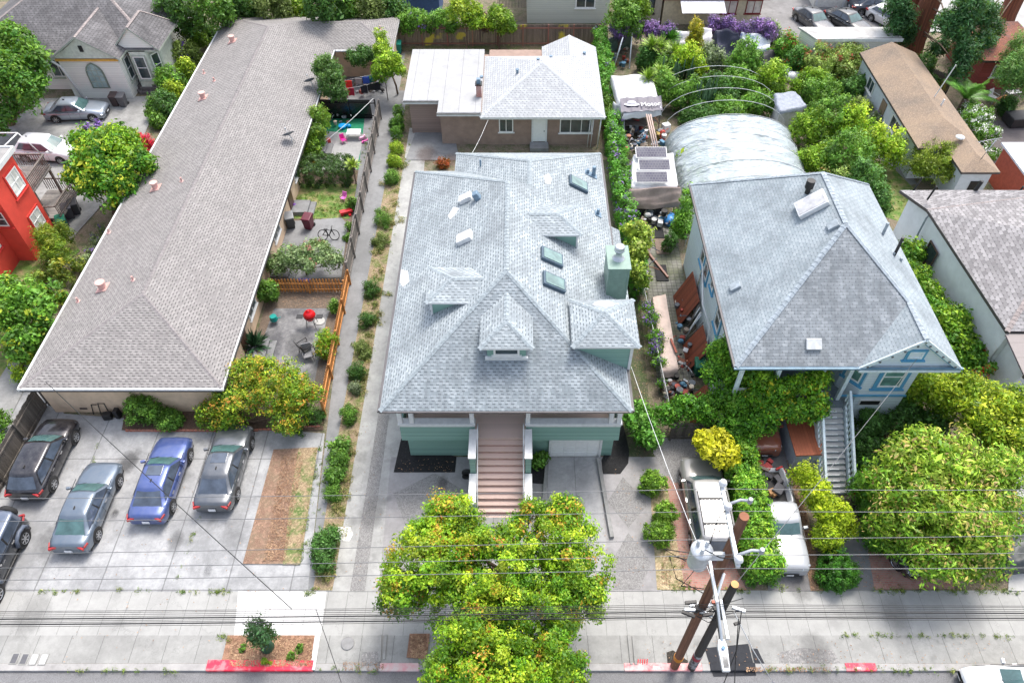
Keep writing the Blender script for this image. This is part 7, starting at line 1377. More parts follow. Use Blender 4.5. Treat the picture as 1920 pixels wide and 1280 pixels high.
p = P(1850, 840); tree('golden_tree', 'bright yellow-green tree at the right edge behind the big long-leaved tree', (p.x, p.y, 0), [LB(1800, 740, 3.8, 45, 1.2), LB(1850, 770, 4.2, 50, 1.4), LB(1900, 760, 4.2, 40, 1.4), LB(1880, 820, 3.8, 46, 1.2), LB(1740, 730, 3.2, 38, 1.1), LB(1930, 810, 4, 40, 1.2)], 24000, .2, [(.05, .14, .01), (.2, .34, .015), (.52, .56, .03)], r=.14, clump=.42, asp=.4)
bush('dark_shrub', 'dark leafy shrub against the blue house right corner', [LB(1700, 790, 1.5, 36, 1.1), LB(1740, 800, 1.5, 36, 1.1), LB(1690, 760, 1.5, 22, 1.0)], 9000, .18, G_DK, clump=.35)
V_ = [LB(1700, 480, 2.5, 26, 1.0), LB(1710, 520, 2.5, 30, 1.0), LB(1730, 560, 2.5, 34, 1.0), LB(1760, 600, 2.5, 40, 1.0), LB(1790, 610, 2.5, 34, 1.0), LB(1790, 650, 2.2, 36, 1.0), LB(1815, 670, 2.0, 28, 1.0)]
tag(leaves('creeper_mass', V_, 22000, .22, [(.03, .12, .012), (.09, .26, .02), (.32, .48, .03)], loc=P(1760, 600), clump=.42), 'tall bright creeper filling the gap between blue and grey-roofed houses', 'creeper')
bush('flower_pots', 'red flowering pot plants on the front balcony', [LB(1835, 655, 2.6, 8, .3), LB(1855, 690, 2.7, 10, .3), LB(1838, 700, 2.6, 12, .3)], 1300, .14, G_MD, loc=(26, 22.5, 2.3), clump=.2, tips=[(.6, .01, .02)], tipf=.4)
c = P(1905, 667, 2.5); m = MB(); m.lathe([(.2, 0), (.24, .55), (.25, .56), (.22, .56), (.19, .1)], c, 18); tag(m.build('bucket', flat('bucket_white', (.75, .76, .77), .4), None, loc=c), 'white plastic bucket on the front balcony', 'bucket')
# ---------------- the jungle garden
J = [(1330, 108, 26, G_GR, 1.6, 'cream variegated shrub in front of the dark tarp', None), (1290, 112, 24, G_LM, 2.0, 'lime round shrub among the yuccas', None), (1245, 165, 26, G_MD, 1.8, 'green shrub touching the white tarp shelter', None), (1290, 175, 26, G_MD, 1.6, 'leafy green shrub between the cactus clumps', None), (1345, 165, 30, G_DK, 1.5, 'dark green shrub under the bare hoops', None), (1390, 155, 30, G_MD, 1.5, 'mid-green shrub in the middle of the hoops', None), (1360, 205, 30, G_MD, 1.0, 'low green growth before the plastic tunnel', None), (1310, 215, 22, G_DK, 1.0, 'dark low growth at the tunnel left end', None), (1420, 190, 24, G_MD, 1.2, 'green shrub right of the hoops', None), (1447, 150, 26, G_YG, 1.8, 'yellow-green dome shrub right of the hoops', None),
     (1395, 112, 26, G_MD, 2.4, 'fine-leaved dark conifer shrub below the navy tarp', None), (1215, 110, 16, G_DK, 1.2, 'dark bush under the purple flowers', None), (1250, 125, 18, G_MD, 1.3, 'low green bush below the yuccas', None), (1550, 115, 40, G_OL, 1.8, 'reddish-green straggly shrub before the white garage', [(.35, .08, .05)]), (1590, 110, 32, G_OL, 1.6, 'bronze and green shrub right of the straggly one', [(.35, .1, .05)]), (1520, 155, 24, G_YG, 1.5, 'yellow-green vine shrub left of the bronze one', None),
     (1540, 170, 30, G_MD, 1.6, 'bright green bush below the straggly shrub', None), (1600, 160, 20, G_DK, 1.0, 'dark bush at the tan cottage corner', None), (1555, 225, 38, G_MD, 2.2, 'large rounded green bush beside the grey shed', None), (1520, 240, 30, G_YG, 1.8, 'light green bush right of the plastic tunnel', None), (1600, 235, 30, G_LM, 2.2, 'lime bush above the golden one', None), (1655, 270, 34, G_LM, 2.2, 'golden-yellow bush beside the tan cottage wall', None), (1590, 290, 44, G_MD, 2.4, 'big green bush in the middle of the right jungle', None), (1530, 300, 30, G_YG, 1.6, 'yellow-green bush near the tunnel right end', None),
     (1620, 340, 34, G_DK, 2.0, 'dark green bush touching the blue house rear eave', None), (1640, 375, 22, G_DK, 1.4, 'lowest dark bush beside the garden lawn', None), (1570, 335, 32, G_OL, 1.4, 'olive bush with brown fronds behind the blue roof', [(.4, .15, .05)]), (1445, 60, 20, G_GR, 1.0, 'grey-green flowering growth near the rear court', PUR), (1470, 90, 18, G_MD, 1.6, 'green vine at the corner of the rear court', [(.5, .01, .03)]), (1495, 110, 16, G_DK, 1.4, 'dark shrub with scarlet flowers by the white garage', [(.6, .0, .02)])]
for (u, v, r_, cl, z, lb, tp) in J:
    p = P(u, v, z); rr_ = r_ * (34 - z) / (-ray(u, v)[2]) * 1.12
    cl = [tuple(x_ * 1.25 for x_ in c_) for c_ in cl]; o = bush('garden_bush', lb, [(p.x, p.y, z * .95, rr_, rr_ * .9, z * .85), (p.x + rr_ * .6, p.y - rr_ * .3, z * .6, rr_ * .6, rr_ * .6, z * .5), (p.x - rr_ * .6, p.y + rr_ * .2, z * .65, rr_ * .6, rr_ * .6, z * .5)], 6500, .19, cl, group='bushes of the jungle garden', clump=.36, tips=tp, tipf=.12)
for k, (u, v, r_) in enumerate(((1160, 58, 15), (1192, 52, 10), (1220, 56, 14), (1250, 58, 14), (1340, 48, 12), (1365, 50, 14), (1395, 54, 13), (1425, 52, 14), (1442, 58, 10))):
    bush('bougainvillea', 'purple bougainvillea clump ' + ['farthest left along the rear boundary', 'narrow, second from the left of the row', 'above the slanting white poles', 'nearest the left side of the blue tarp', 'left of the curtained windows', 'just below the first curtained window', 'between the two curtained windows', 'below the second curtained window', 'at the far right end of the row'][k], [LB(u, v, 2.2, r_, .8), LB(u + 4, v + 6, 1.4, r_ * .8, .8)], 2400, .19, [(.06, .13, .04), (.22, .12, .38), (.36, .18, .5)], group='purple bougainvillea along the rear boundary', clump=.32)
tree('golden_conifer', 'upright golden-yellow conifer in the jungle garden', P(1305, 112), [LB(1303, 92, 1.6, 15, 1.5), LB(1303, 66, 3.4, 14, 1.3), LB(1303, 52, 4.3, 9, .8)], 7000, .18, [(.12, .17, .01), (.35, .34, .02), (.6, .42, .03)], r=.06, clump=.28)
for k, (u, v, h_) in enumerate(((1238, 92, 2.0), (1222, 88, 2.2), (1258, 75, 1.8), (1265, 100, 2.0), (1250, 108, 1.4), (1215, 150, 2.3), (1240, 140, 1.6))):
    spiky('yucca', 'spiky ' + ['yellow-green yucca head with golden lower leaves', 'yucca head farthest left of the cluster', 'dark green yucca before the blue tarp', 'yucca head right of the golden one', 'lower yucca head in the cluster middle', 'spiky palm lily leaning over the white tarp', 'yucca beside the tall cactus clump'][k], P(u, v, h_), 110, 1.25, (.1, .28, .03) if k == 2 else (.26, .42, .04), h_, .055, 'yuccas in the jungle garden', .1)
for k, (u, v, n_, hh) in enumerate(((1270, 165, 22, 3.0), (1312, 215, 30, 3.3))):
    c = P(u, v); t = thing('column_cactus', ['tall column cactus clump behind the tunnel, upper one', 'tall column cactus clump at the tunnel left end'][k], 'cactus', c, 'column cacti'); m = MB()
    for i in range(n_):
        q = c + Vector((random.gauss(0, .7), random.gauss(0, .4), 0)); h2 = hh * random.uniform(.6, 1.05); m.tube([q, q + Vector((random.uniform(-.1, .1), 0, h2 * .6)), q + Vector((random.uniform(-.15, .15), random.uniform(-.1, .1), h2))], [.1, .1, .05], 7)
    m.build('stems', flat('cactus_green', (.05, .12, .045), .7, var=.4, scale=6), t)
# polytunnel
t = thing('polytunnel', 'plastic-covered polytunnel greenhouse behind the blue house', 'greenhouse', (16.3, 45, 0)); gx_, gw, gh = 16.35, 5.0, 3.1
pm_ = NT('tunnel_plastic'); pm_.b.inputs['Base Color'].default_value = (.55, .62, .66, 1); pm_.b.inputs['Roughness'].default_value = .16; pm_.b.inputs['Specular IOR Level'].default_value = .6
n1 = pm_.noise(.5, 5, pm_.obj()); tp = pm_.n('BsdfTransparent'); tp.inputs[0].default_value = (.9, .95, .97, 1); mx = pm_.n('MixShader'); pm_.set(mx.inputs[0], pm_.ma('ADD', pm_.ma('MULTIPLY', pm_.ramp(n1, .3, .7), .3), .18)); pm_.t.links.new(pm_.b.outputs[0], mx.inputs[1]); pm_.t.links.new(tp.outputs[0], mx.inputs[2]); pm_.t.links.new(mx.outputs[0], pm_.t.nodes['Material Output'].inputs[0])
mp = pm_.n('Mapping'); pm_.t.links.new(pm_.obj(), mp.inputs[0]); mp.inputs['Scale'].default_value = (.8, 2.2, 1); mp.inputs['Rotation'].default_value = (0, 0, .5); pm_.bump(pm_.noise(.9, 3, mp.outputs[0], .55), 1.0, .5)
def arc(y, w=gw, h=gh, n=16, dz=0): return [Vector((gx_ - w * math.cos(math.pi * i / n), y, h * math.sin(math.pi * i / n) ** .8 + dz)) for i in range(n + 1)]
m = MB(); ys = [38.6 + i * .475 for i in range(25)]; V = []
for k, y in enumerate(ys):
    sag = -.2 * abs(math.sin(math.pi * k / 4)) + random.uniform(-.04, .04)
    V += arc(y, gw + sag * .6, gh + sag)
m.add(V, [(i * 17 + k, i * 17 + k + 1, (i + 1) * 17 + k + 1, (i + 1) * 17 + k) for i in range(24) for k in range(16)], 0, True); m.build('plastic_cover', pm_.m, t, fixn=False)
m = MB(); V = arc(50.0); m.add(V, [tuple(range(17))]); m.build('end_sheet', pm_.m, t, fixn=False)
for y in (38.6, 40.5, 42.4, 44.3, 46.4, 48.3, 50.05, 52, 53.8, 55.6, 57.2): m = MB(); m.tube(arc(y, gw + .03 if y < 51 else gw * .98, gh + .03), .02, 6); m.build('hoop', flat('pvc_grey', (.55, .57, .58), .5), t)
bush('tunnel_crop', 'blurred green plants growing inside the polytunnel', [(13.5, 46, .9, 1.5, 3, .8), (16.4, 46, 1.0, 1.2, 3, .9), (19, 45, .9, 1.5, 3.5, .8)], 16000, .26, G_LM, clump=.5)
for k in range(16):
    p = P(1478 + k * 1.6, 255 + k * 5.5, .3 + (k % 3) * .25); q = p + Vector((random.uniform(-.6, .9), random.uniform(-2.6, -1.5), random.uniform(-.2, .6))); m = MB(); m.tube([p, (p + q) / 2 + Vector((0, 0, .2)), q], .035, 5)
    tag(m.build('loose_pipe', flat('pipe_white', (.55, .54, .52), .6), None, loc=p), 'bent pale pipe in the heap along the right side of the plastic tunnel', 'pipe', 'bent pipes heaped beside the plastic tunnel')
# tarp shelters
m_tarp = flat('white_tarp', (.6, .61, .62), .5, var=.16, scale=1.2, bump=1.0, bs=2.2)
def drape(name, label, cat, pts, z, mat, drop=.6, n=14, amp=.12, parent=None):
    """tarp over four corners, edges hanging down"""
    q = [Vector(p) for p in pts]; m = MB(); g_ = random.Random(len(name) + int(q[0].x * 10)); ph = [g_.uniform(0, 6) for _ in range(6)]
    V = []
    for j in range(-2, n + 3):
        for i in range(-2, n + 3):
            a_ = min(max(i / n, 0), 1); b_ = min(max(j / n, 0), 1); p = q[0].lerp(q[1], a_).lerp(q[3].lerp(q[2], a_), b_)
            e = max(0, -i, i - n) + max(0, -j, j - n); cen = (q[0] + q[1] + q[2] + q[3]) / 4
            zz = p.z + amp * (math.sin(a_ * 9 + ph[0] + b_ * 4) + math.sin(b_ * 11 + ph[1] - a_ * 5)) * .5 - amp * 2 * math.sin(math.pi * a_) * math.sin(math.pi * b_) * .6
            if e: d = (p - cen); d.z = 0; p = p + d.normalized() * .06 * e; zz = p.z - drop * min(2, e) / 2 + amp * .4 * math.sin(i * 1.3 + j * 1.7)
            V.append((p.x, p.y, max(.05, zz)))
    w = n + 5; m.add(V, [(j * w + i, j * w + i + 1, (j + 1) * w + i + 1, (j + 1) * w + i) for j in range(w - 1) for i in range(w - 1)], 0, True)
    o = m.build(name, mat, parent, loc=None if parent else (q[0].x, q[0].y, 0), fixn=False)
    return o if parent else tag(o, label, cat)
t = thing('tarp_shelter', 'white tarp-roofed shelter with printed banner along the boundary', 'shelter', (9.4, 54, 0))
T0, T1, T2, T3 = P(1168, 212, 2.4), P(1240, 205, 2.4), P(1222, 142, 2.5), P(1146, 142, 2.5)
drape('tarp', '', '', [T0, T1, T2, T3], 2.4, m_tarp, drop=.5, amp=.14, parent=t); drape('side_tarp', '', '', [P(1152, 228, 1.2), P(1172, 262, .6), P(1170, 205, 2.3), P(1150, 190, 2.2)], 2.4, flat('grey_sheet_tarp', (.45, .48, .5), .5, bump=1.0, bs=2), drop=.6, amp=.15, parent=t)
for c in (T0, T1, T2, T3): m = MB(); m.cyl((c.x, c.y, 0), (c.x, c.y, c.z), .04); m.build('post', m_wd, t)
B0, B1 = P(1164, 212, 2.3), P(1242, 208, 2.3); u_ = (B1 - B0).normalized(); bn = MB(); yv = Vector((0, 1.5, .32))
V = []
for i in range(13):
    for j_ in range(5): p = B0.lerp(B1, i / 12) + yv * (j_ / 4) + Vector((0, -.12, .14 + .05 * math.sin(i * 1.9 + j_))); V.append(p)
bn.add(V, [(i * 5 + k, (i + 1) * 5 + k, (i + 1) * 5 + k + 1, i * 5 + k + 1) for i in range(12) for k in range(4)], 0, True); bo = bn.build('banner', flat('banner_navy', (.035, .03, .07), .45), t, fixn=False)
letters('banner_lettering', 'Motor', .6, FA_W, bo, B0.lerp(B1, .45) + Vector((.1, .22, .36)) - t.location, (math.atan2(.32, 1.5), 0, math.atan2(u_.y, u_.x)), ext=.01)
m = MB(); c = B0.lerp(B1, .27) + Vector((0, .6, .33)); 
for r1, r2, zz in ((.6, .25, 0.0), (.36, .17, .05), (.33, .2, .08)): m.lathe([(r1, zz), (r1 * .85, zz + .02)], c + Vector((0, zz * 2.5, 0)), 20, sc=(1, r2 / r1 * 1.0)); 
m.build('banner_emblem', flat('emblem_grey', (.5, .5, .55), .5), bo)
# clutter under the shelter's front
sh = thing('shelf_rack', 'open rack packed with jumbled household items below the banner', 'rack', P(1185, 265)); c = P(1190, 262)
for k, zz in enumerate((.4, 1.0, 1.6)): MB().obox(c + Vector((0, 1.2, zz)), 1.8, 1.6, .05).build('shelf', m_wd, sh)
for k in range(26):
    q = c + Vector((random.uniform(-.8, .8), random.uniform(.5, 1.9), random.choice((.45, 1.05, 1.65)))); cl = random.choice(((.5, .5, .52), (.25, .1, .06), (.08, .1, .16), (.6, .55, .45), (.03, .03, .03), (.35, .05, .05))); m = MB()
    if k % 3: m.obox(q + Vector((0, 0, .15)), random.uniform(.2, .5), random.uniform(.2, .4), random.uniform(.15, .4), random.uniform(0, 3))
    else: m.lathe([(.12, 0), (.15, .3), (.1, .32)], q, 12)
    m.build('stored_item', flat('item_%03d' % int(sum(cl) * 999), cl, .6), sh, bevel=.015)
m = MB(); q0, q1 = P(1212, 215, 2.5), P(1226, 280, 2.0)
for dx in (0, .16, .32): m.tube([q0 + Vector((dx, 0, 0)), q1 + Vector((dx, 0, 0))], .06, 5)
tag(m.build('timber_stack', boards('pale_timber', (.5, .38, .33), .2, 0, var=.2, line=0), None, loc=q1), 'pale timber planks leaning from the banner to the solar roof', 'timber')
c = P(1170, 270); m = MB(); m.lathe([(.26, 0), (.3, .7), (.31, .72), (.25, .72), (.24, .5)], c, 18); tag(m.build('bucket', flat('bucket_white', (.75, .76, .77), .4), None, loc=c), 'white bucket beside the vine hedge left of the rack', 'bucket')
toy('fuel_can', 'red plastic container near the tunnel left end', P(1240, 258), [('b', 0, 0, .3, .4, .3, .6)], (.7, .02, .02), 'container'); toy('storage_tub', 'yellow-lidded brown drum right of the timber planks', P(1230, 262), [('c', 0, 0, 0, .25, .25, .6)], (.35, .25, .05), 'drum')
toy('white_crate', 'white crate beside the red container', P(1247, 248), [('b', 0, 0, .4, .6, .5, .7)], (.7, .7, .72), 'crate')
t = thing('solar_shelter', 'low tarp-roofed shelter carrying three dark solar panels', 'shelter', (9.7, 44, 0))
S0, S1, S2, S3 = P(1184, 352, 2.2), P(1272, 348, 2.2), P(1262, 288, 2.3), P(1188, 290, 2.3)
drape('tarp', '', '', [S0, S1, S2, S3], 2.2, m_tarp, drop=.5, amp=.09, parent=t)
for c in (S0, S1, S2, S3): m = MB(); m.cyl((c.x, c.y, 0), (c.x, c.y, c.z), .05); m.build('post', m_wd, t)
drape('front_tarp', '', '', [P(1178, 385, 1.3), P(1276, 380, 1.3), P(1276, 350, 2.3), P(1180, 354, 2.3)], 2, flat('taupe_tarp', (.36, .28, .25), .7, var=.2, scale=1.5, bump=1.0, bs=2.5), drop=.35, amp=.07, parent=t)
for (u, v) in ((1221, 286), (1227, 309), (1222, 332)):
    c = P(u, v, 2.65); rot = Matrix.Rotation(R(18), 3, 'X'); pn = MB().obox(c, 2.25, .95, .05, rot).build('solar_panel', FA_W, t); MB().obox(c + rot @ Vector((0, 0, .03)), 2.15, .86, .012, rot).build('solar_cells', brickm('solar_cells', (.012, .012, .045), (.02, .02, .06), (.12, .125, .15), .2, .2, rough=.6), pn)
m = MB(); c = P(1216, 412); m.obox(c + Vector((0, .4, .8)), 1.9, .08, 1.5, Matrix.Rotation(R(-20), 3, 'X')); tag(m.build('stacked_panels', brickm('dark_cells', (.01, .01, .015), (.015, .015, .02), (.06, .06, .07), .3, .3, True, rough=.25), None, loc=c), 'dark solar panels leaning beneath the taupe tarp', 'solar panel')
toy('blue_tarp_bundle', 'bright blue tarp bundle in the alley before the blue house', P(1255, 420), [('e', 0, 0, .3, .45, .5, .4), ('e', .2, .4, .25, .3, .4, .3)], (.05, .25, .6), 'bundle')
bush('leafy_shrub', 'bright green bush against the blue house rear-left corner', [LB(1282, 400, 2.0, 14, 1.2), LB(1275, 425, 1.5, 16, 1.0), LB(1288, 375, 2.4, 10, 1.0)], 5000, .17, [(.03, .12, .01), (.1, .28, .02), (.22, .42, .03)], clump=.3); bush('round_bush', 'dark round conifer bush in the alley below the blue bundle', [LB(1255, 455, .8, 13, .8)], 2500, .1, G_DK, clump=.15)
# alley things
for k, (a_, b_, lb) in enumerate((((1222, 418), (1246, 448), 'black mat at the upper end of the alley'), ((1226, 498), (1254, 528), 'black mat in the middle of the alley'), ((1272, 716), (1300, 742), 'black mat at the foot of the alley'))):
    p, q = P(*a_), P(*b_); m = MB(); m.box(p.x, q.x, q.y, p.y, .07, .09); tag(m.build('rubber_mat', flat('mat_black', (.02, .02, .022), .9), None, loc=(p.x, q.y, 0)), lb, 'mat')
p, q = P(1226, 449), P(1254, 478); m = MB(); m.box(p.x, q.x, q.y, p.y, .07, .085); tag(m.build('brown_mat', flat('mat_brown', (.2, .15, .12), .9), None, loc=(p.x, q.y, 0)), 'brown mat below the upper black mat of the alley', 'mat')
t = thing('covered_table', 'long table covered by a beige tarp in the alley', 'table', P(1240, 700)); a0, a1, a2, a3 = P(1242, 695, 1.0), P(1272, 690, 1.0), P(1248, 552, 1.0), P(1224, 556, 1.0)
drape('cover', '', '', [a0, a1, a2, a3], 1, flat('beige_tarp', (.6, .48, .42), .8, var=.12, scale=2, bump=1.0, bs=4), drop=.55, amp=.05, parent=t)
for c in (a0, a1, a2, a3): m = MB(); m.cyl((c.x, c.y, 0), (c.x, c.y, .93), .04); m.build('leg', m_wd, t)
m = MB(); m.obox(P(1263, 648, 1.12), .12, 1.1, .06, .18); tag(m.build('loose_plank', flat('rust_plank', (.3, .08, .05), .7), None, loc=P(1263, 648, 1.1)), 'short rusty plank lying on the beige tarp', 'plank')
m_rp = boards('red_brown_panel', (.27, .07, .035), .18, 1, var=.4, line=.06)
for k, (y0_, y1_, h_, lb) in enumerate(((31.2, 33.8, 2.2, 'red-brown wooden panel leaning on the blue house, uppermost'), (27.6, 29.6, 1.9, 'red-brown wooden panel leaning in the middle of the blue wall'), (23.7, 25.5, 1.5, 'dark red panel leaning lowest by the ivy'))):
    m = MB(); xb = 9.9 if k < 2 else 9.5; m.add([(xb, y0_, .05), (xb, y1_, .05), (xb + .85, y1_, h_), (xb + .85, y0_, h_), (xb + .06, y0_, .05), (xb + .06, y1_, .05), (xb + .91, y1_, h_), (xb + .91, y0_, h_)], [(0, 1, 2, 3), (7, 6, 5, 4), (0, 4, 5, 1), (1, 5, 6, 2), (2, 6, 7, 3), (3, 7, 4, 0)]); tag(m.build('wood_panel', m_rp, None, loc=(xb, y0_, 0)), lb, 'panel', 'wooden panels leaning on the blue house')
for k in range(5):
    y_ = 29.7 + k * .3; m = MB(); m.tube([(9.9 + .1 * k, y_, .05), (10.8, y_ + .5 * (k % 2), 2.0)], .04 + .02 * (k % 2), 5); tag(m.build('loose_pole', [m_wd, FA_W, m_galv][k % 3], None, loc=(9.9, y_, 0)), 'loose pole leaning among the panels of the alley', 'pole', 'loose poles leaning on the blue house')
toy('junk_pile', 'dark jumble of pots and pipes at the alley foot', P(1262, 725), [('e', 0, 0, .2, .4, .3, .25), ('c', .6, -.2, 0, .3, .25, .35), ('b', -.5, -.3, .15, .6, .3, .3), ('e', -.2, -.8, .15, .3, .3, .2)], (.1, .05, .04), 'pile')
for k in range(8):
    c = P(1205 + k * 2.5, 440 + k * 10, .0); 
toy('junk_pile', 'row of dark pots and boxes beside the upper alley', P(1204, 455), [('b', 0, -1.5, .25, .4, .5, .5), ('e', 0, -.5, .25, .3, .3, .25), ('b', 0, .6, .3, .5, .6, .5), ('c', .1, 1.5, 0, .3, .3, .5), ('b', .7, -2.2, .1, .15, 3, .2)], (.2, .09, .06), 'pile')
# bouldery tarps at the rear
drape('navy_tarp', 'draped dark navy tarp over a heap at the rear of the garden', 'tarp', [P(1345, 108, 1.0), P(1395, 100, 1.0), P(1385, 58, 2.8), P(1342, 56, 2.8)], 2, flat('navy_cloth', (.035, .038, .07), .7, bump=1.0, bs=2), drop=.8, amp=.2)
drape('white_blue_tarp', 'white and blue tarp sheet beside the navy one', 'tarp', [P(1395, 85, 1.4), P(1442, 95, 1.2), P(1446, 66, 1.8), P(1390, 62, 2.2)], 2, soil('blue_white_tarp', (.7, .73, .78), (.6, .64, .7), (.08, .18, .5), s1=.5, s2=5, bump=.3, thr=(.52, .56)), drop=.7, amp=.18)
drape('pale_tarp', 'pale pinkish tarp behind the golden conifer', 'tarp', [P(1262, 85, 1.4), P(1335, 88, 1.4), P(1335, 54, 2.4), P(1262, 58, 2.4)], 2, soil('pale_tarp', (.7, .68, .7), (.62, .6, .62), (.2, .32, .6), s1=.35, s2=5, bump=.3, thr=(.55, .6)), drop=.7, amp=.15)
drape('black_tarp', 'black tarp heap near the white garage corner', 'tarp', [P(1432, 128, .8), P(1468, 122, .8), P(1462, 92, 1.6), P(1432, 95, 1.6)], 1.2, flat('black_cloth', (.03, .03, .035), .7, bump=1.0, bs=2), drop=.6, amp=.15)
for k, (u, v) in enumerate(((1452, 130), (1468, 142), (1482, 152))): toy('white_sack', ['white sack beside the black tarp heap', 'white sack, middle of the three', 'white sack nearest the grey shed'][k], P(u, v), [('e', 0, 0, .4, .6, .5, .45), ('e', .4, .2, .4, .4, .4, .35)], (.72, .73, .74 + k * .01), 'sack')
t = thing('grey_shed', 'small shed with sagging grey tarp roof right of the hoops', 'shed', P(1478, 215)); a0, a1, a2, a3 = P(1462, 208, 2.0), P(1512, 198, 2.0), P(1492, 172, 2.1), P(1453, 175, 2.1)
drape('roof', '', '', [a0, a1, a2, a3], 2, flat('grey_tarp', (.25, .28, .34), .6, var=.2, bump=1.0, bs=2), drop=.25, amp=.07, parent=t); walls(t, [(a0.x + .1, a0.y + .1), (a1.x - .1, a1.y + .1), (a2.x - .1, a2.y - .1), (a3.x + .1, a3.y - .1)], 0, 1.85, flat('shed_white', (.6, .6, .62), .7))
for k, (a_, b_) in enumerate((((1180, 130), (1186, 50)), ((1150, 130), (1168, 70)), ((1203, 85), (1198, 55)), ((1240, 80), (1228, 55)))):
    p, q = P(*a_), P(b_[0], b_[1], 2.5); m = MB(); m.tube([p, q], .06, 6); tag(m.build('leaning_pole', m_galv, None, loc=p), ['tall pale pole before the purple flowers', 'slanting pale pole at the ivy fence', 'short pale pole right of the tallest one', 'pale pole beside the blue tarp'][k], 'pole', 'pale poles at the rear boundary')
m = MB(); p = P(1143, 105); q = P(1178, 85); m.obox((p + q) / 2 + Vector((0, 0, .7)), 2.6, .08, 1.5, .5); tag(m.build('glass_frame', glassm('dusty_green_glass', (.09, .14, .12), .2), None, loc=p), 'old dusty glass frame propped at the ivy fence', 'glass frame')
# right-hand gardens
p = P(1796, 215); t = thing('palm', 'bright green feather palm beside the tan-roofed cottage', 'palm', (p.x, p.y, 0)); ctr = Vector((p.x, p.y, 1.5)); m = MB(); m.cyl((p.x, p.y, 0), ctr, .28, .22, 10); m.build('trunk', bark(), t)
for k in range(18):
    a_ = k * 2.4; el = .35 + .9 * ((k * 7) % 18) / 18; L = 2.9; pts = []; m = MB()
    for i in range(9): f_ = i / 8; pts.append(ctr + Vector((math.cos(a_) * math.cos(el) * L * f_, math.sin(a_) * math.cos(el) * L * f_, math.sin(el) * L * f_ - 1.3 * f_ * f_ * math.cos(el))))
    m.tube(pts, [.04 - .004 * i for i in range(9)], 4); s_ = Vector((-math.sin(a_), math.cos(a_), 0))
    for i in range(1, 36):
        f_ = i / 36 * 8; j_ = min(7, int(f_)); c = pts[j_].lerp(pts[j_ + 1], f_ - j_); d = (pts[j_ + 1] - pts[j_]).normalized(); w_ = .62 * math.sin(math.pi * (.12 + .85 * i / 36)) 
        for sg in (-1, 1): e = c + (s_ * sg * .8 + d * .5).normalized() * w_ - Vector((0, 0, .12)); m.add([c - d * .03, c + d * .03, e], [(0, 1, 2)])
    m.build('frond', flat('palm_green', (.14, .36, .04), .45, var=.35, scale=2), t, fixn=False)
bush('white_flower_bush', 'bush covered with small white flowers below the palm', [LB(1830, 225, 1.2, 26, .9), LB(1850, 250, 1.0, 20, .8), LB(1815, 205, 1.0, 14, .7), LB(1858, 285, .6, 14, .5)], 9000, .16, G_MD, clump=.3, tips=[(.85, .86, .8)], tipf=.35)
p = P(1762, 330); tree('dome_tree', 'dome-shaped olive-green tree in front of the tan-roofed cottage', (p.x, p.y, 0), [LB(1757, 296, 2.2, 46, 1.1), LB(1725, 308, 1.8, 30, .9), LB(1792, 300, 2.0, 30, .9), LB(1757, 318, 1.6, 40, .8)], 20000, .13, [(.06, .13, .01), (.17, .26, .02), (.34, .42, .04)], r=.12, clump=.25)
p = P(1930, 190); tree('weeping_tree', 'weeping light green tree at the right photo edge', (p.x, p.y, 0), [LB(1905, 100, 4, 22, 1.6), LB(1900, 140, 3.4, 30, 1.6), LB(1925, 160, 3.0, 36, 1.4), LB(1890, 130, 2.6, 12, 1.2), LB(1930, 110, 4.5, 24, 1.5)], 13000, .24, [(.03, .12, .03), (.12, .28, .06), (.3, .45, .12)], r=.14, clump=.45, asp=.22)
for k, (u, v, r_, cl, z, lb) in enumerate(((1725, 130, 26, G_DK, 1.6, 'dark shrub beneath the redwoods by the tan roof'), (1740, 165, 18, G_DK, 1.0, 'low dark growth along the tan roof edge'), (1615, 200, 18, G_OL, .8, 'low dry shrub on the tan cottage garden path'), (1890, 200, 14, G_DK, .8, 'dark shrub at the court edge of the red cottage'), (1640, 225, 12, G_GR, .6, 'blue-flowered small shrub by the tan cottage door'))):
    bush('shade_shrub', lb, [LB(u, v, z, r_, z * .9)], 3500, .17, cl, group='shrubs of the right-hand gardens', clump=.32, tips=PUR if k == 4 else None)
m = MB(); c = P(1908, 232); m.obox(c + Vector((0, 0, .45)), 2.2, 1.4, .8, .1); tag(m.build('covered_spa', flat('dark_cover', (.03, .03, .032), .6), None, loc=c, bevel=.08), 'dark rectangular covered tub on the red cottage court', 'tub')
q = Vector((12.75, 20.1, .65)); t = thing('bed_junk', 'heap of red and orange junk in the open pickup bed', 'junk', q)
for k in range(12):
    cl = ((.3, .03, .03), (.35, .18, .07), (.05, .05, .06), (.16, .12, .1), (.03, .03, .04))[k % 5]; m = MB(); m.obox(q + Vector((random.uniform(-.5, .5), random.uniform(-1.1, .9), random.uniform(.05, .35))), random.uniform(.2, .6), random.uniform(.15, .5), random.uniform(.1, .3), random.uniform(0, 3)); m.build('junk_piece', flat('junk_%03d' % int(sum(cl) * 999), cl, .7), t, bevel=.02)
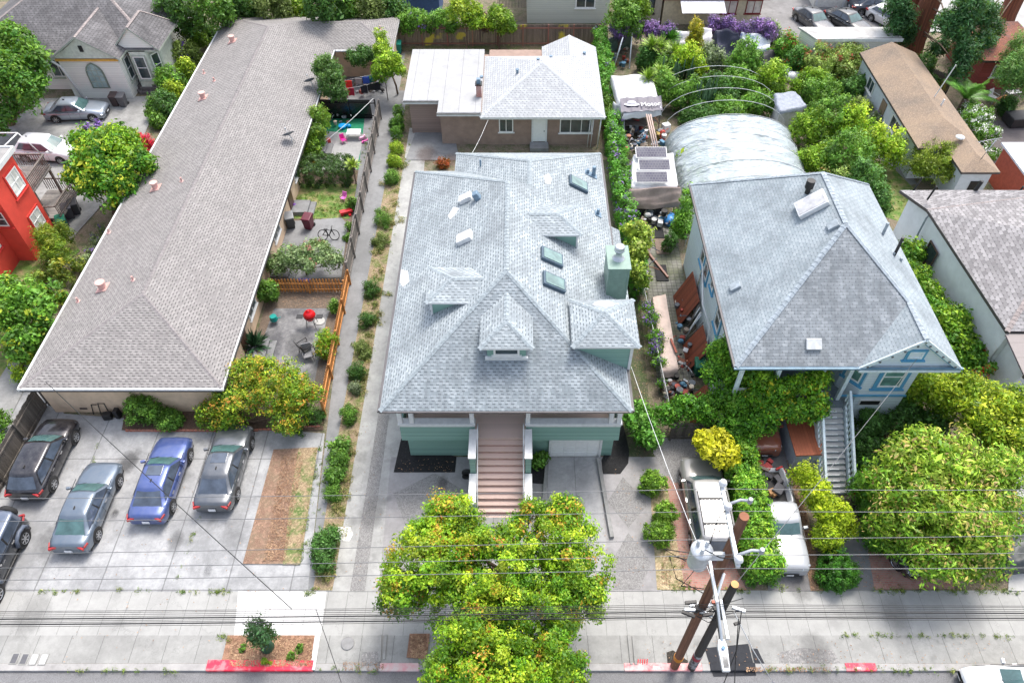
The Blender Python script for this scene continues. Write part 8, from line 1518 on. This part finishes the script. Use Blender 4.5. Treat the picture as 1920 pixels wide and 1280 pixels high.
def junk(label, u0, v0, u1, v1, n, h=.6, big=.5, seed=1):
    g_ = random.Random(seed); c = P((u0 + u1) / 2, (v0 + v1) / 2); t = thing('junk_pile', label, 'junk', c)
    for k in range(n):
        q = P(g_.uniform(u0, u1), g_.uniform(v0, v1), g_.uniform(.05, h)); cl = g_.choice(((.5, .5, .5), (.3, .12, .07), (.06, .07, .1), (.55, .48, .38), (.02, .02, .02), (.14, .16, .18), (.25, .2, .16), (.35, .06, .04), (.65, .66, .68), (.08, .2, .3))); m = MB(); ty = g_.random(); s_ = g_.uniform(.3, 1) * big
        if ty < .45: m.obox(q, s_, s_ * g_.uniform(.4, 1), s_ * g_.uniform(.2, .8), Matrix.Rotation(g_.uniform(0, 3), 3, 'Z') @ Matrix.Rotation(g_.uniform(-.3, .3), 3, 'X'))
        elif ty < .7: m.lathe([(s_ * .35, 0), (s_ * .45, s_ * .8), (s_ * .46, s_ * .82), (s_ * .38, s_ * .8)], q, 12)
        elif ty < .85: e = q + Vector((g_.uniform(-1, 1), g_.uniform(-1, 1), g_.uniform(0, .5))) * big * 2; m.tube([q, (q + e) / 2 + Vector((0, 0, .08)), e], .03, 5)
        else: m.ell(q, s_ * .5, s_ * .4, s_ * .35, 10, 7)
        m.build('junk_piece', flat('junk_%03d' % int(sum(cl) * 999), cl, .65, var=.3, scale=5), t, bevel=.015 if ty < .45 else 0)
junk('dense jumble of household goods between the banner shelter and solar roof', 1172, 240, 1212, 282, 60, 1.1, .55, 1)
junk('jumble of pots and tubs between the timber planks and the tunnel', 1222, 232, 1246, 275, 26, .6, .5, 2)
junk('goods stored in shadow beneath the taupe tarp', 1200, 395, 1262, 420, 26, .8, .5, 3)
junk('pots and boxes lining the left side of the alley', 1196, 430, 1212, 545, 44, .5, .45, 4)
junk('clutter at the foot of the leaning brown panels', 1268, 560, 1296, 690, 40, .7, .45, 5)
junk('rusty pots and frames at the foot of the alley', 1246, 705, 1300, 755, 34, .5, .45, 6)
junk('garden odds and ends behind the tall yard tree', 596, 205, 660, 236, 26, .4, .4, 7)
junk('dark goods under the washing line', 655, 150, 720, 172, 30, .6, .5, 8)
junk('boxes and oddments near the rear corner of the green hedge', 1146, 70, 1178, 128, 26, .6, .6, 9)
q = P(1903, 1020, .7); p0, p1, p2, p3 = P(1890, 1058, 1.1), P(1960, 1050, 1.1), P(1950, 930, 1.5), P(1893, 930, 1.5)
drape('car_tarp', 'dark grey tarp draped over a parked vehicle at the right photo edge', 'tarp', [p0, p1, p2, p3], 1.3, flat('dark_tarp', (.05, .06, .065), .5, var=.3, bump=1.0, bs=2), drop=1.0, amp=.14)
bush('red_shrub', 'small red-leaved shrub beside the rear corner of the green house', [LB(831, 306, .35, 12, .35)], 1500, .12, [(.12, .12, .02), (.4, .06, .02), (.5, .12, .03)], clump=.2, plain=True)
# redwoods
m_rw = boards('redwood_bark', (.3, .1, .05), .09, 3, var=.5, line=.25, dark=(.12, .04, .025), depth=1.0)
def redwood(label, base, r, hgt, lobes, n, group='redwood trees'):
    b_ = Vector((base[0], base[1], 0)); t = thing('redwood', label, 'tree', b_, group); m = MB()
    N_ = 14; V = []; Ks = 9
    for j_ in range(Ks):
        zz = hgt * j_ / (Ks - 1); rr_ = r * (1.25 if j_ == 0 else 1) * (1 - .35 * j_ / Ks)
        for i in range(N_): a_ = 2 * math.pi * i / N_; q = rr_ * (1 + .06 * math.sin(5 * a_ + j_ * .4)); V.append(b_ + Vector((q * math.cos(a_), q * math.sin(a_), zz)))
    m.add(V, [(j_ * N_ + i, j_ * N_ + (i + 1) % N_, (j_ + 1) * N_ + (i + 1) % N_, (j_ + 1) * N_ + i) for j_ in range(Ks - 1) for i in range(N_)], 0, True); m.build('trunk', m_rw, t)
    if lobes:
        leaves('crown', lobes, n, .3, [(.012, .05, .018), (.035, .12, .035), (.09, .24, .08)], parent=t, clump=.5, asp=.28, cn=24)
        m = MB()
        for l in lobes: e = Vector(l[:3]); s0_ = b_ + Vector((0, 0, max(1, e.z - .3))); m.tube([s0_, s0_.lerp(e, .5) + Vector((0, 0, .3)), e], [.1, .06, .03], 5)
        m.build('bough', bark(), t)
b1, b2, b3 = P(1702, 108), P(1678, 92), P(1872, 62)
redwood('thickest red-barked redwood trunk behind the tan-roofed cottage', b1, .95, 15, [LB(1795, 60, 5, 20, 1.1), LB(1815, 100, 4, 24, 1.1), LB(1800, 130, 3, 16, .9), LB(1775, 40, 6, 18, 1), LB(1845, 80, 4.5, 18, .8), LB(1760, 90, 2.5, 16, .9)], 13000)
redwood('second darker redwood trunk leaning behind the thickest one', b2, .75, 15, [LB(1690, 40, 4, 20, 1.2), LB(1680, 15, 5, 20, 1.2), LB(1700, 65, 2.6, 14, 1.0)], 8000)
redwood('dark red redwood trunk at the top right photo corner', b3, .8, 16, [LB(1845, 30, 6, 22, 1.2), LB(1820, 15, 7, 26, 1.2), LB(1800, 45, 6, 16, 1), LB(1860, 55, 4.5, 16, .9)], 10000)
# young street tree with watering bag, weeds
p = P(503, 1214); tree('young_tree', 'young dark-leaved tree with a green watering bag in the mulch bed', (p.x, p.y, 0), [LB(487, 1190, 1.9, 20, .6), LB(500, 1200, 1.3, 15, .5), LB(483, 1160, 2.6, 10, .5), LB(475, 1180, 2.0, 10, .5)], 1500, .15, [(.012, .04, .015), (.03, .09, .03), (.08, .18, .07)], r=.035, clump=.3, asp=.45)
m = MB(); m.lathe([(.26, 0), (.3, .1), (.26, .35), (.14, .6), (.06, .66)], (p.x, p.y, 0), 16); tag(m.build('watering_bag', flat('bag_green', (.02, .08, .045), .5), None, loc=p), 'dark green watering bag around the young tree', 'bag')
for k, (u, v) in enumerate(((500, 1238), (560, 1216), (548, 1228), (455, 1215))): bush('weed', ['yellowish weed patch by the red curb', 'pale green tuft in the mulch bed', 'small weed beside the watering bag', 'small weed left in the mulch bed'][k], [LB(u, v, .12, 9 if k == 0 else 5, .12, .15)], 300, .09, G_LM if k == 0 else G_MD, group='weeds in the mulch bed', clump=.1, cat='weed')
# grass tufts along joints and verges (uncountable)
g2 = np.random.default_rng(11); pts = []
def line_tufts(a_, b_, n, sp=5): 
    for _ in range(n): f_ = g2.random(); pts.append((a_[0] + (b_[0] - a_[0]) * f_ + g2.normal() * sp, a_[1] + (b_[1] - a_[1]) * f_ + g2.normal() * sp * .4))
for seg in (((70, 1108), (300, 1108), 30, 3), ((330, 1108), (440, 1109), 26, 3), ((190, 830), (160, 900), 16, 8), ((430, 812), (330, 1090), 22, 2), ((600, 840), (560, 1060), 60, 4), ((608, 1100), (575, 1115), 14, 6), ((628, 830), (600, 1100), 70, 8), ((760, 270), (650, 800), 90, 7), ((1240, 1100), (1400, 1106), 50, 6), ((1620, 1106), (1900, 1108), 70, 6), ((1580, 1190), (1900, 1192), 60, 3), ((1430, 1254), (1920, 1256), 90, 4), ((100, 1256), (390, 1257), 30, 3), ((590, 1250), (712, 1256), 20, 5), ((1225, 760), (1215, 560), 20, 4), ((1240, 1010), (1300, 1095), 40, 12), ((660, 330), (700, 240), 40, 4), ((560, 395), (650, 395), 90, 14), ((560, 370), (650, 370), 60, 14), ((1700, 400), (1650, 340), 60, 12), ((100, 800), (20, 900), 20, 4), ((1545, 1060), (1600, 1100), 14, 6), ((1450, 1100), (1540, 1106), 16, 5), ((1700, 1060), (1880, 1090), 60, 10), ((410, 1192), (432, 1200), 14, 4)): line_tufts(*seg)
lob = [LB(u, v, .05, 1.6, .07, .09) for u, v in pts]
o = leaves('grass_tufts', lob, 16000, .09, [(.05, .12, .02), (.14, .24, .03), (.38, .36, .1)], loc=(0, 0, 0), clump=.12, up=.2, asp=.25, ground=.02, cn=8); tag(o, 'scattered grass and weed tufts in joints and verges', None, None, 'stuff')
wl = [LB(g2.uniform(0, 1) * 0 + 760 - (v - 260) * .178 + g2.normal() * 9, v, .1, 7, .14) for v in g2.uniform(270, 1095, 70)]
tag(leaves('dry_weeds', wl, 9000, .13, [(.12, .12, .04), (.3, .24, .12), (.42, .33, .18)], loc=(0, 0, 0), clump=.22, up=.3, asp=.22, cn=14, tips=[(.1, .2, .03)], tipf=.35), 'dry weeds and straw growing along the planting strip', None, None, 'stuff')
# fallen leaves and debris on paving
V = []; F_ = []
zones = [((520, 850), (560, 1050), 2200), ((1482, 850), (1535, 1105), 2000), ((640, 1240), (720, 1256), 120), ((1400, 1250), (1560, 1258), 200), ((1240, 1020), (1290, 1100), 250), ((430, 1195), (585, 1248), 2600), ((770, 1190), (800, 1232), 600), ((530, 555), (640, 575), 200), ((640, 790), (740, 1100), 60), ((900, 930), (1100, 1100), 80), ((1130, 870), (1230, 1100), 90), ((100, 860), (560, 1240), 160), ((1600, 1030), (1880, 1104), 600), ((740, 860), (850, 885), 60), ((1200, 1200), (1900, 1250), 150), ((1190, 560), (1215, 860), 260)]
for (a_, b_, n) in zones:
    for _ in range(n):
        u = g2.uniform(a_[0], b_[0]); v = g2.uniform(a_[1], b_[1]); 
        if a_[0] == 520: u = u - (v - 850) * .18 + 10
        if a_[0] == 1482: u = 1482 + (v - 850) * .19 + g2.uniform(-9, 9)
        p = P(u, v, .095 if v < 1250 else .05); r_ = g2.uniform(.014, .036); th = g2.uniform(0, 6.28); i0 = len(V)
        for q in range(4): V.append((p.x + r_ * (1.6 if q % 2 else .6) * math.cos(th + q * 1.57), p.y + r_ * (1.6 if q % 2 else .6) * math.sin(th + q * 1.57), p.z + g2.uniform(-.01, .015)))
        F_.append((i0, i0 + 1, i0 + 2, i0 + 3))
m = MB(); m.add(V, F_); tag(m.build('leaf_litter', soil('dry_leaf', (.26, .14, .08), (.42, .28, .17), (.17, .09, .055), s1=8, s2=3, bump=0), None, fixn=False), 'fallen dry leaves scattered over beds and paving', None, None, 'stuff')
